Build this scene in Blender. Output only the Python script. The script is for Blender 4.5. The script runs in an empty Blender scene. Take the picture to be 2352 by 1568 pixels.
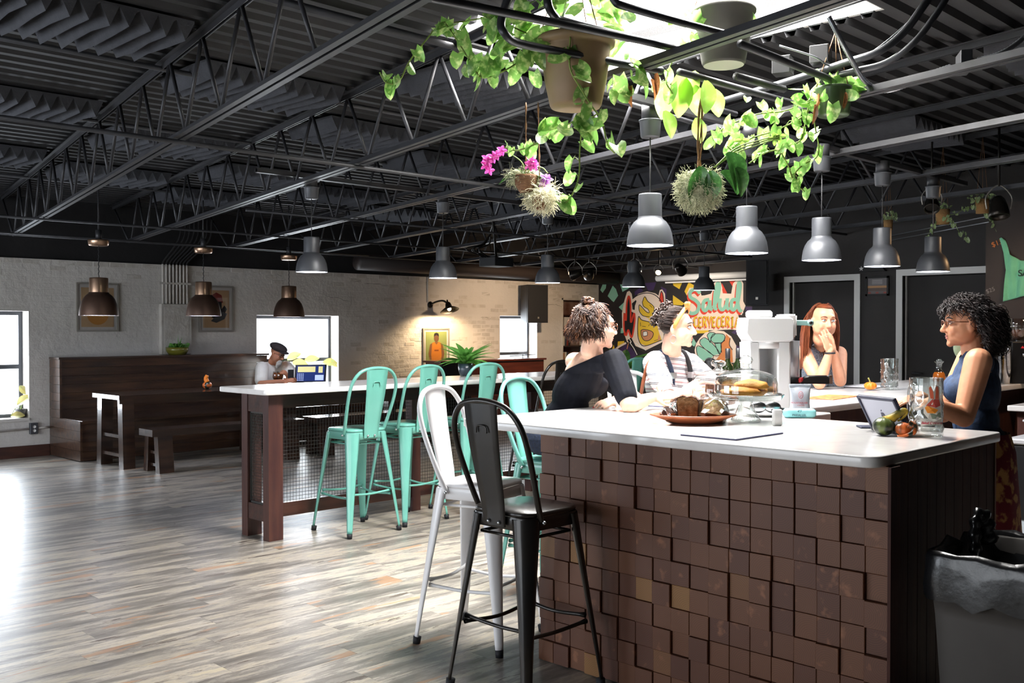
import bpy, bmesh, math, random
from mathutils import Vector, Matrix, Euler, noise
SC = bpy.context.scene
COL = SC.collection
rnd = random.Random(11)
PI = math.pi
S2 = 2 ** .5
# ------------------------------------------------------------------ camera
# room axes: X runs along the brick wall (to the right and away), Y runs towards the brick wall, Z up
FPX, EYE, HOR = 2310.0, 1.5, 752.0
PIT = math.atan((784 - HOR) / FPX)
RT = Vector((1, -1, 0)) / S2
FW = Vector((math.cos(PIT) / S2, math.cos(PIT) / S2, -math.sin(PIT)))
UPV = RT.cross(FW)
cam = bpy.data.cameras.new('camera')
cam.sensor_width = 36
cam.lens = FPX / 2352 * 36
cam.clip_start = .05
camo = bpy.data.objects.new('camera', cam)
camo.matrix_world = Matrix(((RT.x, UPV.x, -FW.x, 0), (RT.y, UPV.y, -FW.y, 0), (RT.z, UPV.z, -FW.z, EYE), (0, 0, 0, 1)))
COL.objects.link(camo)
SC.camera = camo
# ------------------------------------------------------------------ world, daylight, exposure
SC.view_settings.view_transform = 'Standard'
SC.view_settings.look = 'None'
SC.view_settings.gamma = 1
SC.view_settings.use_curve_mapping = False
SC.view_settings.exposure = 0.28
SC.cycles.max_bounces = 6
SC.cycles.diffuse_bounces = 3
SC.cycles.glossy_bounces = 3
SC.cycles.transparent_max_bounces = 12
SC.cycles.adaptive_threshold = .03
SC.cycles.sample_clamp_indirect = 6
SC.cycles.caustics_refractive = False
SC.cycles.caustics_reflective = False
w = bpy.data.worlds.new('sky')
SC.world = w
w.use_nodes = True
w.node_tree.nodes['Background'].inputs[0].default_value = (.86, .93, 1, 1)
w.node_tree.nodes['Background'].inputs[1].default_value = 2.6
def area(name, loc, direction, sx, sy, power, color=(1, 1, 1)):
    l = bpy.data.lights.new(name, 'AREA')
    l.shape = 'RECTANGLE'; l.size = sx; l.size_y = sy; l.energy = power; l.color = color
    o = bpy.data.objects.new(name, l)
    o.location = loc
    o.rotation_euler = Vector(direction).to_track_quat('-Z', 'Y').to_euler()
    COL.objects.link(o)
    return o
SKY = (3.72, 5.2, 2.42, 4.3)          # skylight opening: x0 x1 y0 y1
area('skylight_daylight', ((SKY[0] + SKY[1]) / 2, (SKY[2] + SKY[3]) / 2, 3.86), (0, 0, -1), SKY[1] - SKY[0] - .04, SKY[3] - SKY[2] - .04, 680, (1, .98, .95))
area('window_daylight_a', (3.9, 12.62, 1.07), (0, -1, 0), .8, 1.2, 60, (.82, .90, 1))
area('window_daylight_b', (7.93, 12.62, 1.07), (0, -1, 0), 1.34, 1.2, 120, (.86, .93, 1))
area('window_daylight_c', (12.36, 12.62, 1.07), (0, -1, 0), .9, 1.2, 80, (.86, .93, 1))
area('storefront_daylight', (-2.3, 8.6, 1.25), (1, .05, -.04), 5.0, 1.9, 190, (.84, .91, 1))
area('added_left_daylight', (-2.3, 3.4, 1.25), (1, .0, -.02), 3.2, 1.9, 55, (.93, .96, 1))  # extra daylight added beyond the unseen left wall, brightens stool backs and bar front
def spot(name, loc, target, power, color, angle=80, blend=.6, radius=.04):
    l = bpy.data.lights.new(name, 'SPOT')
    l.energy = power; l.color = color; l.spot_size = math.radians(angle); l.spot_blend = blend; l.shadow_soft_size = radius
    o = bpy.data.objects.new(name, l)
    o.location = loc
    o.rotation_euler = (Vector(target) - Vector(loc)).to_track_quat('-Z', 'Y').to_euler()
    COL.objects.link(o)
    return o
# ------------------------------------------------------------------ geometry from the photograph: a point on a known plane or at a known distance
def ray(x, y): return FW + RT * ((x - 1176) / FPX) + UPV * ((784 - y) / FPX)
EYEP = Vector((0, 0, EYE))
def atz(x, y, z): d = ray(x, y); return EYEP + d * ((z - EYE) / d.z)
def atv(x, y, v): d = ray(x, y); return EYEP + d * (v / d.y)
def atu(x, y, u): d = ray(x, y); return EYEP + d * (u / d.x)
def atd(x, y, k): return EYEP + ray(x, y) * k
def topx(q):
    q = Vector(q) - EYEP
    d = q.dot(FW)
    return 1176 + FPX * q.dot(RT) / max(d, .01), 784 - FPX * q.dot(UPV) / max(d, .01), d
# ------------------------------------------------------------------ tags
def tag(o, label=None, cat=None, group=None, kind=None):
    if label: o['label'] = label
    if cat: o['category'] = cat
    if group: o['group'] = group
    if kind: o['kind'] = kind
    return o
def thing(name, label, cat, loc=(0, 0, 0), rz=0, group=None, kind=None):
    o = bpy.data.objects.new(name, None)
    o.empty_display_size = .1
    o.location = loc; o.rotation_euler = (0, 0, rz)
    COL.objects.link(o)
    return tag(o, label, cat, group, kind)
def kids(o): return [c for c in COL.objects if c.parent == o]
KIDS = {}
def setpar(c, p):
    c.parent = p
    if p is not None: KIDS.setdefault(p.name, []).append(c)
def dup(o, loc=None, rz=None, label=None, parent=None, scale=None):
    c = o.copy(); COL.objects.link(c)
    if parent is not None: setpar(c, parent)
    if loc is not None: c.location = loc
    if rz is not None: c.rotation_euler = (0, 0, rz)
    if scale is not None: c.scale = (scale,) * 3 if not hasattr(scale, '__len__') else scale
    if label: c['label'] = label
    for k in KIDS.get(o.name, []):
        dup(k, parent=c)
    return c
# ------------------------------------------------------------------ materials
def lin(c):
    if isinstance(c, str):
        c = tuple(int(c[i:i + 2], 16) / 255 for i in (0, 2, 4))
    return tuple((x / 12.92 if x <= .04045 else ((x + .055) / 1.055) ** 2.4) for x in c[:3]) + (1,)
MATS = {}
def mat(name, c, rough=.5, metal=0, c2=None, scale=6, stretch=(1, 1, 1), detail=4, lo=.35, hi=.65, bump=0, bscale=40, bstretch=None, coat=0, emit=None, estr=0, trans=0, ior=1.45, rand=0, world=False, sub=0, spec=.5, sheen=0, crough=.15):
    m = bpy.data.materials.new(name)
    m.use_nodes = True
    nt = m.node_tree; N = nt.nodes; L = nt.links
    b = N['Principled BSDF']
    b.inputs['Base Color'].default_value = lin(c)
    b.inputs['Roughness'].default_value = rough
    b.inputs['Metallic'].default_value = metal
    b.inputs['Coat Weight'].default_value = coat
    b.inputs['Coat Roughness'].default_value = crough
    b.inputs['Transmission Weight'].default_value = trans
    b.inputs['IOR'].default_value = ior
    b.inputs['Specular IOR Level'].default_value = spec
    b.inputs['Sheen Weight'].default_value = sheen
    if sub:
        b.inputs['Subsurface Weight'].default_value = sub
        b.inputs['Subsurface Radius'].default_value = (.02, .008, .005)
    if emit is not None:
        b.inputs['Emission Color'].default_value = lin(emit)
        b.inputs['Emission Strength'].default_value = estr
    if c2 or bump or rand:
        if world:
            src = N.new('ShaderNodeNewGeometry').outputs['Position']
        else:
            src = N.new('ShaderNodeTexCoord').outputs['Object']
        oi = N.new('ShaderNodeObjectInfo')
        off = N.new('ShaderNodeVectorMath'); off.operation = 'MULTIPLY_ADD'
        cmb = N.new('ShaderNodeCombineXYZ')
        for i in range(3): L.new(oi.outputs['Random'], cmb.inputs[i])
        L.new(cmb.outputs[0], off.inputs[0]); off.inputs[1].default_value = (31, 17, 23); L.new(src, off.inputs[2])
        src2 = off.outputs[0]
    col = None
    if c2:
        mp = N.new('ShaderNodeMapping'); mp.inputs['Scale'].default_value = stretch
        L.new(src2, mp.inputs[0])
        nz = N.new('ShaderNodeTexNoise'); nz.inputs['Scale'].default_value = scale; nz.inputs['Detail'].default_value = detail
        L.new(mp.outputs[0], nz.inputs['Vector'])
        cr = N.new('ShaderNodeValToRGB')
        cr.color_ramp.elements[0].position = lo; cr.color_ramp.elements[0].color = lin(c)
        cr.color_ramp.elements[1].position = hi; cr.color_ramp.elements[1].color = lin(c2)
        L.new(nz.outputs[0], cr.inputs[0]); col = cr.outputs[0]
    if rand:
        hv = N.new('ShaderNodeHueSaturation')
        mr = N.new('ShaderNodeMapRange'); mr.inputs[3].default_value = 1 - rand; mr.inputs[4].default_value = 1 + rand
        L.new(oi.outputs['Random'], mr.inputs[0]); L.new(mr.outputs[0], hv.inputs['Value'])
        if col: L.new(col, hv.inputs['Color'])
        else: hv.inputs['Color'].default_value = lin(c)
        col = hv.outputs[0]
    if col: L.new(col, b.inputs['Base Color'])
    if bump:
        mp2 = N.new('ShaderNodeMapping'); mp2.inputs['Scale'].default_value = bstretch or stretch
        L.new(src2, mp2.inputs[0])
        n2 = N.new('ShaderNodeTexNoise'); n2.inputs['Scale'].default_value = bscale; n2.inputs['Detail'].default_value = 5
        L.new(mp2.outputs[0], n2.inputs['Vector'])
        bp = N.new('ShaderNodeBump'); bp.inputs['Strength'].default_value = bump; bp.inputs['Distance'].default_value = .02
        L.new(n2.outputs[0], bp.inputs['Height']); L.new(bp.outputs[0], b.inputs['Normal'])
    MATS[name] = m
    return m
def glass(name, tint=(1, 1, 1), gloss=.12, rough=.02):
    # thin clear glass: mostly see-through, stronger mirror at grazing angles
    m = bpy.data.materials.new(name); m.use_nodes = True
    nt = m.node_tree; N = nt.nodes; L = nt.links
    N.remove(N['Principled BSDF'])
    t = N.new('ShaderNodeBsdfTransparent'); t.inputs[0].default_value = tint + (1,)
    g = N.new('ShaderNodeBsdfGlossy'); g.inputs['Roughness'].default_value = rough
    lw = N.new('ShaderNodeLayerWeight'); lw.inputs[0].default_value = .35
    mr = N.new('ShaderNodeMapRange'); mr.inputs[3].default_value = gloss * .5; mr.inputs[4].default_value = min(1, gloss * 5)
    L.new(lw.outputs['Facing'], mr.inputs[0])
    mx = N.new('ShaderNodeMixShader')
    L.new(mr.outputs[0], mx.inputs[0]); L.new(t.outputs[0], mx.inputs[1]); L.new(g.outputs[0], mx.inputs[2])
    L.new(mx.outputs[0], N['Material Output'].inputs[0])
    MATS[name] = m
    return m
# ------------------------------------------------------------------ mesh builder
class MB:
    def __init__(s): s.v = []; s.f = []; s.mi = []; s.cur = 0; s.sm = []; s.smooth = False
    def face(s, idx): s.f.append(idx); s.mi.append(s.cur); s.sm.append(s.smooth)
    def add(s, vs, fs, M=None):
        o = len(s.v)
        s.v += [(M @ Vector(p)) if M is not None else Vector(p) for p in vs]
        for f in fs: s.face([o + i for i in f])
        return s
    def box(s, c, d, M=None, rz=0):
        x, y, z = (k / 2 for k in d)
        vs = [(-x, -y, -z), (x, -y, -z), (x, y, -z), (-x, y, -z), (-x, -y, z), (x, -y, z), (x, y, z), (-x, y, z)]
        T = Matrix.Translation(c) @ Matrix.Rotation(rz, 4, 'Z')
        if M is not None: T = M @ T
        return s.add(vs, [(3, 2, 1, 0), (4, 5, 6, 7), (0, 1, 5, 4), (1, 2, 6, 5), (2, 3, 7, 6), (3, 0, 4, 7)], T)
    def bx(s, x0, x1, y0, y1, z0, z1): return s.box(((x0 + x1) / 2, (y0 + y1) / 2, (z0 + z1) / 2), (abs(x1 - x0), abs(y1 - y0), abs(z1 - z0)))
    def rbox(s, c, d, r=.01, M=None, n=3, rz=0):
        # box with rounded vertical edges and a small bevel on top and bottom
        x, y, z = (k / 2 for k in d); r = min(r, x * .99, y * .99); b = min(r * .5, z * .5)
        ring = []
        for cx, cy, a0 in ((x - r, y - r, 0), (-x + r, y - r, PI / 2), (-x + r, -y + r, PI), (x - r, -y + r, 1.5 * PI)):
            for i in range(n + 1):
                a = a0 + PI / 2 * i / n
                ring.append((cx, cy, math.cos(a), math.sin(a)))
        m = len(ring); vs = []; fs = []
        for zz, rr in ((-z, r - b), (-z + b, r), (z - b, r), (z, r - b)):
            vs += [(cx + ca * rr, cy + sa * rr, zz) for cx, cy, ca, sa in ring]
        for k in range(3):
            for i in range(m):
                j = (i + 1) % m
                fs.append((k * m + i, k * m + j, (k + 1) * m + j, (k + 1) * m + i))
        fs.append(tuple(range(m))[::-1]); fs.append(tuple(range(3 * m, 4 * m)))
        T = Matrix.Translation(c) @ Matrix.Rotation(rz, 4, 'Z')
        if M is not None: T = M @ T
        return s.add(vs, fs, T)
    def prism(s, pts, lo, hi, axis='z', M=None):
        # polygon extruded along an axis
        def q(a, b, h): return {'z': (a, b, h), 'y': (a, h, b), 'x': (h, a, b)}[axis]
        n = len(pts)
        vs = [q(a, b, lo) for a, b in pts] + [q(a, b, hi) for a, b in pts]
        fs = [tuple(range(n))[::-1], tuple(range(n, 2 * n))] + [(i, (i + 1) % n, n + (i + 1) % n, n + i) for i in range(n)]
        return s.add(vs, fs, M)
    def tube(s, pts, r, n=8, closed=False, cap=True, flat=1.0, M=None):
        P = [Vector(p) for p in pts]; m = len(P)
        rs = r if hasattr(r, '__len__') else [r] * m
        o = len(s.v); vs = []; prev = None
        for i in range(m):
            if closed: t = P[(i + 1) % m] - P[i - 1]
            else: t = P[min(i + 1, m - 1)] - P[max(i - 1, 0)]
            if t.length < 1e-9: t = Vector((0, 0, 1))
            t.normalize()
            if prev is None:
                a = Vector((0, 0, 1)) if abs(t.z) < .9 else Vector((1, 0, 0))
                nx = (a - t * a.dot(t)).normalized()
            else:
                nx = prev - t * prev.dot(t)
                nx = nx.normalized() if nx.length > 1e-6 else t.orthogonal().normalized()
            prev = nx; ny = t.cross(nx)
            for k in range(n):
                a = 2 * PI * k / n
                vs.append(P[i] + (nx * math.cos(a) + ny * math.sin(a) * flat) * rs[i])
        fs = []
        for i in range(m if closed else m - 1):
            j = (i + 1) % m
            for k in range(n):
                l = (k + 1) % n
                fs.append((i * n + k, i * n + l, j * n + l, j * n + k))
        if cap and not closed:
            fs.append(tuple(range(n))[::-1]); fs.append(tuple(range((m - 1) * n, m * n)))
        return s.add(vs, fs, M)
    def lathe(s, prof, n=24, M=None, a0=0, a1=2 * PI, wob=None):
        # profile of (radius, z); closed turn unless a1-a0 < 2pi
        full = abs(a1 - a0 - 2 * PI) < 1e-6; cols = n if full else n + 1
        vs = []; fs = []; m = len(prof)
        for i in range(cols):
            a = a0 + (a1 - a0) * i / n
            for r, z in prof:
                k = wob(a, z) if wob else 1
                vs.append((r * k * math.cos(a), r * k * math.sin(a), z))
        for i in range(n):
            j = (i + 1) % cols
            for k in range(m - 1):
                if prof[k][0] < 1e-6 and prof[k + 1][0] < 1e-6: continue
                fs.append((i * m + k, j * m + k, j * m + k + 1, i * m + k + 1))
        return s.add(vs, fs, M)
    def ell(s, c, r, n=16, m=10, M=None):
        prof = [(math.sin(PI * i / m), -math.cos(PI * i / m)) for i in range(m + 1)]
        T = Matrix.Translation(c) @ Matrix.Diagonal((r[0], r[1], r[2], 1)) if hasattr(r, '__len__') else Matrix.Translation(c) @ Matrix.Diagonal((r, r, r, 1))
        if M is not None: T = M @ T
        return s.lathe(prof, n, T)
    def cone(s, a, b, ra, rb, n=14):
        # rounded cone between two points
        a = Vector(a); b = Vector(b); t = b - a
        if t.length < 1e-6: return s.ell(a, max(ra, rb), n, 8)
        q = t.to_track_quat('Z', 'Y').to_matrix().to_4x4()
        h = t.length; prof = []
        for i in range(5): x = PI / 2 * i / 4; prof.append((ra * math.sin(x), -ra * math.cos(x)))
        for i in range(5): x = PI / 2 * (1 - i / 4); prof.append((rb * math.sin(x), h + rb * math.cos(x)))
        return s.lathe(prof, n, Matrix.Translation(a) @ q)
    def quad(s, *p): return s.add(p, [tuple(range(len(p)))])
    def build(s, name, mats, parent=None, world=False, link=True):
        me = bpy.data.meshes.new(name)
        vs = s.v
        if world and parent is not None:
            Mi = (Matrix.Translation(parent.location) @ parent.rotation_euler.to_matrix().to_4x4()).inverted()
            vs = [Mi @ p for p in vs]
        me.from_pydata([tuple(p) for p in vs], [], s.f)
        mats = mats if isinstance(mats, (list, tuple)) else [mats]
        for m in mats: me.materials.append(MATS[m] if isinstance(m, str) else m)
        if len(mats) > 1: me.polygons.foreach_set('material_index', s.mi)
        if any(s.sm): me.polygons.foreach_set('use_smooth', s.sm)
        bm = bmesh.new(); bm.from_mesh(me)
        bmesh.ops.remove_doubles(bm, verts=bm.verts, dist=1e-6)
        bmesh.ops.recalc_face_normals(bm, faces=bm.faces)
        bm.to_mesh(me); bm.free()
        o = bpy.data.objects.new(name, me)
        if link: COL.objects.link(o)
        if parent is not None: setpar(o, parent)
        return o
def smb(): b = MB(); b.smooth = True; return b
def obj(name, mesh, parent=None, loc=None, rot=None, scale=None):
    o = bpy.data.objects.new(name, mesh)
    COL.objects.link(o)
    if parent is not None: setpar(o, parent)
    if loc is not None: o.location = loc
    if rot is not None: o.rotation_euler = rot
    if scale is not None: o.scale = scale if hasattr(scale, '__len__') else (scale,) * 3
    return o
def bez(pts, n=8):
    # Catmull-Rom through points
    P = [Vector(p) for p in pts]; out = []
    for i in range(len(P) - 1):
        a = P[i - 1] if i else P[i] * 2 - P[i + 1]
        b, c = P[i], P[i + 1]
        d = P[i + 2] if i + 2 < len(P) else c * 2 - b
        for k in range(n):
            t = k / n
            out.append(.5 * ((2 * b) + (c - a) * t + (2 * a - 5 * b + 4 * c - d) * t * t + (3 * b - a - 3 * c + d) * t ** 3))
    out.append(P[-1])
    return out
# ================================================================== materials of the room
mat('paint_white', 'cec9c3', .75, c2='dbd6d0', scale=1.3, detail=6, bump=.6, bscale=5, world=True)
def rough_wall(m):
    # relief: lumps, trowel marks and the faint joints of painted-over brick
    nt = m.node_tree; N = nt.nodes; L = nt.links; b = N['Principled BSDF']
    g = N.new('ShaderNodeNewGeometry'); sx = N.new('ShaderNodeSeparateXYZ'); L.new(g.outputs['Position'], sx.inputs[0])
    cb = N.new('ShaderNodeCombineXYZ'); L.new(sx.outputs[0], cb.inputs[0]); L.new(sx.outputs[2], cb.inputs[1])
    n0 = N.new('ShaderNodeTexNoise'); n0.inputs['Scale'].default_value = 2.2; n0.inputs['Detail'].default_value = 3; L.new(cb.outputs[0], n0.inputs['Vector'])
    ds = N.new('ShaderNodeMix'); ds.data_type = 'VECTOR'; ds.inputs[0].default_value = .035; L.new(cb.outputs[0], ds.inputs[4]); L.new(n0.outputs['Color'], ds.inputs[5])
    br = N.new('ShaderNodeTexBrick'); br.inputs['Scale'].default_value = 1; br.inputs['Brick Width'].default_value = .205; br.inputs['Row Height'].default_value = .068; br.inputs['Mortar Size'].default_value = .006; br.inputs['Mortar Smooth'].default_value = .6
    br.inputs['Color1'].default_value = (1, 1, 1, 1); br.inputs['Color2'].default_value = (.8, .8, .8, 1); br.inputs['Mortar'].default_value = (0, 0, 0, 1)
    L.new(ds.outputs[1], br.inputs['Vector'])
    mk = N.new('ShaderNodeTexNoise'); mk.inputs['Scale'].default_value = .9; mk.inputs['Detail'].default_value = 4; L.new(cb.outputs[0], mk.inputs['Vector'])
    rp = N.new('ShaderNodeValToRGB'); rp.color_ramp.elements[0].position = .42; rp.color_ramp.elements[1].position = .62; L.new(mk.outputs[0], rp.inputs[0])
    mm = N.new('ShaderNodeMath'); mm.operation = 'MULTIPLY'; L.new(br.outputs[0], mm.inputs[0]); L.new(rp.outputs[0], mm.inputs[1])
    vo = N.new('ShaderNodeTexNoise'); vo.inputs['Scale'].default_value = 14; vo.inputs['Detail'].default_value = 8; vo.inputs['Roughness'].default_value = .65; L.new(cb.outputs[0], vo.inputs['Vector'])
    ad = N.new('ShaderNodeMath'); ad.operation = 'MULTIPLY_ADD'; ad.inputs[1].default_value = .13; L.new(mm.outputs[0], ad.inputs[0]); L.new(vo.outputs[0], ad.inputs[2])
    bp = N.new('ShaderNodeBump'); bp.inputs['Strength'].default_value = .42; bp.inputs['Distance'].default_value = .03
    L.new(ad.outputs[0], bp.inputs['Height']); L.new(b.inputs['Normal'].links[0].from_socket, bp.inputs['Normal']); L.new(bp.outputs[0], b.inputs['Normal'])
rough_wall(MATS['paint_white'])
mat('paint_brick', 'd0cbc4', .7, c2='c2bbb2', scale=9, bump=.35, bscale=22, rand=.06)
mat('mortar_dark', '2a2724', .9)
mat('black_wall', '1d1c1d', .85, c2='242324', scale=2, bump=.15, bscale=12, world=True)
mat('charcoal_wall', '2d2a29', .7, c2='332f2d', scale=1.2, bump=.1, bscale=30, world=True)
mat('mural_ground', '241f1e', .7, c2='2b2523', scale=3, bump=.3, bscale=9, world=True)
mat('deck_paint', '2a2a2c', .7, c2='303032', scale=2.2, bump=.06, bscale=30, world=True)
mat('steel_dark', '343436', .45, c2='3c3c40', scale=8, metal=.2, world=True)
mat('foam_grey', '414247', .95, c2='47484d', scale=14, bump=.25, bscale=90)
mat('baseboard_wood', '38201a', .5, c2='4a2a20', scale=6, stretch=(1, 6, 6), world=True)
mat('trim_white', 'e4e2df', .45)
mat('shaft_white', 'eeeeec', .6)
mat('window_grey', '54565b', .4, metal=.5)
glass('pane_glass', (1, 1, 1), .08)
mat('wood_dark', '20120c', .42, c2='3a2417', scale=3.2, stretch=(.7, 7, 7), detail=6, bump=.06, bscale=12, coat=1, crough=.12, rand=.18)
mat('wood_bench', '2e1d15', .4, c2='4c3322', scale=2.6, stretch=(.8, 8, 8), detail=6, bump=.06, bscale=10, coat=1, crough=.14, rand=.22)
mat('wood_bar', '3a1f1a', .6, c2='472820', scale=3, stretch=(6, 6, .7), detail=6, bump=.04, bscale=12, spec=.25)
mat('quartz', 'e9e6e4', .16, c2='dcd8d6', scale=7, detail=8, lo=.45, hi=.75, coat=.3)
def floor_material():
    m = bpy.data.materials.new('worn_planks'); m.use_nodes = True
    nt = m.node_tree; N = nt.nodes; L = nt.links; b = N['Principled BSDF']
    geo = N.new('ShaderNodeNewGeometry'); oi = N.new('ShaderNodeObjectInfo')
    cmb = N.new('ShaderNodeCombineXYZ'); L.new(oi.outputs['Random'], cmb.inputs[0]); L.new(oi.outputs['Random'], cmb.inputs[1])
    off = N.new('ShaderNodeVectorMath'); off.operation = 'MULTIPLY_ADD'
    L.new(cmb.outputs[0], off.inputs[0]); off.inputs[1].default_value = (40, 9, 0); L.new(geo.outputs['Position'], off.inputs[2])
    def nz(scale, stretch, detail=5, rough=.55, dist=0):
        mp = N.new('ShaderNodeMapping'); mp.inputs['Scale'].default_value = stretch; L.new(off.outputs[0], mp.inputs[0])
        n = N.new('ShaderNodeTexNoise'); n.inputs['Scale'].default_value = scale; n.inputs['Detail'].default_value = detail
        n.inputs['Roughness'].default_value = rough; n.inputs['Distortion'].default_value = dist
        L.new(mp.outputs[0], n.inputs['Vector']); return n.outputs[0]
    def ramp(src, stops):
        r = N.new('ShaderNodeValToRGB'); e = r.color_ramp.elements
        while len(e) < len(stops): e.new(.5)
        for k, (p, c) in zip(e, stops): k.position = p; k.color = lin(c) if not isinstance(c, float) else (c, c, c, 1)
        L.new(src, r.inputs[0]); return r.outputs[0]
    def mix(f, a, c):
        x = N.new('ShaderNodeMix'); x.data_type = 'RGBA'
        L.new(f, x.inputs[0]); L.new(a, x.inputs[6])
        if isinstance(c, str): x.inputs[7].default_value = lin(c)
        else: L.new(c, x.inputs[7])
        return x.outputs[2]
    base = ramp(nz(1.15, (1, 6.5, 1), 12, .70, .2), [(.40, '67625c'), (.415, '79736c'), (.455, '7f7972'), (.465, '98918a'), (.50, '8c857d'), (.508, 'bdb5aa'), (.535, 'b3aba0'), (.545, 'cdc2b0'), (.575, 'c5b9a4'), (.583, 'a8a097'), (.62, 'b4aca2'), (.63, 'd2c5a8')])
    wash = ramp(nz(.6, (1, 3, 1), 4, .5), [(.35, '8a847d'), (.65, 'b0a89d')])
    half = N.new('ShaderNodeValue'); half.outputs[0].default_value = .22
    c2 = mix(half.outputs[0], base, wash)
    brown = ramp(nz(1.5, (1.1, 6.5, 1), 10, .70, .3), [(.60, 0.0), (.612, 1.0)])
    c3 = mix(brown, c2, '6a6058')
    org = ramp(nz(.9, (1.2, 6, 1), 6, .55, .1), [(.615, 0.0), (.63, .75)])
    c4 = mix(org, c3, 'b88f6d')
    hv = N.new('ShaderNodeHueSaturation'); mr = N.new('ShaderNodeMapRange'); mr.inputs[3].default_value = .66; mr.inputs[4].default_value = .88
    L.new(oi.outputs['Random'], mr.inputs[0]); L.new(mr.outputs[0], hv.inputs['Value']); L.new(c4, hv.inputs['Color'])
    L.new(hv.outputs[0], b.inputs['Base Color'])
    rr = N.new('ShaderNodeMapRange'); rr.inputs[3].default_value = .27; rr.inputs[4].default_value = .40
    L.new(nz(6, (1, 6, 1)), rr.inputs[0]); L.new(rr.outputs[0], b.inputs['Roughness']); b.inputs['Specular IOR Level'].default_value = .32
    bp = N.new('ShaderNodeBump'); bp.inputs['Strength'].default_value = .05; bp.inputs['Distance'].default_value = .01
    L.new(nz(20, (1, 7, 1), 6), bp.inputs['Height']); L.new(bp.outputs[0], b.inputs['Normal'])
    MATS['worn_planks'] = m
floor_material()
# ================================================================== room shell
XL, XR, YF, YB = -2.0, 14.5, -3.0, 12.2       # left wall, mural wall, wall behind the camera, brick wall
def struct(o): o['kind'] = 'structure'; return o
def holed(x0, x1, z0, z1, holes):
    # rectangles that fill x0..x1 by z0..z1 around rectangular holes
    xs = sorted({x0, x1, *[h[0] for h in holes], *[h[1] for h in holes]}); zs = sorted({z0, z1, *[h[2] for h in holes], *[h[3] for h in holes]})
    for i in range(len(xs) - 1):
        for k in range(len(zs) - 1):
            cx, cz = (xs[i] + xs[i + 1]) / 2, (zs[k] + zs[k + 1]) / 2
            if not any(h[0] < cx < h[1] and h[2] < cz < h[3] for h in holes): yield xs[i], xs[i + 1], zs[k], zs[k + 1]
WIN = [(3.52, 4.28, .45, 1.69), (7.26, 8.61, .45, 1.67), (11.91, 12.82, .45, 1.7)]
NICHE = (13.5, 14.3, .5, 2.0)
b = MB()
for r in holed(XL - .3, XR + .3, 0, 2.3, WIN + [NICHE]): b.bx(r[0], r[1], YB, YB + .3, r[2], r[3])
wall_back = struct(b.build('wall_back', 'paint_white'))
b = MB(); b.bx(NICHE[0] - .05, NICHE[1] + .05, YB + .3, YB + .34, NICHE[2] - .05, NICHE[3] + .05)
struct(b.build('wall_niche_back', mat('niche_brick', '5a2f22', .85, c2='80695c', scale=4, bump=.4, bscale=18, world=True)))
b = MB(); b.bx(XL - .3, XR + .3, YB + .05, YB + .3, 2.3, 3.6)
struct(b.build('wall_back_upper', 'black_wall'))
b = MB(); b.bx(XL - .3, XL, YF, YB + .3, 0, 3.6)
b = MB()
for y0, y1, z0, z1 in holed(YF - .3, YB + .3, 0, 3.6, [(6.0, 11.2, .3, 2.2), (1.75, 5.05, .3, 2.2)]): b.bx(XL - .3, XL, y0, y1, z0, z1)
struct(b.build('wall_left', 'paint_white'))
b = MB(); b.bx(XL, XR + 1, YF - .3, YF, 0, 3.6); struct(b.build('wall_front', 'charcoal_wall'))
b = MB(); b.bx(XR, XR + .3, 6.55, YB + .3, 0, 3.6); wall_mural = struct(b.build('wall_mural', 'mural_ground'))
DW = 10.9
DOORS = [(5.36, 6.18, -.01, 2.04), (3.66, 4.80, -.01, 2.07)]
b = MB()
for y0, y1, z0, z1 in holed(YF, 6.55, 0, 3.6, DOORS): b.bx(DW, DW + .15, y0, y1, z0, z1)
b.bx(DW, XR + .3, 6.55, 6.7, 0, 3.6)
struct(b.build('wall_right', 'charcoal_wall'))
b = MB(); b.bx(DW + .3, DW + .33, YF, 6.54, 0, 3.6); struct(b.build('wall_beyond_doors', 'charcoal_wall'))
CBX = 9.0
b = MB(); b.bx(CBX, CBX + .12, -1.5, 3.24, 0, 2.56); struct(b.build('wall_chalkboard', mat('chalkboard', '322c2a', .8, c2='3b3431', scale=1.6, world=True)))
# doors and their frames
for n, (y0, y1, z0, z1) in enumerate(DOORS, 1):
    d = thing('door_%d' % n, None, None, (DW, (y0 + y1) / 2, 0), kind='structure')
    b = MB(); b.bx(DW + .09, DW + .13, y0 + .01, y1 - .01, .01, z1 - .01); b.build('door_leaf', 'charcoal_wall', d, True)
    for k, (a, c) in enumerate(((y0 - .07, y0), (y1, y1 + .07))):
        b = MB(); b.bx(DW - .02, DW + .1, a, c, 0, z1); b.bx(DW + .06, DW + .1, (c if k == 0 else a - .015), (c + .015 if k == 0 else a), 0, z1); b.build('jamb', 'trim_white', d, True)
    b = MB(); b.bx(DW - .02, DW + .1, y0 - .07, y1 + .07, z1, z1 + .07); b.build('head_trim', 'trim_white', d, True)
    b = smb(); b.tube([(DW + .09, y1 - .09, 1.0), (DW + .03, y1 - .09, 1.0), (DW + .03, y1 - .2, 1.0)], .009); b.build('door_handle', 'steel_dark', d, True)
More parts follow.
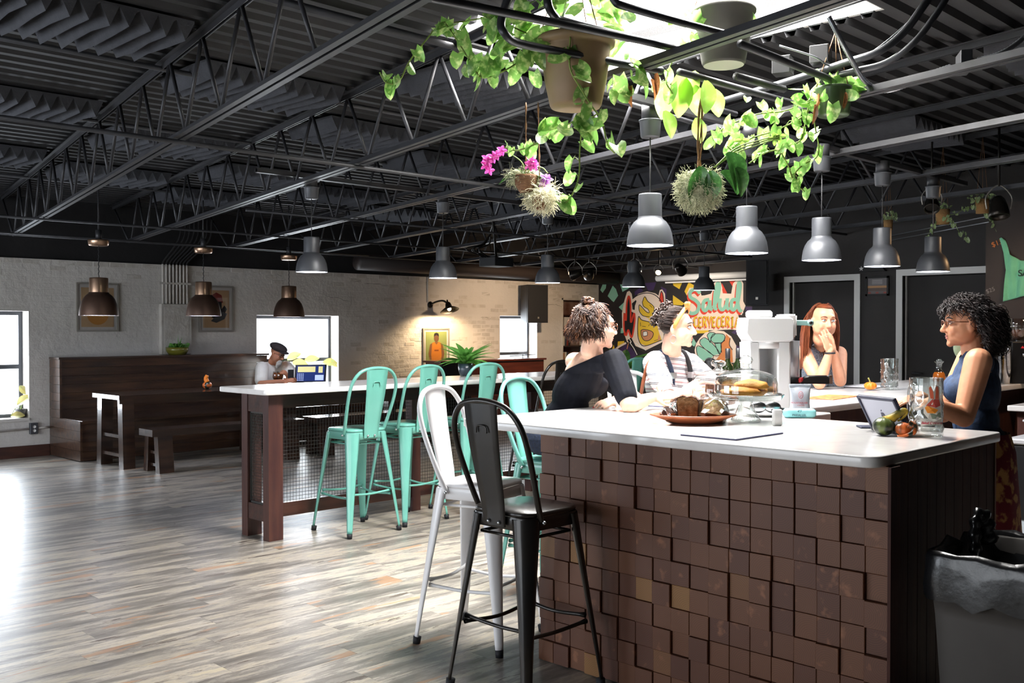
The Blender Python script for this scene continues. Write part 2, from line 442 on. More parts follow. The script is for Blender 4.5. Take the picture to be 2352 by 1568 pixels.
# windows: reveal, grey aluminium frame, mullion, panes
for n, (x0, x1, z0, z1) in enumerate(WIN, 1):
    wd = thing('window_%d' % n, None, None, ((x0 + x1) / 2, YB + .2, z0), kind='structure')
    y = YB + .2; t = .045; zm = z0 + (z1 - z0) * .48
    for nm, q in (('window_frame', (x0, x0 + t, z0, z1)), ('window_frame', (x1 - t, x1, z0, z1)), ('window_frame', (x0 + t, x1 - t, z0, z0 + t)), ('window_frame', (x0 + t, x1 - t, z1 - t, z1)), ('window_rail', (x0 + t, x1 - t, zm - .025, zm + .025))):
        b = MB(); b.bx(q[0], q[1], y, y + .06, q[2], q[3]); b.build(nm, 'window_grey', wd, True)
    for q in ((z0 + t, zm - .025), (zm + .025, z1 - t)):
        b = MB(); b.bx(x0 + t, x1 - t, y + .025, y + .031, q[0], q[1]); b.build('pane', 'pane_glass', wd, True)
    b = MB(); b.bx(x0, x1, YB - .015, YB + .2, z0 - .03, z0 + .004); b.build('window_sill', 'paint_white', wd, True)
n = 4
wd = thing('window_4', None, None, (XL - .15, 8.6, .3), kind='structure')
for k in range(5):
    y = 6.0 + 5.2 * k / 4
    b = MB(); b.bx(XL - .2, XL - .12, y - .03, y + .03, .3, 2.2); b.build('window_frame', 'window_grey', wd, True)
for k in range(4):
    y = 6.0 + 5.2 * k / 4
    b = MB(); b.bx(XL - .165, XL - .158, y + .03, y + 1.27, .32, 2.18); b.build('pane', 'pane_glass', wd, True)
wd = thing('window_5', None, None, (XL - .15, 3.4, .3), kind='structure')  # unseen left-wall glazing, added as the opening for the extra daylight
for k in range(4):
    y = 1.75 + 3.3 * k / 3
    b = MB(); b.bx(XL - .2, XL - .12, y - .03, y + .03, .3, 2.2); b.build('window_frame', 'window_grey', wd, True)
for k in range(3):
    y = 1.75 + 3.3 * k / 3
    b = MB(); b.bx(XL - .165, XL - .158, y + .03, y + 1.07, .32, 2.18); b.build('pane', 'pane_glass', wd, True)
# baseboards
b = MB(); b.bx(XL, 4.5, YB - .025, YB, 0, .135); struct(b.build('baseboard_back', 'baseboard_wood'))
b = MB(); b.bx(8.0, 13.45, YB - .025, YB, 0, .135); struct(b.build('baseboard_back_right', 'baseboard_wood'))
b = MB(); b.bx(XR - .02, XR, 6.7, YB, 0, .13); struct(b.build('baseboard_mural', 'baseboard_wood'))
# painted bricks that stand proud of the skimmed wall
BW, BH = .205, .068
brick_me = []
for k in range(4):
    r2 = random.Random(k); b = MB(); b.rbox((0, 0, 0), (BW - .012, .03, BH - .012), .006, n=1)
    for p in b.v: p += Vector((r2.uniform(-.002, .002), r2.uniform(-.002, .002), r2.uniform(-.002, .002)))
    o = b.build('brick', 'paint_brick'); brick_me.append(o.data); bpy.data.objects.remove(o)
def brick_at(i, row, jitter=.004):
    x = i * BW + (BW / 2 if row % 2 else 0); z = 2.3 - BH / 2 - row * BH
    if x < 3.7 or x > 14.4: return False
    for h in WIN + [NICHE]:
        if h[0] - .12 < x < h[1] + .12 and h[2] - .05 < z < h[3] + .05: return False
    if 5.8 < x < 6.35 and z > 1.1: return False
    o = obj('brick', rnd.choice(brick_me), wall_back, (x, YB + rnd.uniform(.0115, .0142), z), (0, rnd.uniform(-.012, .012), 0))
    return True
nb = 0
for row in range(28):
    for i in range(18, 71):
        x = i * BW; z = 2.3 - row * BH
        pr = 0.0
        if row == 0: pr = .85
        elif row < 3: pr = .33
        v = noise.noise(Vector((x * .55, z * 1.3, 3.1)))
        if 9.4 < x < 12.2 and .85 < z < 1.75: pr = max(pr, .55 + v)
        elif x > 8.8: pr = max(pr, .12 + v * .9)
        elif x < 8.8: pr = max(pr, v * .9 - .2)
        if nb < 298 and rnd.random() < pr and brick_at(i, row): nb += 1
# wall damage: thin dark cracks over the skim coat
b = MB()
for k in range(34):
    x = rnd.uniform(3.9, 14.2); z = rnd.uniform(1.0, 2.25); pts = []
    if any(h[0] - .15 < x < h[1] + .4 and z < h[3] + .2 for h in WIN + [NICHE]) or 4.6 < x < 7: continue
    vert = rnd.random() < .45
    for q in range(rnd.randint(5, 14)):
        pts.append((x, YB - .0005, z))
        if vert: x += rnd.uniform(-.018, .018); z -= rnd.uniform(.015, .045)
        else: x += rnd.uniform(.02, .06); z += rnd.choice((0, 0, .004, -.005, -.02))
        if z > 2.28: break
    if len(pts) > 3: b.tube(pts, [.0005] + [rnd.uniform(.001, .0026) for _ in pts[2:]] + [.0005], 4)
o = b.build('crack', 'mortar_dark', wall_back); o['kind'] = 'stuff'
# ------------------------------------------------------------------ floor
b = MB(); b.bx(XL - .3, XR + .3, YF - .3, YB + .3, -.1, -.013)
floor = struct(b.build('floor', mat('subfloor', '3a3733', .8)))
PLW, PLL = .178, 1.22
cells = []
for r in range(int((YB - .2) / PLW) + 1):
    y = .2 + r * PLW + PLW / 2
    off = (r * .437) % 1 * PLL
    for i in range(-2, 12):
        x = i * PLL - off + PLL / 2
        if x - PLL / 2 > XR or x + PLL / 2 < -1: continue
        px, py, d = topx((x, y, 0))
        if d < .3: continue
        vis = -250 < px < 2500 and py < 1750 and not (3.45 < x < 9 and .8 < y < 2.9)
        if x > 6.2 and y < 7: vis = False
        cells.append((d if vis else 99 + d, x, y))
cells.sort()
b = MB(); b.box((0, 0, -.0065), (PLL - .0009, PLW - .0009, .013)); pl = b.build('plank', 'worn_planks'); plm = pl.data; bpy.data.objects.remove(pl)
rest = MB()
for k, (d, x, y) in enumerate(cells):
    if y - PLW / 2 > YB: continue
    if k < 296: obj('plank', plm, floor, (x, y, 0))
    else: rest.box((x, y, -.0065), (PLL - .0009, PLW - .0009, .013))
o = rest.build('far_planks', 'worn_planks', floor); o['kind'] = 'stuff'
# ------------------------------------------------------------------ roof deck, skylight
def slope(y, z): return z - .0164 * (y - 3)
b = MB()
prof = []; y = YF; p = .152
while y < YB + .3:
    prof += [(y, 0), (y + .05, 0), (y + .066, .038), (y + .136, .038)]; y += p
for k in range(len(prof) - 1):
    (ya, za), (yb, zb) = prof[k], prof[k + 1]
    segs = [(XL, XR + .3)]
    if SKY[2] < (ya + yb) / 2 < SKY[3]: segs = [(XL, SKY[0]), (SKY[1], XR + .3)]
    for x0, x1 in segs:
        b.quad((x0, ya, slope(ya, 3.16 + za)), (x1, ya, slope(ya, 3.16 + za)), (x1, yb, slope(yb, 3.16 + zb)), (x0, yb, slope(yb, 3.16 + zb)))
ceiling = struct(b.build('ceiling', 'deck_paint'))
b = MB()
for q in ((XL, SKY[0], YF, YB + .3), (SKY[1], XR + .3, YF, YB + .3), (SKY[0], SKY[1], YF, SKY[2]), (SKY[0], SKY[1], SKY[3], YB + .3)): b.bx(q[0], q[1], q[2], q[3], 3.36, 3.42)
struct(b.build('ceiling_roof_board', 'black_wall'))
sk = thing('skylight_shaft', None, None, ((SKY[0] + SKY[1]) / 2, (SKY[2] + SKY[3]) / 2, 3.17), kind='structure')
for x0, x1, y0, y1 in ((SKY[0] - .03, SKY[0], SKY[2], SKY[3]), (SKY[1], SKY[1] + .03, SKY[2], SKY[3]), (SKY[0] - .03, SKY[1] + .03, SKY[2] - .03, SKY[2]), (SKY[0] - .03, SKY[1] + .03, SKY[3], SKY[3] + .03)):
    b = MB(); b.bx(x0, x1, y0, y1, 3.2, 3.95); b.build('shaft_panel', 'shaft_white', sk, True)
b = MB(); b.bx(SKY[0], SKY[1], 3.34, 3.38, 3.78, 3.84); b.build('mullion', 'shaft_white', sk, True)
b = MB(); b.bx(SKY[0] - .05, SKY[1] + .05, SKY[2] - .05, SKY[3] + .05, 3.95, 3.98); b.build('shaft_cap', 'shaft_white', sk, True)
# ------------------------------------------------------------------ open-web steel joists
JS = .185; JD = Vector((JS, 1, -.0164)).normalized()
rodm = {}
b = smb(); b.tube([(0, 0, 0), (0, 0, 1)], .0115, 7); o = b.build('web_rod', 'steel_dark'); rod = o.data; bpy.data.objects.remove(o)
def bar_between(parent, mesh, a, c, name):
    a = Vector(a); c = Vector(c); t = c - a
    o = obj(name, mesh, parent)
    o.rotation_mode = 'QUATERNION'
    o.rotation_quaternion = t.to_track_quat('Z', 'Y'); o.scale = (1, 1, t.length)
    o.location = a - parent.location
    return o
def jp(k, y, z): return Vector((2.30 + 1.28 * k + JS * (y - 3), y, slope(y, z)))
JB, JT = 2.63, 3.13
SIDE = Vector((JD.y, -JD.x, 0)).normalized()
for k in range(-1, 10):
    j = thing('ceiling_joist', None, None, jp(k, 3, JB), kind='structure')
    y0, y1 = .0, 11.45
    if k >= 6: y0 = 3.4
    if k == 9: y0 = 5
    for nm, z, ya, yb in (('bottom_chord', JB, y0, y1), ('top_chord', JT, y0 - 1.5, YB)):
        b = MB()
        for sgn in (-1, 1):
            A = jp(k, ya, z) + SIDE * sgn * .024; B = jp(k, yb, z) + SIDE * sgn * .024
            t = B - A; M = Matrix.Translation(A) @ t.to_track_quat('Y', 'Z').to_matrix().to_4x4()
            up = -1 if z == JT else 1
            b.box((0, t.length / 2, 0), (.032, t.length, .006), M)
            b.box((-sgn * .013, t.length / 2, up * .018), (.006, t.length, .036), M)
        b.build(nm, 'steel_dark', j, True)
    y = y1 - .1; up = True; n = 0
    while y > max(y0, 1.2 if k > 0 else 2.6):
        a = jp(k, y, JB + .01) if up else jp(k, y, JT - .01)
        c = jp(k, y - .30, JT - .01) if up else jp(k, y - .30, JB + .01)
        if -100 < topx(a)[0] < 2450 and topx(a)[1] > -260 and n < 26 + 0 * k:
            bar_between(j, rod, a, c, 'web_rod'); n += 1
        y -= .30; up = not up
    a = jp(k, y1, JB); c = jp(k, YB, JT)
    bar_between(j, rod, a, c, 'web_rod')
# bridging bars between the joists and conduits along them
def bridging(y, z, x0, x1, r=.014):
    t = thing('ceiling_bridging_bar', None, None, (x0, y, slope(y, z)), kind='structure')
    b = smb(); b.tube([(x0, y, slope(y, z)), (x1, y, slope(y, z))], r, 8); b.build('bar', 'steel_dark', t, True)
bridging(5.47, JB - .02, -.5, 14, .014); bridging(5.78, JT - .03, -.5, 14, .016)
bridging(7.45, JT - .03, -.5, 14, .014); bridging(7.9, JB - .02, 4.6, 14, .012)
bridging(9.65, JB - .02, 1.0, 14, .012); bridging(10.4, JT - .03, 1.0, 14, .014)
bridging(11.05, JB - .02, 2.0, 8.3, .01); bridging(11.2, JB - .02, 2.0, 14, .008)
bridging(4.25, JT - .03, 2.3, 13, .02)
# ================================================================== stools
mat('teal_enamel', '66a89b', .3, coat=.4, c2='6bada0', scale=4)
mat('white_enamel', 'f3f2f4', .3, coat=.4)
mat('black_enamel', '1b1a1a', .35, metal=.3, c2='241f1b', scale=5, coat=.3)
mat('rubber', '16171c', .7)
mat('bolt_steel', 'b8bbbd', .3, metal=.9)
def make_stool(label, color, loc, rz):
    t = thing('bar_stool', label, 'bar stool', loc, rz, 'metal bar stools with hooped backs')
    b = smb(); b.rbox((0, 0, .752), (.335, .335, .022), .07, n=5); b.build('seat', color, t)
    b = smb()
    ring = []
    for zz, hw in ((.742, .166), (.735, .168), (.69, .170), (.688, .165)):
        pts = []
        for cx, cy, a0 in ((1, 1, 0), (-1, 1, PI / 2), (-1, -1, PI), (1, -1, 1.5 * PI)):
            for i in range(5):
                a = a0 + PI / 2 * i / 4; r = .06
                pts.append((cx * (hw - r) + r * math.cos(a), cy * (hw - r) + r * math.sin(a), zz))
        ring.append(pts)
    n = len(ring[0])
    b.add(sum(ring, []), [(k * n + i, k * n + (i + 1) % n, (k + 1) * n + (i + 1) % n, (k + 1) * n + i) for k in range(3) for i in range(n)])
    b.build('seat_skirt', color, t)
    for sx, sy in ((1, 1), (-1, 1), (-1, -1), (1, -1)):
        b = smb(); vs = []; m = 10
        for z, off, wt, wr in ((.735, .132, .058, .03), (.66, .142, .052, .028), (.40, .176, .036, .02), (.22, .199, .027, .016), (.06, .219, .021, .013), (.03, .222, .019, .013)):
            c = Vector((sx * off, sy * off, z)); rad = Vector((sx, sy, 0)).normalized(); tan = Vector((-sy, sx, 0)).normalized()
            for i in range(m):
                a = 2 * PI * i / m
                vs.append(c + tan * wt * math.cos(a) + rad * wr * (math.sin(a) if math.sin(a) > 0 else math.sin(a) * .3))
        k = 6
        b.add(vs, [(q * m + i, q * m + (i + 1) % m, (q + 1) * m + (i + 1) % m, (q + 1) * m + i) for q in range(k - 1) for i in range(m)] + [tuple(range((k - 1) * m, k * m))])
        lg = b.build('leg', color, t)
        b = smb(); b.tube([(sx * .221, sy * .221, .034), (sx * .224, sy * .224, .0)], [.02, .018], 10); b.build('foot_cap', 'rubber', lg)
    def off(z): return .132 + (.222 - .132) * (.735 - z) / .705
    for (ax, ay), (cx, cy), z in (((-1, -1), (1, -1), .30), ((1, -1), (1, 1), .275), ((1, 1), (-1, 1), .30), ((-1, 1), (-1, -1), .275)):
        o = off(z) - .012
        b = smb(); mid = Vector(((ax + cx) / 2 * o * .93, (ay + cy) / 2 * o * .93, z - .012))
        b.tube(bez([(ax * o, ay * o, z), mid, (cx * o, cy * o, z)], 5), [.012] + [.0085] * 9 + [.012], 8); b.build('footrest_bar', color, t)
        o = off(.655) - .012
        b = smb(); b.tube([(ax * o, ay * o, .655), (cx * o, cy * o, .655)], .007, 6); b.build('brace_bar', color, t)
    # hooped back and its central splat
    hoop = bez([(-.172, -.085, .72), (-.185, -.12, .80), (-.205, -.185, .98), (-.196, -.222, 1.10), (-.14, -.243, 1.178), (-.05, -.252, 1.205), (.05, -.252, 1.205), (.14, -.243, 1.178), (.196, -.222, 1.10), (.205, -.185, .98), (.185, -.12, .80), (.172, -.085, .72)], 5)
    b = smb(); b.tube(hoop, .0125, 10); b.build('back_hoop', color, t)
    b = smb(); vs = []; rows = []
    for z, y, hw in ((.70, -.172, .062), (.745, -.176, .064), (.80, -.184, .068), (.90, -.205, .075), (1.02, -.229, .084), (1.12, -.244, .09), (1.196, -.252, .094)):
        for q in range(5):
            x = hw * (q / 2 - 1); vs.append((x, y - .006 + .01 * (1 - (q / 2 - 1) ** 2) * .4, z))
    nb_ = len(vs)
    vs += [(x, y - .004, z) for x, y, z in vs]
    fs = [(r * 5 + q, r * 5 + q + 1, (r + 1) * 5 + q + 1, (r + 1) * 5 + q) for r in range(6) for q in range(4)]
    fs += [tuple(nb_ + i for i in f) for f in fs]
    fs += [(r * 5, (r + 1) * 5, nb_ + (r + 1) * 5, nb_ + r * 5) for r in range(6)] + [(r * 5 + 4, (r + 1) * 5 + 4, nb_ + (r + 1) * 5 + 4, nb_ + r * 5 + 4) for r in range(6)]
    b.add(vs, fs)
    sp = b.build('back_splat', color, t)
    b = smb(); b.tube(bez([(-.03, -.252, 1.08), (-.025, -.254, 1.105), (0, -.256, 1.11), (.025, -.254, 1.105), (.03, -.252, 1.08)], 4), .003, 6); b.build('pressed_rib', color, sp)
    for x, y, z in ((-.03, -.184, .716), (.03, -.184, .716), (-.186, -.085, .722), (.186, -.085, .722)):
        b = smb(); b.ell((x, y, z), .0085, 8, 6); b.build('bolt', 'bolt_steel', t)
    return t
S0 = make_stool('teal metal bar stool nearest the end of the mesh table', 'teal_enamel', (4.44, 6.07, 0), 0)
dup(S0, (4.97, 6.14, 0), .07, 'second teal bar stool along the mesh table from its open end')
dup(S0, (5.62, 6.13, 0), -.05, 'third teal bar stool along the mesh table, before the green fern')
dup(S0, (4.19, 3.86, 0), PI + .15, 'teal bar stool at the bar under the woman in the black top')
dup(S0, (7.55, 6.12, 0), 0, 'far teal bar stool showing between the two women at the bar')
SW = make_stool('white metal bar stool at the corner of the white counter', 'white_enamel', (3.325, 3.54, 0), math.radians(-162.5))
dup(SW, (5.2, 3.90, 0), PI - .1, 'white bar stool under the woman in the striped shirt')
SB = make_stool('black metal bar stool in front of the wooden block bar', 'black_enamel', (3.0, 2.92, 0), math.radians(-90))
for me_ in [c.data for c in KIDS[SB.name] if c.data]: pass
dup(SB, (6.5, 6.13, 0), 0, 'black bar stool at the mesh table behind the woman in black')
dup(SB, (8.1, 5.15, 0), -2.2, 'far black bar stool behind the glass jars and wine bottle')
dup(SB, (6.72, 4.02, 0), PI, 'dark bar stool under the red-haired woman at the bar')
for k in (-1, 0, 1):
    for q in (-1, 0, 1):
        if (k + q) % 2 == 0:
            b = MB(); b.lathe([(0, .7635), (.006, .7635)], 10, Matrix.Translation((k * .03, q * .03, 0))); b.build('drain_hole', 'rubber', SB)
# ================================================================== rounded slabs
def slab_outline(pts, rad):
    out = []
    n = len(pts)
    for i in range(n):
        p = Vector(pts[i]).to_2d(); a = Vector(pts[i - 1]).to_2d(); c = Vector(pts[(i + 1) % n]).to_2d(); r = rad[i] if hasattr(rad, '__len__') else rad
        d1 = (a - p).normalized(); d2 = (c - p).normalized()
        for k in range(6):
            t = k / 5
            q0 = p + d1 * r; q2 = p + d2 * r
            out.append(tuple((q0 * (1 - t) ** 2 + p * 2 * t * (1 - t) + q2 * t * t)))
    return out
def slab(name, pts, rad, z0, z1, material, bevel=.008):
    o2 = slab_outline(pts, rad)
    b = MB(); b.prism(o2, z0, z1)
    o = b.build(name, material)
    bm = bmesh.new(); bm.from_mesh(o.data)
    es = [e for e in bm.edges if abs(e.verts[0].co.z - e.verts[1].co.z) < 1e-6]
    bmesh.ops.bevel(bm, geom=es, offset=bevel, segments=3, profile=.6, affect='EDGES')
    for f in bm.faces: f.smooth = abs(f.normal.z) < .99
    bm.to_mesh(o.data); bm.free()
    return o
# ================================================================== mesh-sided bar table
tb = slab('table_top', [(3.68, 6.07), (8.35, 6.07), (8.35, 6.72), (3.68, 6.72)], .035, 1.032, 1.07, 'quartz')
tag(tb, 'long white quartz top of the mesh-sided bar table', 'table top')
fr = thing('mesh_bar_table', 'dark wood bar table frame filled with square wire mesh', 'table', (6, 6.4, 0))
mat('wood_post', '33191a', .42, c2='4a2a22', scale=3, stretch=(6, 6, .7), detail=6, coat=.2, bump=.1, bscale=10, rand=.1)
mat('wood_rail', '2a1714', .42, c2='41251c', scale=3, stretch=(.7, 6, 6), detail=6, coat=.2, bump=.1, bscale=10, rand=.1)
mat('wire', '4b4a48', .45, metal=.7)
for x0 in (3.76, 8.16):
    for y0, y1 in ((6.165, 6.24), (6.45, 6.53)):
        b = MB(); b.bx(x0, x0 + .115, y0, y1, 0, 1.032); b.build('post', 'wood_post', fr, True)
    b = MB(); b.bx(x0 + .005, x0 + .11, 6.24, 6.45, .90, 1.03); b.build('rail', 'wood_rail', fr, True)
    b = MB(); b.bx(x0 + .005, x0 + .11, 6.24, 6.45, .13, .245); b.build('rail', 'wood_rail', fr, True)
    for q in ((6.24, 6.252, .245, .9), (6.438, 6.45, .245, .9), (6.24, 6.45, .245, .257), (6.24, 6.45, .888, .9)):
        b = MB(); b.bx(x0 + .02, x0 + .032, *q); b.build('mesh_frame', 'wire', fr, True)
    b = MB()
    for k in range(1, 10): b.tube([(x0 + .026, 6.24 + k * .021, .25), (x0 + .026, 6.24 + k * .021, .9)], .0016, 4)
    for k in range(1, 31): b.tube([(x0 + .028, 6.245, .25 + k * .021), (x0 + .028, 6.445, .25 + k * .021)], .0016, 4)
    o = b.build('wire_mesh', 'wire', fr, True); o['kind'] = 'stuff'
for y0, y1 in ((6.39, 6.44),):
    b = MB(); b.bx(3.875, 8.16, y0, y1, .115, .215); b.build('rail', 'wood_rail', fr, True)
    b = MB(); b.bx(3.875, 8.16, y0, y1, .91, 1.03); b.build('rail', 'wood_rail', fr, True)
for x in (5.22, 6.62):
    b = MB(); b.bx(x, x + .09, 6.375, 6.455, 0, .91); b.build('post', 'wood_post', fr, True)
b = MB()
k = 3.88
while k < 8.16: b.tube([(k, 6.415, .21), (k, 6.415, .915)], .0016, 4); k += .0265
k = .222
while k < .915: b.tube([(3.876, 6.418, k), (8.16, 6.418, k)], .0016, 4); k += .0265
o = b.build('wire_mesh', 'wire', fr, True); o['kind'] = 'stuff'
# ================================================================== white counter and block bar
ct = slab('bar_counter_top', [(3.2, 1.5), (4.36, 1.5), (4.36, 2.45), (4.74, 2.45), (4.74, 2.69), (8.98, 2.69), (8.98, 3.26), (9.55, 3.26), (9.55, 3.55), (3.2, 3.55)], [.07, .03, .02, .02, .02, .02, .02, .02, .03, .05], 1.03, 1.07, 'quartz', .009)
tag(ct, 'bright white quartz counter top of the bar', 'counter top')
be = thing('block_bar', 'bar cabinet faced with stained end-grain wooden blocks', 'bar', (3.8, 2.3, 0))
b = MB(); b.bx(3.335, 4.28, 1.525, 3.1, 0, 1.03); b.build('body', mat('bar_core', '1c110d', .7), be, True)
def block_material():
    m = bpy.data.materials.new('end_grain'); m.use_nodes = True
    nt = m.node_tree; N = nt.nodes; L = nt.links; b = N['Principled BSDF']
    tc = N.new('ShaderNodeTexCoord'); oi = N.new('ShaderNodeObjectInfo')
    mr = N.new('ShaderNodeMapRange'); mr.inputs[3].default_value = -.045; mr.inputs[4].default_value = .045
    L.new(oi.outputs['Random'], mr.inputs[0])
    ml = N.new('ShaderNodeMath'); ml.operation = 'MULTIPLY'; ml.inputs[1].default_value = 7.13; L.new(oi.outputs['Random'], ml.inputs[0])
    frc = N.new('ShaderNodeMath'); frc.operation = 'FRACT'; L.new(ml.outputs[0], frc.inputs[0])
    mr2 = N.new('ShaderNodeMapRange'); mr2.inputs[3].default_value = -.045; mr2.inputs[4].default_value = .045; L.new(frc.outputs[0], mr2.inputs[0])
    cb = N.new('ShaderNodeCombineXYZ'); L.new(mr.outputs[0], cb.inputs[1]); L.new(mr2.outputs[0], cb.inputs[2])
    ad = N.new('ShaderNodeVectorMath'); L.new(tc.outputs['Object'], ad.inputs[0]); L.new(cb.outputs[0], ad.inputs[1])
    wv = N.new('ShaderNodeTexWave'); wv.wave_type = 'RINGS'; wv.rings_direction = 'X'; wv.inputs['Scale'].default_value = 42; wv.inputs['Distortion'].default_value = 1.6; wv.inputs['Detail'].default_value = 2
    L.new(ad.outputs[0], wv.inputs[0])
    nz = N.new('ShaderNodeTexNoise'); nz.inputs['Scale'].default_value = 16; nz.inputs['Detail'].default_value = 5
    of2 = N.new('ShaderNodeVectorMath'); of2.operation = 'MULTIPLY_ADD'; of2.inputs[1].default_value = (50, 50, 50)
    cb2 = N.new('ShaderNodeCombineXYZ'); [L.new(oi.outputs['Random'], cb2.inputs[i]) for i in range(3)]
    L.new(cb2.outputs[0], of2.inputs[0]); L.new(tc.outputs['Object'], of2.inputs[2]); L.new(of2.outputs[0], nz.inputs['Vector'])
    ra = N.new('ShaderNodeValToRGB'); e = ra.color_ramp.elements
    for p, c in ((.0, '5e4234'), (.5, '6d4c3a'), (.86, '7d5a42')):
        pass
    e[0].position = 0; e[0].color = lin('573120'); e[1].position = .95; e[1].color = lin('6b4229')
    n_ = e.new(.975); n_.color = lin('8a6236')
    L.new(frc.outputs[0], ra.inputs[0])
    mx = N.new('ShaderNodeMix'); mx.data_type = 'RGBA'; mx.blend_type = 'MULTIPLY'
    r2 = N.new('ShaderNodeValToRGB'); r2.color_ramp.elements[0].color = (.74, .72, .7, 1); r2.color_ramp.elements[1].color = (1.05, 1.03, 1, 1); L.new(wv.outputs[0], r2.inputs[0])
    mx.inputs[0].default_value = .8; L.new(ra.outputs[0], mx.inputs[6]); L.new(r2.outputs[0], mx.inputs[7])
    m2 = N.new('ShaderNodeMix'); m2.data_type = 'RGBA'
    r3 = N.new('ShaderNodeValToRGB'); r3.color_ramp.elements[0].position = .62; r3.color_ramp.elements[1].position = .72; L.new(nz.outputs[0], r3.inputs[0])
    L.new(r3.outputs[0], m2.inputs[0]); L.new(mx.outputs[2], m2.inputs[6]); m2.inputs[7].default_value = lin('83553a')
    L.new(m2.outputs[2], b.inputs['Base Color']); b.inputs['Roughness'].default_value = .55
    MATS['end_grain'] = m
block_material()
bs = .0905
b = MB(); b.rbox((0, 0, 0), (.07, bs - .0015, bs - .0015), .002, n=1); o = b.build('block', 'end_grain'); blk = o.data; bpy.data.objects.remove(o)
r3 = random.Random(5)
for c in range(18):
    for r in range(12):
        z1 = 1.03 - r * .0935
        h = min(.0925, z1)
        if h < .01: continue
        dep = r3.choice((0, 0, 0, .006, .006, .012, -.006))
        o = obj('block', blk, be, Vector((3.335 - .0 - dep, 1.49 + bs * (c + .5), z1 - h / 2)) - be.location, (0, 0, 0), (1, 1, h / bs))
for k in range(12):
    x0 = 3.31 + k * .082
    b = MB(); b.rbox((x0 + .041, 1.517, .515), (.0815, .018, 1.03), .002, n=1); b.build('beadboard', 'wood_bar', be, True)
b = MB(); b.bx(3.272, 3.345, 1.478, 1.489, 0, 1.03); b.build('corner_board', 'wood_bar', be, True)
b = MB(); b.bx(4.296, 4.31, 1.505, 1.6, 0, 1.03); b.build('edge_strip', mat('ply_edge', '7a4a26', .5), be, True)
bl = thing('bar_cabinet', 'dark panelled cabinet under the long run of the bar', 'cabinet', (6.9, 2.95, 0))
for k in range(9):
    x0 = 4.3 + k * .52
    b = MB(); b.bx(x0, x0 + .515, 2.78, 2.80, .06, 1.03); b.build('panel', 'wood_bar', bl, True)
b = MB(); b.bx(4.3, 8.95, 2.80, 3.14, 0, 1.03); b.build('body', 'wood_bar', bl, True)
# ================================================================== wall booth, tables, benches
bo = thing('booth_bench', 'long dark plank booth bench along the white brick wall', 'booth', (6, 11.9, 0))
YS = 11.30
for k in range(7):
    z0 = .455 + k * .0965
    b = MB(); b.add([(4.53, 11.93 - k * .004, z0), (8.3 if z0 < .4 else 7.24, 11.93 - k * .004, z0), (7.24, 11.926 - k * .004, z0 + .094), (4.53, 11.926 - k * .004, z0 + .094)] + [(4.53, 11.98, z0), (7.24, 11.98, z0), (7.24, 11.98, z0 + .094), (4.53, 11.98, z0 + .094)], [(0, 1, 2, 3), (7, 6, 5, 4), (0, 4, 5, 1), (1, 5, 6, 2), (2, 6, 7, 3), (3, 7, 4, 0)])
    b.build('back_plank', 'wood_bench', bo, True)
b = MB(); b.bx(4.5, 7.26, 11.885, 12.185, 1.13, 1.155); b.build('cap_plank', 'wood_bench', bo, True)
for k in range(5):
    y0 = YS + k * .127
    b = MB(); b.bx(4.53, 9.2, y0, y0 + .125, .425, .455); b.build('seat_plank', 'wood_bench', bo, True)
for k in range(4):
    z0 = .01 + k * .104
    b = MB(); b.bx(4.53, 9.2, YS + .02, YS + .042, z0, z0 + .102); b.build('front_plank', 'wood_bench', bo, True)
for k in range(4):
    z0 = .01 + k * .111
    b = MB(); b.bx(4.505, 4.53, YS, 12.185, z0, z0 + .109); b.build('end_plank', 'wood_bench', bo, True)
for k in range(7):
    z0 = .455 + k * .0965
    b = MB(); b.bx(4.505, 4.53, 11.88, 12.185, z0, z0 + .094); b.build('end_plank', 'wood_bench', bo, True)
def plank_table(x0, x1, label, lab2):
    t = thing('plank_table', label, 'table', ((x0 + x1) / 2, 10.75, 0))
    for k in range(4):
        y0 = 10.42 + k * .17
        b = MB(); b.bx(x0, x1, y0, y0 + .168, .735, .78); b.build('top_plank', 'wood_dark', t, True)
    b = MB(); b.bx(x0 + .002, x1 - .002, 10.415, 10.44, .69, .78); b.build('apron', 'wood_dark', t, True)
    for xe in (x0 + .03, x1 - .16):
        for ya, yb in ((10.47, 10.44), (10.98, 11.01)):
            b = MB(); b.add([(xe + dx, (ya if z else yb) + dy, z) for z in (0, .735) for dx, dy in ((0, -.055), (.13, -.055), (.13, .055), (0, .055))], [(3, 2, 1, 0), (4, 5, 6, 7), (0, 1, 5, 4), (1, 2, 6, 5), (2, 3, 7, 6), (3, 0, 4, 7)]); b.build('leg', 'wood_dark', t, True)
        for z in (.12, .32):
            b = MB(); b.bx(xe + .02, xe + .11, 10.5, 10.95, z, z + .035); b.build('rung', 'wood_dark', t, True)
    s = thing('plank_bench', lab2, 'bench', ((x0 + x1) / 2, 10.0, 0))
    for k in range(2):
        y0 = 9.86 + k * .155
        b = MB(); b.bx(x0 + .1, x1 - .02, y0, y0 + .153, .38, .45); b.build('seat_plank', 'wood_dark', s, True)
    for xe in (x0 + .16, x1 - .26):
        for ya, yb in ((9.91, 9.87), (10.12, 10.15)):
            b = MB(); b.add([(xe + dx, (ya if z else yb) + dy, z) for z in (0, .38) for dx, dy in ((0, -.045), (.16, -.045), (.16, .045), (0, .045))], [(3, 2, 1, 0), (4, 5, 6, 7), (0, 1, 5, 4), (1, 2, 6, 5), (2, 3, 7, 6), (3, 0, 4, 7)]); b.build('leg', 'wood_dark', s, True)
        for z in (.06, .19):
            b = MB(); b.bx(xe + .03, xe + .13, 9.93, 10.09, z, z + .03); b.build('rung', 'wood_dark', s, True)
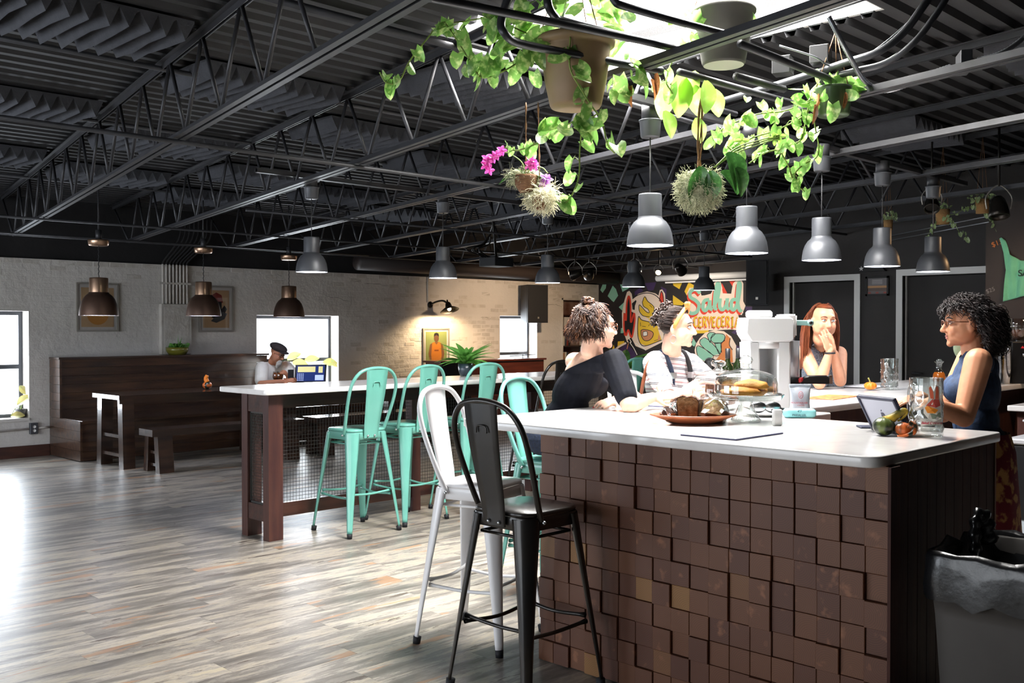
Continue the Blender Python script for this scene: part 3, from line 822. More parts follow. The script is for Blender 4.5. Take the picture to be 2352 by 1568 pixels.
plank_table(4.56, 6.5, 'dark plank table in front of the booth, its end catching window light', 'dark plank bench before the table with the small gourd')
plank_table(6.56, 8.7, 'dark plank table where the man in the cap sits', 'dark plank bench before the table with the laptop')
# ================================================================== pendant lamps
mat('lamp_grey', '484a4f', .42, metal=.2)
mat('lamp_black', '2a2a2c', .5, metal=.2)
mat('lamp_inside', 'f2f2f0', .5)
mat('cord_grey', '3c3c3e', .6)
mat('bulb_led', 'ffffff', .4, emit='dfe6ff', estr=70)
mat('copper', 'a88872', .3, metal=.9, c2='b8987f', scale=3)
mat('bronze', '5d473c', .42, metal=.6, c2='6b5346', scale=4)
def shade(t, R, body, neck, prof, nprof, inner):
    b = smb(); b.lathe(prof, 36); o = b.build('shade', body, t)
    b = smb(); b.lathe(inner, 36); b.build('shade_lining', 'lamp_inside', o)
    b = smb(); b.lathe(nprof, 28); b.build('neck', neck, t)
def pendant(label, loc, zc, grey='lamp_grey'):
    t = thing('pendant_lamp', label, 'pendant lamp', loc, 0, 'grey bell pendant lamps')
    R = .1213
    shade(t, R, grey, grey, [(R, 0), (R * 1.0, .006), (.119, .03), (.113, .065), (.102, .095), (.085, .122), (.066, .138), (.063, .146), (.061, .15)], [(.061, .148), (.0605, .26), (.058, .268), (.02, .272), (0, .272)], [(R - .003, .001), (.116, .03), (.11, .065), (.099, .093), (.082, .118), (.055, .13), (0, .13)])
    b = smb(); b.ell((0, 0, .055), (.048, .048, .05), 14, 10); b.build('bulb', 'bulb_led', t)
    b = smb(); b.tube([(0, 0, .27), (0, 0, zc)], .0035, 6); b.build('cord', 'cord_grey', t)
    b = smb(); b.lathe([(0, zc), (.045, zc), (.05, zc + .006), (.056, zc + .08), (.058, zc + .085), (.06, zc + .086), (.06, zc + .09), (0, zc + .09)], 24); b.build('ceiling_cup', grey, t)
    b = smb(); b.tube([(0, 0, zc + .09), (0, 0, zc + .17)], .046, 18); b.build('junction_box', 'steel_dark', t)
    l = bpy.data.lights.new('pendant_light', 'SPOT'); l.energy = 9; l.spot_size = 2.1; l.spot_blend = .5; l.shadow_soft_size = .05; l.color = (.9, .95, 1)
    lo = bpy.data.objects.new('pendant_light', l); COL.objects.link(lo); lo.location = (0, 0, -.005); setpar(lo, t)
    return t
ords = ['nearest', 'second', 'third', 'fourth', 'fifth and farthest']
A0 = None
for k, (u, v_) in enumerate(((4.21, 3.195), (5.04, 3.135), (5.89, 3.12), (6.78, 3.135), (7.70, 3.16))):
    lb = ords[k] + ' grey pendant lamp in the row over the white bar'
    if A0 is None: A0 = pendant(lb, (u, v_, 1.925), .56)
    else: dup(A0, (u, v_, 1.925), 0, lb)
for k, u in enumerate((4.376, 5.71, 7.03, 8.35, 9.64)):
    dup(A0, (u, 6.55, 1.925), 0, ords[k] + ' grey pendant lamp in the row over the mesh table')
for y, x0, x1 in ((3.15, 3.6, 8.3), (6.55, 3.9, 10.2)):
    st = thing('ceiling_strut_channel', None, None, (x0, y, 2.66), kind='structure')
    b = MB(); b.bx(x0, x1, y - .02, y + .02, 2.657 - .02, 2.662 - .02); b.bx(x0, x1, y - .02, y - .016, 2.64, 2.67); b.bx(x0, x1, y + .016, y + .02, 2.64, 2.67); b.build('channel', 'steel_dark', st, True)
def big_pendant(label, loc):
    t = thing('pendant_lamp', label, 'pendant lamp', loc, 0, 'bronze pendant lamps by the wall')
    shade(t, .19, 'bronze', 'copper', [(.19, 0), (.188, .02), (.184, .06), (.172, .115), (.153, .165), (.128, .2), (.1, .222), (.094, .235)], [(.092, .232), (.09, .37), (.086, .38), (.02, .385), (0, .385)], [(.186, .002), (.18, .06), (.168, .11), (.149, .158), (.12, .19), (.06, .21), (0, .21)])
    b = smb(); b.ell((0, 0, .08), (.06, .06, .07), 14, 10); b.build('bulb', 'bulb_led', t)
    b = smb(); b.tube([(0.004 * math.sin(q * 1.7), .004 * math.cos(q * 1.7), .38 + q * (.70 - .38) / 24) for q in range(25)], .004, 6); b.build('cord', 'rubber', t)
    b = smb(); b.lathe([(0, .70), (.085, .70), (.095, .708), (.102, .75), (.1, .762), (0, .762)], 28); b.build('ceiling_cup', 'copper', t)
    b = smb(); b.tube([(0, 0, .76), (0, 0, .86)], .03, 10); b.tube([(0, 0, .86), (0, 0, 1.42)], .008, 8); b.build('mounting_stem', 'steel_dark', t)
    l = bpy.data.lights.new('pendant_light', 'SPOT'); l.energy = 5; l.spot_size = 2.1; l.spot_blend = .5; l.shadow_soft_size = .08; l.color = (.92, .95, 1)
    lo = bpy.data.objects.new('pendant_light', l); COL.objects.link(lo); lo.location = (0, 0, -.005); setpar(lo, t)
    return t
C0 = big_pendant('left bronze pendant lamp, hanging before the framed orange print', (4.22, 10.1, 1.62))
dup(C0, (5.52, 10.4, 1.63), 0, 'middle bronze pendant lamp, next to the white conduit pipes')
dup(C0, (6.83, 10.72, 1.63), 0, 'right bronze pendant lamp, in front of the window by the man')
# ================================================================== acoustic foam on the deck
def foam(k, y, n=10, w=1.0, d=.62, lab=None):
    u = 2.30 + 1.28 * (k + .5) + JS * (y - 3)
    t = b = MB(); p = w / n
    pts = [(-w / 2, .012)]
    for i in range(n): pts += [(-w / 2 + p * (i + .04), 0.0), (-w / 2 + p * (i + .5), -.095), (-w / 2 + p * (i + .96), 0.0)]
    pts += [(w / 2, .012)]
    vs = []
    for yy in (-d / 2, -d / 6, d / 6, d / 2):
        for i, (a, c) in enumerate(pts): vs.append((a + .006 * math.sin(yy * 9 + i), yy + (rnd.uniform(-.012, .012) if c < -.05 else 0), c + (rnd.uniform(-.008, .008) if c < -.05 else 0)))
    m = len(pts)
    fs = [(q * m + i, q * m + i + 1, (q + 1) * m + i + 1, (q + 1) * m + i) for q in range(3) for i in range(m - 1)]
    fs += [tuple(range(m)), tuple(range(3 * m, 4 * m)), (0, m - 1, 4 * m - 1, 3 * m)]
    b.add(vs, fs)
    o = b.build('acoustic_foam_panel', 'foam_grey'); o.location = (u, y, slope(y, 3.135)); o.rotation_euler = (.0, 0, -.0)
    tag(o, lab or 'grey wedge acoustic foam panel under the corrugated roof deck', 'foam panel', 'acoustic foam panels between the roof joists')
ords_ = ['first', 'second', 'third', 'fourth', 'fifth', 'sixth', 'seventh', 'eighth']
for k, ys in ((-1, (5.25, 7.3, 9.35)), (0, (5.85, 7.95, 9.8)), (1, (4.85, 6.6, 8.9, 10.6)), (2, (7.2, 9.5)), (3, (1.9, 4.6, 8.1, 10.4)), (4, (3.6, 6.3, 9.0)), (5, (7.6, 10.0)), (6, (8.6,))):
    for q_, y in enumerate(ys): foam(k, y, lab=ords_[q_] + ' foam panel from the front in the ' + ords_[k + 1] + ' roof bay from the left')
# ================================================================== conduits, boxes and cables under the skylight
mat('conduit_grey', '3d3e41', .38, metal=.5)
mat('armour_cable', '9a9da3', .35, metal=.8)
def conduit(label, pts, r, n=6, m='conduit_grey', ridged=False, name='electrical_conduit', cat='conduit'):
    P = bez(pts, n)
    rs = [r * (1 + .18 * (i % 2)) for i in range(len(P))] if ridged else r
    b = smb(); b.tube(P, rs, 8); o = b.build(name, m)
    return tag(o, label, cat)
conduit('long straight conduit crossing above the hanging clay pot', [atz(940, -14, 2.700), atz(1250, 47, 2.700), atz(1545, 108, 2.700)], .017)
conduit('bent conduit curving down in front of the big clay pot', [atz(1180, -40, 2.860), atz(1152, 45, 2.720), atz(1160, 78, 2.660), atz(1195, 100, 2.640), atz(1300, 121, 2.640), atz(1450, 150, 2.640), atz(1520, 163, 2.640)], .017)
conduit('bent conduit above the pothos leaves, ending at the beam', [atz(1262, -40, 2.880), atz(1258, 5, 2.780), atz(1272, 35, 2.740), atz(1300, 50, 2.730), atz(1440, 85, 2.720), atz(1580, 118, 2.720)], .017)
conduit('bent conduit crossing the bright skylight opening', [atz(1395, -40, 2.910), atz(1412, 2, 2.830), atz(1440, 16, 2.810), atz(1560, 50, 2.790), atz(1680, 82, 2.780)], .017)
conduit('thick conduit sweeping up over the right-hand plants', [atz(1640, 238, 2.78), atz(1800, 190, 2.77), atz(1940, 145, 2.76), atz(2020, 118, 2.78), atz(2075, 75, 2.86), atz(2120, 15, 2.98), atz(2150, -30, 3.08)], .019)
conduit('second thick conduit sweeping up beside the first', [atz(1880, 186, 2.72), atz(1960, 164, 2.72), atz(2035, 144, 2.73), atz(2100, 97, 2.80), atz(2152, 30, 2.93), atz(2180, -15, 3.03)], .016)
conduit('ridged armoured cable drooping from the beam to the grey box', [atz(1903, 38, 2.9), atz(1925, 80, 2.82), atz(1952, 130, 2.74), atz(1985, 185, 2.69), atz(2030, 208, 2.675), atz(2080, 196, 2.675), atz(2130, 172, 2.69), atz(2185, 152, 2.72)], .011, 16, 'armour_cable', True, 'armoured_cable', 'cable')
conduit('ridged armoured cable leaving the grey box to the right', [atz(2245, 138, 2.73), atz(2300, 122, 2.75), atz(2352, 86, 2.84), atz(2390, 40, 2.95)], .011, 16, 'armour_cable', True, 'armoured_cable', 'cable')
conduit('thin white cable looping along the right-hand conduit', [atz(1790, 105, 2.86), atz(1870, 130, 2.8), atz(1905, 150, 2.77), atz(1960, 143, 2.79), atz(2010, 115, 2.84), atz(2060, 75, 2.92), atz(2130, 10, 3.05)], .005, 8, 'armour_cable', False, 'ceiling_cable', 'cable')
def jbox(label, c, s, rz, m_='lamp_black'):
    t = thing('junction_box', label, 'junction box', c, rz)
    b = MB(); b.rbox((0, 0, 0), s, .004); b.build('box', m_, t)
    for q in (-1, 0, 1):
        b = smb(); b.lathe([(.012, 0), (.014, .0008), (.014, .0012), (0, .0012)], 16, Matrix.Translation((q * .035, -s[1] / 2, -.01)) @ Matrix.Rotation(PI / 2, 4, 'X')); b.build('knockout', m_, t)
jbox('flat grey steel junction box on the right-hand joist', atz(2214, 144, 2.72), (.13, .05, .09), .55, 'conduit_grey')
jbox('black junction box left of the hanging nursery pot', atz(1798, 152, 2.80), (.09, .09, .085), .3)
jbox('black junction box above the hanging nursery pot', atz(1885, 128, 2.84), (.1, .09, .085), .3)
# bars that cross the skylight bay and carry the pots
for i, (a, c, r) in enumerate((((1475, 205), (1690, 262), .016), ((1560, 165), (1850, 245), .018), ((1700, 100), (1990, 215), .018), ((1400, 225), (1620, 290), .014), ((1690, 175), (1800, 205), .02))):
    t = thing('ceiling_cross_bar', None, None, atz(a[0], a[1], 2.7), kind='structure')
    b = smb(); b.tube([atz(a[0], a[1], 2.70), atz(c[0], c[1], 2.70)], r, 8); b.build('bar', 'steel_dark', t, True)
# round duct high along the wall
b = smb(); b.tube([(8.6, 11.72, 2.44), (10.5, 11.72, 2.43), (12.5, 11.72, 2.42), (14.4, 11.72, 2.41)], .12, 20)
tag(b.build('air_duct', mat('duct_brown', '2c2422', .55)), 'round dark air duct high along the brick wall', 'duct')
# ================================================================== things on the brick wall
mat('frame_silver', 'a9a49c', .35, metal=.5)
mat('mat_board', 'cfcac6', .7)
def framed(label, x0, x1, z0, z1, art, wid=.022, fm='frame_silver', border=.035, paper='c2a27c'):
    t = thing('framed_print', label, 'picture', ((x0 + x1) / 2, YB, z0))
    y = YB - .03
    for q in ((x0, x0 + wid, z0, z1), (x1 - wid, x1, z0, z1), (x0 + wid, x1 - wid, z0, z0 + wid), (x0 + wid, x1 - wid, z1 - wid, z1)):
        b = MB(); b.bx(q[0], q[1], y, YB - .002, q[2], q[3]); b.build('frame_bar', fm, t, True)
    b = MB(); b.bx(x0 + wid, x1 - wid, y + .012, y + .016, z0 + wid, z1 - wid); b.build('mat_board', 'mat_board', t, True)
    m = wid + border
    b = MB(); b.bx(x0 + m, x1 - m, y + .009, y + .0125, z0 + m, z1 - m); b.build('print_sheet', mat('print_' + paper, paper, .7), t, True)
    for k, (col, pts) in enumerate(art):
        b = MB(); b.prism([(x0 + (x1 - x0) * a, z0 + (z1 - z0) * c) for a, c in pts], y + .008 - k * .0006, y + .009 - k * .0006, 'y'); b.build('printed_shape', mat('print_' + col, col, .7), t, True)
    b = MB(); b.bx(x0 + wid, x1 - wid, y + .003, y + .0045, z0 + wid, z1 - wid); b.build('picture_glass', 'pane_glass', t, True)
circ = lambda cx, cy, r, s=1, n=20: [(cx + r * math.cos(2 * PI * i / n), cy + r * s * math.sin(2 * PI * i / n)) for i in range(n)]
framed('framed tan print of an orange disc behind the left pendant', 4.82, 5.33, 1.45, 2.04, [('c7893f', circ(.5, .36, .26, .85)), ('b9742c', circ(.5, .42, .2, .5))])
framed('framed tan print of a red-hatted dark figure', 6.40, 6.89, 1.44, 2.05, [('8c2f22', [(.3, .62), (.34, .78), (.5, .86), (.66, .8), (.7, .64), (.5, .6)]), ('1c1a1c', [(.36, .32), (.5, .28), (.72, .36), (.82, .5), (.74, .58), (.66, .5), (.66, .66), (.5, .66), (.46, .46)]), ('49484a', [(.34, .24), (.5, .2), (.74, .28), (.82, .4), (.7, .44), (.5, .36)])], paper='bf9a72')
framed('framed green poster of a basketball player under the wall lamp', 10.2, 10.75, .88, 1.49, [('6b4a31', circ(.5, .74, .095, 1.1)), ('231a17', [(.4, .78), (.42, .86), (.5, .885), (.58, .86), (.6, .78), (.5, .82)]), ('7d5536', [(.26, .58), (.4, .64), (.6, .64), (.74, .58), (.8, .34), (.76, .18), (.24, .18), (.2, .34)]), ('c77a28', [(.34, .62), (.42, .64), (.5, .57), (.58, .64), (.66, .62), (.7, .3), (.68, .17), (.32, .17), (.3, .3)]), ('8c4a1c', [(.42, .44), (.58, .44), (.58, .4), (.42, .4)])], paper='8c9a5e')
# electric panel, conduits and outlet
ep = thing('breaker_box', 'flat white electrical panel below the bundle of pipes', 'electrical panel', (6.06, YB, 1.16))
b = MB(); b.rbox((6.065, YB - .035, 1.48), (.41, .07, .64), .006); b.build('cover', 'paint_brick', ep, True)
b = MB(); b.bx(5.9, 6.23, YB - .074, YB - .069, 1.2, 1.76); b.build('door_panel', 'paint_brick', ep, True)
cb_ = thing('conduit_bundle', 'bundle of white pipes rising from the electrical panel to the ceiling', 'conduit', (6.06, YB - .03, 1.8))
for k in range(8):
    x = 5.895 + k * .047; dx = .16 + k * .012
    b = smb(); b.tube(bez([(x, YB - .04, 1.79), (x, YB - .04, 2.26), (x, YB - .04, 2.3)], 3), .014, 8); p_ = b.build('pipe', 'paint_brick', cb_, True)
    b = smb(); b.tube(bez([(x, YB - .04, 2.3), (x + .02, YB - .05, 2.36), (x + dx, YB - .16, 2.62), (x + dx + .02, YB - .2, 2.9)], 4), .014, 8); b.build('painted_pipe', 'black_wall', cb_, True)
b = MB(); b.bx(5.84, 6.27, YB - .058, YB - .052, 2.05, 2.075); b.build('pipe_strap', 'paint_brick', cb_, True)
ou = thing('wall_outlet', 'grey power outlet on the wall left of the booth', 'outlet', (4.32, YB, .3))
b = MB(); b.rbox((4.32, YB - .022, .33), (.09, .045, .13), .006); b.build('outlet_box', 'window_grey', ou, True)
for z in (.305, .35):
    b = smb(); b.lathe([(0, 0), (.017, 0), (.018, .002)], 14, Matrix.Translation((4.32, YB - .047, z)) @ Matrix.Rotation(PI / 2, 4, 'X')); b.build('socket', 'trim_white', ou, True)
b = smb(); b.tube([(3.0, YB - .02, .3), (4.27, YB - .02, .33)], .012, 8); b.tube([(4.37, YB - .02, .33), (4.5, YB - .02, .335)], .012, 8); b.build('pipe_run', 'paint_brick', ou, True)
# gooseneck wall lamp
mat('lamp_iron', '16130f', .45, metal=.4)
mat('bulb_warm', 'ffffff', .4, emit='ffd9a0', estr=40)
wl = thing('wall_lamp', 'black barn-style wall lamp over the basketball poster', 'wall lamp', (10.36, YB, 1.85))
b = smb(); b.lathe([(0, 0), (.05, 0), (.055, .012), (.03, .03), (0, .03)], 18, Matrix.Translation((10.36, YB - .001, 1.86)) @ Matrix.Rotation(PI / 2, 4, 'X')); b.build('wall_plate', 'lamp_iron', wl, True)
b = smb(); b.tube(bez([(10.36, YB - .02, 1.86), (10.37, YB - .12, 1.90), (10.40, YB - .26, 1.92), (10.44, YB - .33, 1.88)], 5), .016, 8); b.build('arm', 'lamp_iron', wl, True)
Mx = Matrix.Translation((10.45, YB - .36, 1.79)) @ Matrix.Rotation(-.35, 4, 'X')
b = smb(); b.lathe([(.15, -.03), (.152, -.025), (.10, .01), (.055, .035), (.042, .09), (.03, .11), (.012, .12), (.012, .15), (0, .16)], 26, Mx); s_ = b.build('shade', 'lamp_iron', wl, True)
b = smb(); b.ell((0, 0, .0), .03, 12, 8, Mx); b.build('bulb', 'bulb_warm', wl, True)
b = smb(); b.tube([(10.30, YB - .02, 1.9), (10.30, YB - .02, 2.3)], .012, 8); b.build('supply_pipe', 'paint_brick', wl, True)
spot('wall_lamp_light', (10.45, YB - .38, 1.745), (10.5, YB - .02, .9), 60, (1, .72, .42), 150, .5, .03)
# loudspeakers
mat('speaker_black', '17171a', .6, bump=.2, bscale=300)
def speaker(label, loc, rz, s=(.40, .36, .64)):
    t = thing('loudspeaker', label, 'speaker', loc, rz)
    x, y, z = s[0] / 2, s[1] / 2, s[2] / 2
    b = MB(); b.prism([(-x, -y), (x, -y), (x * .98, -y * .7), (x * .62, y), (-x * .62, y), (-x * .98, -y * .7)], -z, z); b.build('cabinet', 'speaker_black', t)
    b = MB(); b.rbox((0, -y - .006, 0), (s[0] - .03, .014, s[2] - .03), .004); b.build('grille', 'speaker_black', t)
    b = MB(); b.bx(-.014, .014, -y - .016, -y - .012, -z + .07, -z + .1); b.build('badge', 'frame_silver', t)
    b = MB(); b.bx(-.03, .03, y - .01, y + .17, -.1, .1); b.build('wall_bracket', 'lamp_iron', t)
speaker('black loudspeaker on the brick wall above the small window', (12.35, 11.86, 1.9), -.25)
speaker('black loudspeaker hung at the corner beside the mural', (10.57, 6.40, 2.03), math.radians(-70), (.26, .26, .54))
# piano under the small window
mat('piano_wood', '42201a', .3, c2='55291f', scale=3, stretch=(.6, 6, 6), coat=.5)
pn = thing('upright_piano', 'reddish-brown upright piano back under the small window', 'piano', (11.0, 11.5, 0))
b = MB(); b.bx(9.85, 12.1, 11.36, 11.7, .02, .97); b.build('case', 'piano_wood', pn, True)
b = MB(); b.rbox((10.975, 11.53, .985), (2.31, .42, .03), .006); b.build('lid', 'piano_wood', pn, True)
b = MB(); b.bx(9.86, 10.45, 11.34, 11.358, .1, .96); b.build('dark_cloth', 'rubber', pn, True)
sd = thing('music_stand', 'thin black stand on the piano before the small window', 'stand', (11.75, 11.5, 1.0))
b = smb(); b.tube([(11.75, 11.5, 1.0), (11.75, 11.5, 1.06)], .006, 6); b.build('stem', 'lamp_iron', sd, True)
b = smb(); b.tube([(11.45, 11.5, 1.04), (12.05, 11.5, 1.055)], .006, 6); b.build('bar', 'lamp_iron', sd, True)
# niche shelves with a few books
nsh = []
for k, z in enumerate((.86, 1.15, 1.46, 1.72)):
    b = MB(); b.bx(NICHE[0], NICHE[1], YB + .02, YB + .28, z, z + .022); o = b.build('niche_shelf', 'wood_dark'); tag(o, ['lowest', 'second lowest', 'second highest', 'highest'][k] + ' dark shelf in the wall niche', 'shelf')
bcol = ['8a5a33', 'c9c2b4', '3a4148', '7a2f22', '2d2b2a', 'b99a5a']
for k in range(9):
    z = (1.172, .882)[k // 5]; x = 13.53 + (k % 5) * .05
    b = MB(); h = rnd.uniform(.15, .2); b.bx(x, x + .036, YB + .06, YB + .2, z, z + h); b.box((x + .018, YB + .13, z + h * .5), (.03, .142, h * .9))
    o = b.build('book', mat('book_%d' % k, bcol[k % 6], .6)); tag(o, ['brown', 'cream', 'slate', 'red', 'black', 'tan'][k % 6] + ' book, ' + ords_[k % 5] + ' from the left on the ' + ('upper' if k < 5 else 'lower') + ' niche shelf', 'book', 'books in the wall niche')
b = MB(); b.bx(13.62, 13.80, YB + .07, YB + .085, 1.482, 1.69); o = b.build('small_print', 'mat_board'); tag(o, 'small black and white print standing in the wall niche', 'picture')
b = MB(); b.prism([(13.64, 1.5), (13.78, 1.5), (13.78, 1.66), (13.64, 1.54)], YB + .066, YB + .07, 'y'); setpar(b.build('print_shape', 'rubber'), o)
b = MB(); b.bx(NICHE[0] - .03, NICHE[0], YB - .01, YB + .02, .5, 2.03); b.bx(NICHE[0] - .03, NICHE[1] + .03, YB - .01, YB + .02, 2.0, 2.04); struct(b.build('trim_1', 'paint_brick'))
# stage spotlights
mat('lamp_chrome', '3a3632', .3, metal=.8)
def can(label, loc, aim, s=1.0, lit=None, name='spotlight'):
    t = thing(name, label, 'spotlight', loc)
    d = (Vector(aim) - Vector(loc)).normalized(); M = d.to_track_quat('Z', 'Y').to_matrix().to_4x4() @ Matrix.Scale(s, 4)
    b = smb(); b.lathe([(0, -.09), (.03, -.09), (.045, -.07), (.06, -.02), (.068, .03), (.07, .06), (.066, .062), (.055, .03)], 20, M); b.build('housing', 'lamp_chrome', t)
    b = smb(); b.lathe([(0, .028), (.056, .03)], 18, M); b.build('lens', 'bulb_warm' if lit else 'lamp_iron', t)
    sd = Vector((1, -1, 0)).normalized() * .085 * s
    b = smb(); b.tube(bez([-sd, -sd * 1.05 + Vector((0, 0, .09 * s)), Vector((0, 0, .17 * s)), sd * 1.05 + Vector((0, 0, .09 * s)), sd], 5), .005 * s, 6); b.build('yoke', 'frame_silver', t)
    b = smb(); b.tube([(0, 0, .16 * s), (0, 0, slope(loc[1], 3.15) - loc[2])], .009 * s, 6); b.build('hanger', 'lamp_iron', t)
    return t
can('left of two silver spotlights above the loudspeaker', (11.0, 9.7, 2.27), (10, 12, 1.5), 1.1, True)
can('right of two silver spotlights above the loudspeaker', (11.2, 9.6, 2.27), (13, 12, 1.5), 1.1)
can('dark spotlight left of the lamp before the mural', (12.2, 9.55, 2.35), (13.5, 11, 1), 1.2)
can('small lit warm spotlight beside the lamp before the mural', (12.2, 9.1, 2.33), (10, 8, 1.2), .7, True)
can('dark spotlight right of the lamp before the mural', (12.4, 8.85, 2.37), (14, 9, 1.5), 1.2)
spot('stage_light_a', (11.0, 9.7, 2.2), (11.9, 12.2, 1.4), 330, (1, .72, .47), 95, .8, .06)
spot('stage_light_b', (12.2, 9.5, 2.3), (14.5, 10.4, 1.4), 300, (1, .86, .7), 110, .8, .06)
pj = thing('projector', 'black projector and cables hanging between two lamps', 'projector', (7.8, 8.3, 2.2))
b = MB(); b.rbox((7.95, 8.2, 2.24), (.3, .26, .1), .01); b.build('case', 'speaker_black', pj, True)
b = smb(); b.tube([(7.95, 8.2, 2.29), (7.9, 8.25, 3.06)], .015, 8); b.build('ceiling_mount', 'lamp_iron', pj, True)
for k in range(5):
    b = smb(); b.tube(bez([(7.8 + k * .04, 8.3, 2.3), (7.7 + rnd.uniform(-.1, .1), 8.4 + rnd.uniform(-.1, .1), 2.38), (7.85 + rnd.uniform(-.1, .1), 8.3, 2.45), (7.9, 8.25, 2.56)], 6), .008, 6); b.build('cable_loop', 'lamp_iron', pj, True)
# ================================================================== painted mural
mu = thing('wall_mural_painting', 'colourful painted mural of a masked figure, a fist and bold lettering', 'mural', (XR - .01, 10, 0))
MUC = {'mint': '8cc5ac', 'cream': 'efd9c6', 'yellow': 'e6bd2c', 'red': 'dd4027', 'purple': '3f2a55', 'black': '1b1718', 'peach': 'cf8a5e', 'orange': 'd98547', 'white': 'f3eee6'}
for k, c in MUC.items(): mat('mural_' + k, c, .65, c2=c, scale=3, bump=.25, bscale=14, world=True)
MLAY = [0]
def mpoint(X, Y): q = atu(1280 + X / 4.704, 600 + Y / 4.704, XR); return q.y, q.z
def mpoly(col, pts, layer, name='painted_shape'):
    x1 = XR - .0015 * layer - .0008
    b = MB(); b.prism([mpoint(*p) for p in pts], x1, x1 + .0012, 'x'); b.build(name, 'mural_' + col, mu, True)
def mstroke(col, pts, wd, layer, name='painted_stroke', n=6, taper=False):
    P = [Vector((p[0], p[1], 0)) for p in pts]; P = bez(P, n); L_, R_ = [], []
    for i, p in enumerate(P):
        t = (P[min(i + 1, len(P) - 1)] - P[max(i - 1, 0)]).normalized(); nn = Vector((-t.y, t.x, 0)) * wd / 2
        if taper: nn *= .25 + .75 * math.sin(PI * min(1, max(0, i / (len(P) - 1))))
        L_.append(p + nn); R_.append(p - nn)
    b = MB(); x1 = XR - .0015 * layer - .0008
    for i in range(len(P) - 1):
        q = [mpoint(v.x, v.y) for v in (L_[i], L_[i + 1], R_[i + 1], R_[i])]
        b.add([(x1 - i * 2e-5, y, z) for y, z in q], [(0, 1, 2, 3)])
    b.build(name, 'mural_' + col, mu, True)
for pts in ([(465, 310), (490, 250), (530, 250), (525, 290), (490, 340)], [(545, 375), (600, 262), (635, 300), (658, 370), (610, 440), (590, 425)], [(680, 250), (770, 250), (775, 290), (705, 330)], [(665, 495), (735, 430), (740, 500), (700, 530)], [(690, 720), (715, 720), (715, 775), (685, 775)], [(2200, 470), (2220, 470), (2220, 540), (2200, 540)], [(1470, 830), (1500, 880), (1480, 920), (1450, 900)]): mpoly('mint', pts, 1)
for pts in ([(945, 235), (1070, 225), (1040, 310), (985, 320)], [(835, 330), (900, 280), (930, 320), (840, 370)], [(1120, 270), (1180, 300), (1180, 400), (1150, 420)], [(2030, 490), (2125, 490), (2125, 600), (2050, 600)], [(1900, 890), (1985, 930), (1940, 1000)], [(2000, 810), (2050, 770), (2060, 860)], [(1880, 770), (1950, 720), (1930, 790)]): mpoly('purple', pts, 1)
for pts in ([(1250, 235), (1350, 230), (1320, 300), (1255, 260)], [(1420, 225), (1500, 270), (1400, 370), (1375, 325)], [(1250, 365), (1375, 455), (1350, 475), (1250, 470)], [(575, 1000), (610, 900), (625, 950), (590, 1015)], [(655, 865), (725, 860), (720, 900), (650, 935)], [(1480, 745), (1640, 745), (1620, 775), (1490, 780)]): mpoly('yellow', pts, 1)
for pts in ([(1850, 200), (1925, 195), (1900, 280)], [(1780, 235), (1835, 340), (1800, 375), (1770, 300)]): mpoly('red', pts, 1)
# masked figure
mpoly('cream', [(700, 560), (725, 430), (755, 330), (780, 318), (805, 350), (815, 405), (880, 350), (970, 325), (1060, 345), (1095, 370), (1110, 310), (1135, 303), (1165, 350), (1175, 520), (1165, 700), (1140, 870), (960, 960), (850, 915), (755, 870), (705, 730)], 2)
mpoly('purple', [(560, 1090), (640, 975), (740, 890), (830, 960), (880, 1090)], 2)
mstroke('cream', [(575, 1015), (650, 935), (745, 880)], 20, 3)
mpoly('black', [(745, 560), (760, 420), (775, 365), (795, 420), (800, 540), (835, 560), (830, 690), (805, 815), (780, 740), (765, 735), (740, 800), (722, 690)], 3)
mstroke('red', [(733, 800), (722, 690), (728, 560), (745, 640), (752, 470), (775, 375), (795, 470), (798, 660), (832, 560), (840, 640), (815, 800), (795, 810), (770, 740), (748, 800), (730, 760)], 17, 4)
mpoly('black', [(808, 455), (850, 418), (858, 430), (840, 480), (838, 525), (815, 520)], 3)
mpoly('black', [(760, 850), (800, 820), (860, 940), (960, 1000), (900, 1010), (820, 960)], 3)
mstroke('black', [(815, 405), (880, 362), (970, 342), (1050, 360), (1110, 410), (1145, 480)], 9, 4)
mpoly('red', [(1108, 430), (1118, 350), (1130, 330), (1145, 380), (1150, 490)], 4)
mstroke('black', [(1105, 430), (1118, 345), (1130, 325), (1148, 380), (1155, 495)], 7, 5)
mpoly('yellow', [(922, 440), (948, 382), (980, 430), (1045, 490), (1055, 570), (1062, 640), (1000, 600), (995, 620), (925, 585), (888, 530), (892, 470), (910, 500), (960, 540), (995, 555), (985, 520), (935, 485)], 4)
mstroke('black', [(922, 440), (948, 382), (980, 430), (1045, 490), (1055, 570), (1060, 640)], 7, 5)
mstroke('black', [(1000, 600), (925, 585), (888, 530), (892, 470), (960, 540), (995, 555), (985, 520), (935, 485), (922, 440)], 7, 5)
mpoly('yellow', [(880, 600), (915, 632), (1000, 655), (990, 625), (1060, 610), (1105, 780), (1130, 850), (960, 912), (900, 885), (872, 780)], 4)
mstroke('black', [(1000, 655), (915, 632), (880, 600), (872, 780), (900, 885), (960, 912), (1130, 850)], 8, 5)
mpoly('peach', [(908, 745), (940, 735), (1010, 750), (1040, 775), (1030, 820), (990, 855), (940, 850), (912, 800)], 5)
mstroke('black', [(908, 745), (940, 735), (1010, 750), (1040, 775), (1030, 820), (990, 855), (940, 850), (912, 800), (908, 745)], 7, 6)
mpoly('white', [(930, 762), (972, 758), (975, 800), (932, 805)], 6)
mstroke('black', [(930, 762), (972, 758), (975, 800), (932, 805), (930, 762)], 6, 7)
mpoly('peach', [(1085, 855), (1100, 785), (1120, 850)], 5)
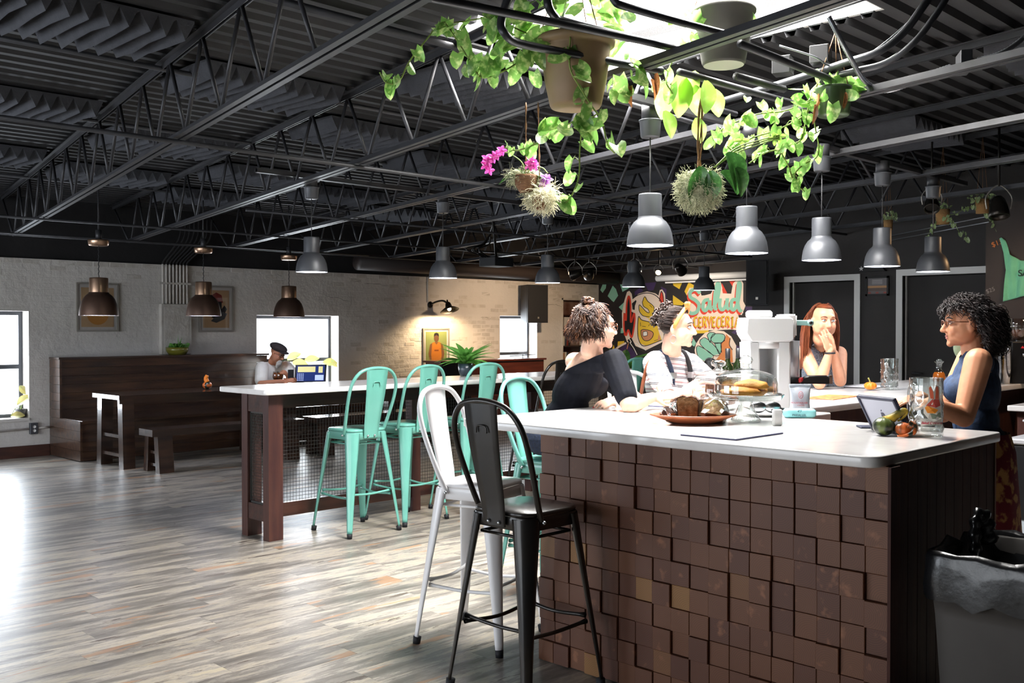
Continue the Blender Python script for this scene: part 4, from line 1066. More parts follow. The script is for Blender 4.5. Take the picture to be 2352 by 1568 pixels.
mpoly('peach', [(750, 945), (768, 880), (774, 885), (758, 950)], 3)
for a in ([(920, 700), (960, 705)], [(990, 700), (1000, 680)], [(1040, 590), (1062, 570)], [(1000, 470), (1030, 500)], [(1050, 860), (1090, 845)], [(900, 660), (905, 700)]): mstroke('black', a, 5, 6)
mstroke('white', [(770, 820), (800, 870), (790, 880), (830, 940), (865, 1010)], 8, 4)
mstroke('white', [(845, 880), (900, 925), (895, 905), (960, 960)], 9, 4)
# fist
mpoly('cream', [(1485, 960), (1500, 890), (1540, 830), (1600, 770), (1700, 742), (1800, 755), (1880, 810), (1935, 910), (1925, 1095), (1505, 1095)], 2)
for pts in ([(1505, 930), (1540, 915), (1690, 1020), (1620, 1090), (1540, 1050), (1510, 985)], [(1545, 850), (1600, 825), (1690, 900), (1760, 1000), (1690, 1015), (1555, 905)], [(1620, 800), (1650, 768), (1710, 778), (1665, 830), (1655, 880)], [(1700, 880), (1770, 890), (1768, 985), (1745, 990)]): mpoly('mint', pts, 3); mstroke('black', pts + [pts[0]], 7, 4, n=3)
mpoly('orange', [(1825, 785), (1870, 830), (1862, 900), (1890, 950), (1900, 1090), (1700, 1090), (1775, 985), (1770, 895), (1815, 850)], 3)
mpoly('mint', [(1662, 825), (1695, 785), (1790, 785), (1815, 820), (1785, 872), (1710, 885), (1668, 860)], 4)
mstroke('black', [(1662, 825), (1695, 785), (1790, 785), (1815, 820), (1785, 872), (1710, 885), (1668, 860), (1662, 825)], 7, 5)
mstroke('black', [(1815, 850), (1772, 895), (1778, 985)], 7, 5)
mstroke('black', [(1870, 830), (1862, 900), (1895, 955)], 7, 5)
# lettering
mpoly('cream', [(1375, 510), (1385, 470), (1420, 450), (1400, 350), (1430, 285), (1530, 285), (1560, 370), (1670, 360), (1690, 240), (1725, 205), (1765, 215), (1785, 290), (1775, 350), (1880, 350), (1900, 240), (1940, 200), (1990, 200), (2012, 240), (2010, 430), (2035, 480), (1995, 580), (1955, 570), (1990, 720), (1950, 745), (1880, 735), (1700, 745), (1500, 745), (1445, 700), (1450, 575), (1400, 560)], 2)
mpoly('cream', [(1545, 380), (1660, 350), (1700, 280), (1780, 290), (1790, 345), (1890, 350), (1930, 260), (2005, 260), (2010, 560), (1560, 560)], 2.4)
LET = {'S': [(1545, 345), (1500, 305), (1445, 325), (1440, 385), (1500, 425), (1535, 475), (1510, 545), (1450, 562), (1402, 520)],
       'a': [(1645, 412), (1592, 428), (1575, 500), (1602, 532), (1640, 480), (1650, 425), (1655, 505), (1682, 522)],
       'l': [(1690, 500), (1738, 380), (1752, 265), (1732, 242), (1710, 330), (1702, 480), (1722, 525)],
       'u': [(1762, 400), (1757, 490), (1790, 522), (1828, 470), (1840, 400), (1836, 490), (1862, 525)],
       'd': [(1942, 410), (1892, 422), (1882, 500), (1912, 522), (1950, 450), (1978, 270), (1962, 240), (1948, 400), (1965, 510), (1995, 545)]}
for k, p in LET.items(): mstroke('red', [(x - 12, y + 24) for x, y in p], 40, 3, 'letter_shadow')
for k, p in LET.items(): mstroke('mint', p, 38, 4, 'letter')
CAP = {'C': [[(.9, .1), (.4, 0), (.1, .4), (.15, .85), (.6, 1), (.95, .85)]], 'E': [[(.1, 0), (.12, 1)], [(.1, .03), (.9, .0)], [(.1, .5), (.75, .47)], [(.1, .97), (.95, .95)]], 'R': [[(.1, 0), (.12, 1)], [(.1, .03), (.7, .05), (.85, .28), (.6, .5), (.1, .52)], [(.4, .5), (.95, 1.05)]], 'V': [[(.05, 0), (.5, 1), (.95, 0)]], 'I': [[(.5, 0), (.5, 1)], [(.2, .02), (.8, .0)], [(.2, 1), (.85, .98)]], 'A': [[(.05, 1), (.5, 0), (.95, 1)], [(.25, .62), (.8, .6)]]}
for col, dx, dy, lay in (('red', -7, 10, 3), ('yellow', 0, 0, 4)):
    for i, ch in enumerate('CERVECERIA'):
        x0 = 1478 + i * 49.5; wd = 42; y0 = 598 + 6 * math.sin(i * 1.7); hh = 108
        for st in CAP[ch]:
            mstroke(col, [(x0 + dx + a * wd, y0 + dy + c * hh) for a, c in st], 15, lay, 'letter' if lay == 4 else 'letter_shadow', 4 if len(st) > 2 and ch in 'CR' else 1)
        if lay == 3: mstroke('red', [(x0 + 18, y0 + hh), (x0 + 16, y0 + hh + 26)], 7, 3, 'paint_drip', 1)
# projector screen case above the mural
ps = thing('projector_screen', 'white roll-up projector screen case above the mural', 'projector screen', (14.25, 9.7, 2.35))
b = smb(); b.tube([(14.25, 10.66, 2.36), (14.25, 8.3, 2.36)], .055, 16); b.build('case', 'trim_white', ps, True)
b = MB(); b.bx(14.2, 14.22, 8.3, 10.45, 2.265, 2.29); b.build('bottom_bar', 'trim_white', ps, True)
for y in (10.6, 8.5):
    b = smb(); b.tube([(14.25, y, 2.4), (14.25, y, 3.03)], .006, 6); b.build('hanging_chain', 'frame_silver', ps, True)
# ================================================================== door wall
fp = thing('framed_certificate', 'small black framed sunset certificate between the two doors', 'picture', (DW, 5.09, 1.85))
q0 = (4.955, 5.225, 1.855, 2.075)
for q in ((q0[0], q0[0] + .022, q0[2], q0[3]), (q0[1] - .022, q0[1], q0[2], q0[3]), (q0[0], q0[1], q0[2], q0[2] + .022), (q0[0], q0[1], q0[3] - .022, q0[3])):
    b = MB(); b.bx(DW - .022, DW - .001, *q); b.build('frame_bar', 'lamp_iron', fp, True)
for k, (z0, z1, c) in enumerate(((1.877, 1.91, '6a605c'), (1.91, 1.945, '5e4a40'), (1.945, 1.97, 'b98a5c'), (1.97, 2.053, '6f6a6c'))):
    b = MB(); b.bx(DW - .012, DW - .010, 4.977, 5.203, z0, z1); b.build('printed_band', mat('cert_%d' % k, c, .5), fp, True)
for k in range(5):
    b = MB(); b.bx(DW - .0135, DW - .012, 5.03, 5.15, 1.99 + k * .011, 1.993 + k * .011); b.build('text_line', 'mat_board', fp, True)
for y in (5.0, 5.09, 5.18):
    b = MB(); b.bx(DW - .0135, DW - .012, y - .016, y + .016, 1.882, 1.9); b.build('small_flag', mat('flag_red', '9c4a40', .6), fp, True)
fl = thing('flag_case', 'black triangular flag case with a white star above the certificate', 'flag case', (DW, 5.2, 2.12))
b = MB(); b.prism([(4.98, 2.13), (5.36, 2.13), (5.17, 2.34)], DW - .06, DW - .002, 'x'); b.build('case', 'lamp_iron', fl, True)
star = [(5.255 + (.03 if i % 2 == 0 else .012) * math.sin(2 * PI * i / 10), 2.165 + (.03 if i % 2 == 0 else .012) * math.cos(2 * PI * i / 10)) for i in range(10)]
b = MB(); b.prism(star, DW - .063, DW - .06, 'x'); b.build('star', 'trim_white', fl, True)
# ================================================================== chalkboard wall: tank top and chalk prices
mat('mint_cloth', '74c49c', .8, c2='6bb993', scale=9, bump=.2, bscale=20, sheen=.3)
ts = thing('tank_top', 'mint green tank top pinned to the chalkboard wall', 'shirt', (CBX, 2.7, 1.7))
def cbp(x, y, d=.0): q = atu(x, y, CBX - d); return q
outline = [(2301, 545), (2310, 552), (2322, 585), (2345, 598), (2372, 600), (2400, 592), (2420, 565), (2428, 553), (2437, 556), (2440, 600), (2432, 640), (2440, 690), (2400, 683), (2352, 680), (2330, 686), (2306, 692), (2309, 650), (2312, 620), (2306, 580), (2297, 548)]
P2 = [cbp(*p) for p in outline]
bm = bmesh.new(); vv = [bm.verts.new((0, p.y, p.z)) for p in P2]; f = bm.faces.new(vv); bmesh.ops.triangulate(bm, faces=[f])
for it in range(4): bmesh.ops.subdivide_edges(bm, edges=[e for e in bm.edges if e.calc_length() > .03], cuts=1, use_grid_fill=True)
bmesh.ops.triangulate(bm, faces=bm.faces)
for v in bm.verts: v.co.x = -.012 - .010 * math.sin(v.co.y * 42 + v.co.z * 9) - .006 * math.sin(v.co.y * 90)
me = bpy.data.meshes.new('cloth'); bm.to_mesh(me); bm.free(); me.materials.append(MATS['mint_cloth'])
for p in me.polygons: p.use_smooth = True
o = obj('cloth', me, ts, (0, -2.7, -1.7))
so = o.modifiers.new('thick', 'SOLIDIFY'); so.thickness = .004
def text(name, body, loc, size, xdir, ydir, material, parent=None, extrude=.0006, shear=0, align='LEFT', font_bold=0):
    c = bpy.data.curves.new(name, 'FONT'); c.body = body; c.size = size; c.extrude = extrude; c.align_x = align; c.shear = shear; c.offset = font_bold
    c.materials.append(MATS[material] if isinstance(material, str) else material)
    o0 = bpy.data.objects.new(name + '_tmp', c); COL.objects.link(o0)
    dg = bpy.context.evaluated_depsgraph_get(); me = bpy.data.meshes.new_from_object(o0.evaluated_get(dg))
    bpy.data.objects.remove(o0); bpy.data.curves.remove(c)
    o = bpy.data.objects.new(name, me); COL.objects.link(o)
    X = Vector(xdir).normalized(); Y = Vector(ydir).normalized(); Zv = X.cross(Y)
    M = Matrix(((X.x, Y.x, Zv.x, loc[0]), (X.y, Y.y, Zv.y, loc[1]), (X.z, Y.z, Zv.z, loc[2]), (0, 0, 0, 1)))
    if parent is not None:
        Mi = (Matrix.Translation(parent.location) @ parent.rotation_euler.to_matrix().to_4x4()).inverted(); o.matrix_local = Mi @ M; setpar(o, parent)
        o.matrix_local = Mi @ M
    else: o.matrix_world = M
    return o
mat('shirt_ink', '1f2a28', .8); mat('chalk_orange', 'c8743c', .9); mat('chalk_white', '8a8480', .9)
q = cbp(2338, 634, .035); text('print_text', 'SALUD', q, .075, (0, -1, 0), (0, 0, 1), 'shirt_ink', ts, font_bold=.001)
pr = thing('chalk_price', 'orange chalk price written beside the tank top', 'lettering', (CBX, 3.1, 2.1), kind='stuff')
q = cbp(2279, 568, .002); text('chalk_letters', '$15', q, .062, (0, -1, .35), (0, .35, 1), 'chalk_orange', pr)
q = cbp(2296, 556, .002); text('chalk_letters', '00', q, .03, (0, -1, .35), (0, .35, 1), 'chalk_orange', pr)
pr2 = thing('chalk_note', 'faint white chalk price lower on the dark wall', 'lettering', (CBX, 3.0, 1.8), kind='stuff')
q = cbp(2266, 674, .002); text('chalk_letters', '$25', q, .05, (0, -1, .35), (0, .35, 1), 'chalk_white', pr2)
# ================================================================== spotlight and ivy pots on wires, upper right
can('black spotlight in a wire yoke on the chalkboard wall top', atu(2294, 480, 8.6), (8.0, 2.6, 0), 1.15)
spot('warm_back_bar_light', (8.2, 2.0, 2.5), (8.75, 2.6, 1.2), 38, (1, .66, .38), 110, .7, .05)
spot('warm_lamp_light', (8.75, 2.35, 2.42), (7.7, 3.16, 2.03), 26, (1, .6, .3), 50, .6, .05)
can('brown spotlight partly behind the last bar pendant', atu(2140, 470, 8.4), (7.4, 3.0, 1.2), .9)
for k, dz in enumerate((0, .05)):
    b = smb(); b.tube([(10.88, 5.0, 2.46 + dz), (8.95, 3.2, 2.4 + dz)], .005, 6); o = b.build('wire_line', 'armour_cable'); tag(o, ['lower', 'upper'][k] + ' steel wire carrying the small ivy pots', 'wire')
# ================================================================== on the white counter
TZ = 1.07
mat('clay', '8c4a2a', .5, c2='a05a36', scale=9, bump=.1, bscale=30, coat=.2)
mat('bread', 'c9a070', .85, c2='9a7448', scale=55, detail=3, bump=.35, bscale=90)
mat('crust', '4f2c1b', .7, c2='673d24', scale=20, bump=.3, bscale=60)
mat('pastry', 'd99a3c', .6, c2='b8712a', scale=18, bump=.4, bscale=30)
glass('clear_glass', (.97, .985, .98), .16)
glass('thick_glass', (.90, .94, .93), .24)
glass('plastic_wrap', (.95, .95, .96), .22, .06)
mat('plastic_white', 'e8e7e6', .35)
mat('paper', 'eceaec', .7)
mat('board_navy', '2b2c4e', .5)
def lathe_obj(name, prof, m, parent=None, loc=(0, 0, 0), n=32, wob=None):
    b = smb(); b.lathe(prof, n, None, wob=wob); o = b.build(name, m, parent); o.location = loc; return o
# clay dish with wrapped banana bread
dc = atz(1592, 972, TZ)
dish = smb(); prof = [(0, .004), (.08, .004), (.12, .016), (.165, .036), (.178, .042), (.174, .047), (.16, .042), (.118, .022), (.08, .011), (0, .011)]
dish.lathe([(r, z) for r, z in prof], 40, wob=lambda a, z: 1 + (.10 * abs(math.cos(a)) ** 8 if z > .03 else 0) + .012 * math.sin(9 * a))
dsh = dish.build('clay_dish', 'clay'); dsh.location = dc + Vector((0, 0, -.004)); dsh.scale = (1, .82, 1); dsh.rotation_euler = (0, 0, -PI / 4)
tag(dsh, 'shallow brown clay dish holding banana bread on the counter', 'dish')
def slice_(label, loc, rot, w=.105, h=.095, d=.06, wrap=True):
    t = thing('bread_slice', label, 'bread', loc)
    t.rotation_euler = rot
    pts = [(-w * .42, 0), (w * .42, 0), (w * .46, h * .62), (w * .5, h * .78), (w * .40, h * .95), (w * .16, h * 1.02), (0, h * .97), (-w * .18, h * 1.03), (-w * .42, h * .94), (-w * .5, h * .76), (-w * .46, h * .6)]
    b = MB(); b.prism(pts, -d / 2, d / 2, 'y'); b.build('crust', 'crust', t)
    b = MB(); b.prism([(a * .93, h * .5 + (c - h * .5) * .93) for a, c in pts], -d / 2 - .002, d / 2 + .002, 'y'); b.build('crumb', 'bread', t)
    if wrap:
        b = smb(); b.prism([(a * 1.06, h * .5 + (c - h * .5) * 1.07) for a, c in pts], -d / 2 - .006, d / 2 + .006, 'y'); o = b.build('plastic_wrap', 'plastic_wrap', t)
        bm = bmesh.new(); bm.from_mesh(o.data); bmesh.ops.triangulate(bm, faces=bm.faces); bmesh.ops.subdivide_edges(bm, edges=bm.edges, cuts=3, use_grid_fill=True)
        for v in bm.verts: v.co += Vector((1, 1, 1)) * .0035 * noise.noise(v.co * 90)
        bm.to_mesh(o.data); bm.free()
        for p in o.data.polygons: p.use_smooth = False
FZ = Vector((0, 0, .012))
slice_('thick banana bread slice standing upright in the clay dish', dc + RT * -.035 + FZ, (-.22, .06, -PI / 4 + .25), .115, .105, .055)
slice_('wrapped dark banana bread chunk lying right in the clay dish', dc + RT * .085 + FZ + Vector((0, 0, .006)), (-.75, .1, -PI / 4 - .5), .11, .085, .075)
slice_('small wrapped bread piece at the left of the clay dish', dc + RT * -.115 + FZ + Vector((0, 0, .004)), (.5, .3, -PI / 4 + .7), .075, .05, .05)
slice_('wrapped bread slice behind the upright one in the dish', dc + RT * .03 + FW * .07 + Vector((0, 0, .022)), (-.3, 0, -PI / 4 - .2), .10, .075, .05)
# glass cake stand with dome and scones
cs = atz(1713, 968, TZ)
cst = thing('cake_stand', 'ribbed glass cake stand on the counter', 'cake stand', cs)
rib = lambda a, z: 1 + .035 * math.cos(26 * a)
b = smb(); b.lathe([(0, .002), (.066, .002), (.068, .008), (.062, .016), (.046, .04), (.034, .07), (.030, .095), (.034, .105), (0, .105)], 80, wob=rib); b.build('foot', 'thick_glass', cst)
b = smb(); b.lathe([(0, .106), (.12, .106), (.150, .112), (.166, .124), (.169, .128), (.165, .129), (.148, .118), (.12, .112), (0, .112)], 60); pl_ = b.build('plate', 'thick_glass', cst)
b = smb(); b.lathe([(.150, .107), (.156, .104), (.168, .122), (.170, .126)], 120, wob=lambda a, z: 1 + .008 * math.cos(60 * a)); b.build('beaded_rim', 'thick_glass', pl_)
dm = thing('glass_dome', 'clear glass dome covering the golden scones', 'cake dome', cs + Vector((0, 0, .113)))
b = smb(); b.lathe([(.142, .0), (.143, .004), (.142, .06), (.136, .085), (.118, .104), (.085, .117), (.05, .124), (.03, .128), (0, .129)], 48); b.build('bell', 'clear_glass', dm)
b = smb(); b.lathe([(.045, .125), (.028, .131), (.014, .138), (.016, .146), (.027, .155), (.031, .168), (.026, .182), (.012, .19), (0, .191)], 24); b.build('knob', 'thick_glass', dm)
def scone(label, loc, rz, s=(.075, .05, .024), tilt=0):
    b = smb(); b.ell((0, 0, .0), 1, 24, 14)
    for p in b.v:
        k = 1 + .16 * noise.noise(p * 2.3 + Vector((rz, 0, 0))); p.x *= s[0] * k * (1.1 - .3 * p.y); p.y *= s[1] * k; p.z *= s[2] * k
    o = b.build('scone', 'pastry'); o.location = loc; o.rotation_euler = (tilt, 0, rz); tag(o, label, 'pastry')
scone('golden scone lying front left under the glass dome', cs + RT * -.035 - FW * .03 + Vector((0, 0, .136)), -.6, (.085, .055, .023))
scone('golden scone propped on the others under the glass dome', cs + RT * .03 + FW * .015 + Vector((0, 0, .168)), -1.0, (.07, .045, .02), .3)
scone('golden scone at the back right under the glass dome', cs + RT * .055 + FW * .04 + Vector((0, 0, .137)), .3, (.065, .05, .023))
# cookie jar
jc = atz(1650, 940, TZ)
jr = thing('cookie_jar', 'round glass cookie jar full of dark bread behind the dish', 'jar', jc)
b = smb(); b.lathe([(0, .003), (.10, .003), (.125, .02), (.138, .07), (.14, .11), (.132, .15), (.118, .165), (.116, .172)], 40); b.build('jar_body', 'clear_glass', jr)
b = smb(); b.lathe([(.126, .17), (.128, .178), (.11, .185), (.07, .2), (.04, .208), (0, .21)], 40); ld = b.build('lid', 'clear_glass', jr)
b = smb(); b.lathe([(.034, .207), (.02, .214), (.018, .222), (.036, .232), (.04, .246), (.03, .258), (0, .262)], 24); b.build('lid_knob', 'thick_glass', ld)
for k, (a, r, z, s_) in enumerate(((.4, .05, .045, 1), (1.7, .055, .05, .9), (3.0, .05, .042, 1), (4.4, .06, .05, .95), (2.2, .03, .11, .9), (4.0, .04, .112, .85), (5.6, .045, .108, .85))):
    b = MB(); b.rbox((0, 0, 0), (.085 * s_, .07 * s_, .055 * s_), .012); o = b.build('brownie', 'crust'); o.location = jc + Vector((r * math.cos(a), r * math.sin(a), z)); o.rotation_euler = (.2 * math.sin(a * 3), .25 * math.cos(a * 2), a); tag(o, ['back right bottom', 'back left bottom', 'front left bottom', 'front right bottom', 'back upper', 'front upper left', 'front upper right'][k] + ' brownie chunk in the glass cookie jar', 'brownie', 'brownies in the cookie jar')
b = MB(); b.bx(-.022, .022, -.001, .001, -.03, .03); o = b.build('jar_tag', 'paper', jr, False); o.location = Vector((0, 0, .07)) - FW * .142; o.rotation_euler = (0, 0, -PI / 4)
# bottles behind the stand
mat('bottle_green', '1d2a12', .12, coat=.6, trans=.5)
mat('capsule_black', '141416', .4)
mat('cap_red', 'b3252b', .4)
mat('drink_red', 'a8837c', .15, trans=.5)
def bottle(label, loc, s=1, cap='capsule_black', m='bottle_green', h=.30, name='wine_bottle'):
    t = thing(name, label, 'bottle', loc)
    b = smb(); b.lathe([(0, .002), (.034, .002), (.037, .01), (.037, h * .58), (.032, h * .66), (.016, h * .74), (.014, h * .8), (.014, h * .99), (0, h)], 24); b.build('glass_body', m, t)
    b = smb(); b.lathe([(.0152, h * .80), (.0155, h * 1.0), (.013, h * 1.005), (0, h * 1.006)], 20); b.build('capsule', cap, t)
bp_ = Vector((5.32, 3.44, TZ)); bottle('dark wine bottle with black capsule behind the glass jars', bp_)
bottle('second wine bottle partly hidden behind the first', Vector((5.47, 3.46, TZ)))
bottle('clear bottle with a red cap beside the white machine', Vector((5.5, 3.33, TZ)), cap='cap_red', m='drink_red', h=.285, name='soda_bottle')
# card reader, clipboards
cr = atz(1785, 977, TZ)
b = smb(); b.rbox((0, 0, .036), (.046, .022, .072), .01, n=4); o = b.build('card_reader', 'plastic_white'); o.location = cr; o.rotation_euler = (0, 0, -PI / 4 + .25); tag(o, 'small white upright card reader before the cake stand', 'card reader')
def clip(label, c, rz, w, d, paper='paper', board='board_navy', z=TZ):
    t = thing('menu_board', label, 'menu', (c[0], c[1], z), rz)
    b = MB(); b.rbox((0, 0, .003), (w, d, .005), .006); b.build('board', board, t)
    b = MB(); b.bx(-w / 2 + .006, w / 2 - .006, -d / 2 + .006, d / 2 - .006, .0056, .0066); b.build('menu_sheet', paper, t)
    for k in range(4):
        b = MB(); b.bx(-w * .2, w * .25, d * .3 - k * .022, d * .3 - k * .022 + .004, .0067, .0070); b.build('text_line', 'capsule_black', t)
    return t
clip('white menu on a navy board, front of the counter', (3.475, 2.225), 0, .35, .26)
clip('white menu on a navy board by the two women', (4.55, 3.36), .15, .3, .2)
clip('white menu on a dark board behind the little pumpkin', (6.95, 3.32), .1, .34, .22, board='capsule_black')
mat('orange_card', '9c4a2c', .5, c2='c98a4a', scale=30)
b = MB(); b.rbox((0, 0, .003), (.42, .2, .004), .004); o = b.build('printed_placemat', 'orange_card'); o.location = (5.75, 2.98, TZ); o.rotation_euler = (0, 0, .1); tag(o, 'orange printed card lying on the bar past the white machine', 'placemat')
# serving spoons on a saucer
mat('steel', '9a9c9e', .25, metal=1)
sc_ = Vector((4.33, 2.58, TZ))
b = smb(); b.lathe([(0, .003), (.06, .003), (.095, .014), (.098, .017), (.09, .015), (.05, .007), (0, .007)], 32); o = b.build('saucer', 'plastic_white'); o.location = sc_ + RT * -.02; tag(o, 'white saucer under the two serving spoons', 'saucer')
for k, (dx, lb) in enumerate(((-.04, 'left steel serving spoon resting on the white saucer'), (.03, 'right steel serving spoon with a long black handle'))):
    t = thing('serving_spoon', lb, 'spoon', sc_ + RT * dx + Vector((0, 0, .03)), -PI / 4)
    b = smb(); b.ell((0, 0, .012), (.042, .016, .028), 20, 12); b.build('bowl', 'steel', t)
    b = smb(); b.tube(bez([(.036, 0, .008), (.09, -.02, -.004), (.16, -.05, -.016)], 5), .006, 8); b.build('handle', 'capsule_black', t)
# coffee bags
mat('bag_white', 'dfe3ec', .45, c2='cfd6e4', scale=9, bump=.3, bscale=20)
mat('bag_teal', '8fd0d3', .5, c2='7cc3c8', scale=8, bump=.2, bscale=20)
mat('ink_red', 'b04a52', .7); mat('ink_dark', '2c4a52', .7)
def pouch(name, label, loc, rz, w, h, d, m, tilt=0):
    t = thing(name, label, 'coffee bag', loc); t.rotation_euler = (tilt, 0, rz)
    b = smb(); rows = []; n = 20
    for k in range(9):
        z = h * k / 8; f = min(1, (1 - (k / 8) ** 3) + .02); ww = w * (1 - .10 * math.sin(PI * k / 8))
        for i in range(n):
            a = 2 * PI * i / n; cx = math.copysign(abs(math.cos(a)) ** .5, math.cos(a)); cy = math.copysign(abs(math.sin(a)) ** .7, math.sin(a))
            b.v.append(Vector((ww / 2 * cx, d / 2 * f * cy + .002 * math.sin(k * 3 + i * 2), z)))
    for k in range(8):
        for i in range(n): b.face((k * n + i, k * n + (i + 1) % n, (k + 1) * n + (i + 1) % n, (k + 1) * n + i))
    b.face(tuple(range(n))[::-1]); b.face(tuple(range(8 * n, 9 * n)))
    b.build('pouch', m, t)
    b = MB(); b.bx(-w * .5, w * .5, -.003, .003, h * .985, h * 1.06); b.build('crimped_top', m, t)
    return t
pb = pouch('coffee_bag', 'white coffee bag with red print beside the white machine', Vector((4.56, 2.53, TZ)), -PI / 4 - .12, .105, .14, .05, 'bag_white', .06)
text('print_text', 'MOUNTAIN AIR', (0, 0, 0), .0112, (1, 0, 0), (0, 0, 1), 'ink_red', pb).matrix_local = Matrix.Translation((-.047, -.0285, .055)) @ Matrix.Rotation(PI / 2, 4, 'X')
text('print_text', '- ROASTERS -', (0, 0, 0), .007, (1, 0, 0), (0, 0, 1), 'ink_red', pb).matrix_local = Matrix.Translation((-.02, -.0285, .043)) @ Matrix.Rotation(PI / 2, 4, 'X')
b = smb(); b.tube([Vector((.011 * math.cos(a), -.029, .098 + .017 * math.sin(a))) for a in [2 * PI * i / 18 for i in range(18)]], .0011, 5, closed=True); b.tube([(-.003, -.029, .085), (-.004, -.029, .105), (.003, -.029, .108), (.004, -.029, .095), (-.002, -.029, .092)], .0011, 5); b.build('emblem', 'ink_red', pb)
tbk = thing('coffee_bag', 'teal coffee bag lying on its side at the counter edge', 'coffee bag', Vector((4.36, 2.42, TZ)), -PI / 4 - .05)
b = smb(); b.rbox((0, 0, .022), (.15, .07, .042), .02, n=5); b.build('pouch', 'bag_teal', tbk)
text('print_text', '49', (0, 0, 0), .02, (1, 0, 0), (0, 0, 1), 'ink_dark', tbk, shear=.3).matrix_local = Matrix.Translation((-.02, -.0365, .028)) @ Matrix.Rotation(PI / 2, 4, 'X')
text('print_text', 'PARALLEL', (0, 0, 0), .015, (1, 0, 0), (0, 0, 1), 'ink_dark', tbk).matrix_local = Matrix.Translation((-.042, -.0365, .010)) @ Matrix.Rotation(PI / 2, 4, 'X')
# tablet in a dark bumper, seen from behind
mat('tablet_back', '9497a3', .35, metal=.7); mat('bumper', '22253c', .5)
B0 = atz(2006, 986, TZ); FH = Vector((1, 1, 0)) / S2
ex = (RT * .30 - FH * .95).normalized(); ey = (RT * -.085 + Vector((0, 0, .148)))
ey = (ey - ex * ey.dot(ex)).normalized(); ez = ex.cross(ey).normalized()
tab = thing('tablet', 'silver tablet in a navy bumper leaning on the counter', 'tablet', B0)
TM = Matrix(((ex.x, ey.x, ez.x, 0), (ex.y, ey.y, ez.y, 0), (ex.z, ey.z, ez.z, 0), (0, 0, 0, 1)))
wt_, ht_ = .235, .168
b = MB(); b.rbox((wt_ / 2, ht_ / 2, 0), (wt_, ht_, .007), .012, TM); b.build('body', 'tablet_back', tab)
for q in ((0, wt_, 0, .012), (0, wt_, ht_ - .012, ht_), (0, .012, 0, ht_), (wt_ - .012, wt_, 0, ht_)):
    b = MB(); b.rbox(((q[0] + q[1]) / 2, (q[2] + q[3]) / 2, 0), (q[1] - q[0], q[3] - q[2], .018), .005, TM); b.build('bumper_edge', 'bumper', tab)
sg = 1 if (TM.to_3x3() @ Vector((0, 0, 1))).dot(-FW) > 0 else -1
ap = [(.5 + .30 * math.cos(a) * (1 - .12 * max(0, math.sin(a)) ** 6 - .10 * max(0, -math.sin(a)) ** 6), .5 + .32 * math.sin(a) * (1 - .15 * math.exp(-((a - PI / 2) * 3) ** 2) - .08 * math.exp(-((a + PI / 2) * 3) ** 2))) for a in [-PI + 2 * PI * i / 36 for i in range(36)]]
ap = [(x - (.10 * math.exp(-((y - .58) * 7) ** 2) if x > .6 else 0), y) for x, y in ap]
b = MB(); b.prism([(wt_ / 2 + (.5 - x) * .042 * -sg * -1, ht_ / 2 + (y - .5) * .042) for x, y in ap], .0036 * sg, .0044 * sg, 'z', TM); b.prism([(wt_ / 2 - .002, ht_ / 2 + .016), (wt_ / 2 + .004, ht_ / 2 + .02), (wt_ / 2 + .006, ht_ / 2 + .027), (wt_ / 2, ht_ / 2 + .023)], .0036 * sg, .0044 * sg, 'z', TM); b.build('fruit_logo', 'bumper', tab)
b = MB(); b.rbox((0, 0, .004), (.16, .09, .006), .008); o = b.build('stand_plate', 'bumper', tab); o.location = atz(2015, 982, TZ) - B0; o.rotation_euler = (0, 0, -.9)
# gourds and pumpkin
def gourd_mat(name, a, c, d_=None):
    m = mat(name, a, .35, c2=c, scale=16, stretch=(1, 1, .25), lo=.47, hi=.53, coat=.3); return m
gourd_mat('gourd_green', '1a2417', '55622f'); gourd_mat('gourd_orange', '1d2a20', 'c9652c')
mat('gourd_neck', 'c9a63a', .4, c2='38482a', scale=7, lo=.45, hi=.55); mat('pumpkin_orange', 'e07a1c', .45); mat('stem_green', '9a9a52', .6)
def gourd(label, loc, r, body, neck_pts, nr, nm):
    t = thing('gourd', label, 'gourd', loc)
    b = smb(); b.lathe([(0, 0)] + [(r * math.sin(PI * k / 12) * (1.0), r * .86 * (1 - math.cos(PI * k / 12))) for k in range(1, 12)] + [(0, r * 1.72)], 40, wob=lambda a, z: 1 + .03 * math.cos(10 * a)); b.build('body', body, t)
    b = smb(); b.tube(bez(neck_pts, 6), nr, 12); b.build('neck', nm, t)
g1 = atz(2030, 1000, TZ)
N1 = [RT * .01 + Vector((0, 0, .055)), RT * .035 + Vector((0, 0, .07)), RT * .065 + Vector((0, 0, .092)), RT * .082 + Vector((0, 0, .098)), RT * .088 + Vector((0, 0, .088)), RT * .072 + Vector((0, 0, .068)), RT * .055 + Vector((0, 0, .058))]
gourd('dark green gourd with a curled yellow neck by the glass mug', g1, .043, 'gourd_green', N1, [.026, .024, .022, .021, .020, .019, .018, .017, .017, .016, .016, .015, .015, .015, .015, .014, .014, .013, .013, .012, .012, .011, .010, .009, .008, .007, .006, .006, .005, .005, .004, .004, .004, .004, .004, .004, .004], 'gourd_neck')
g2 = atz(2074, 1002, TZ)
N2 = [RT * .012 - FW * .02 + Vector((0, 0, .05)), RT * .032 - FW * .03 + Vector((0, 0, .04)), RT * .02 - FW * .045 + Vector((0, 0, .018)), RT * -.015 - FW * .055 + Vector((0, 0, .008)), RT * -.045 - FW * .06 + Vector((0, 0, .008))]
gourd('small orange and black gourd with a hooked neck', g2, .033, 'gourd_orange', N2, [.02, .018, .017, .016, .015, .015, .014, .013, .012, .012, .012, .011, .011, .010, .009, .008, .007, .006, .005, .005, .004, .004, .004, .003, .003], 'gourd_orange')
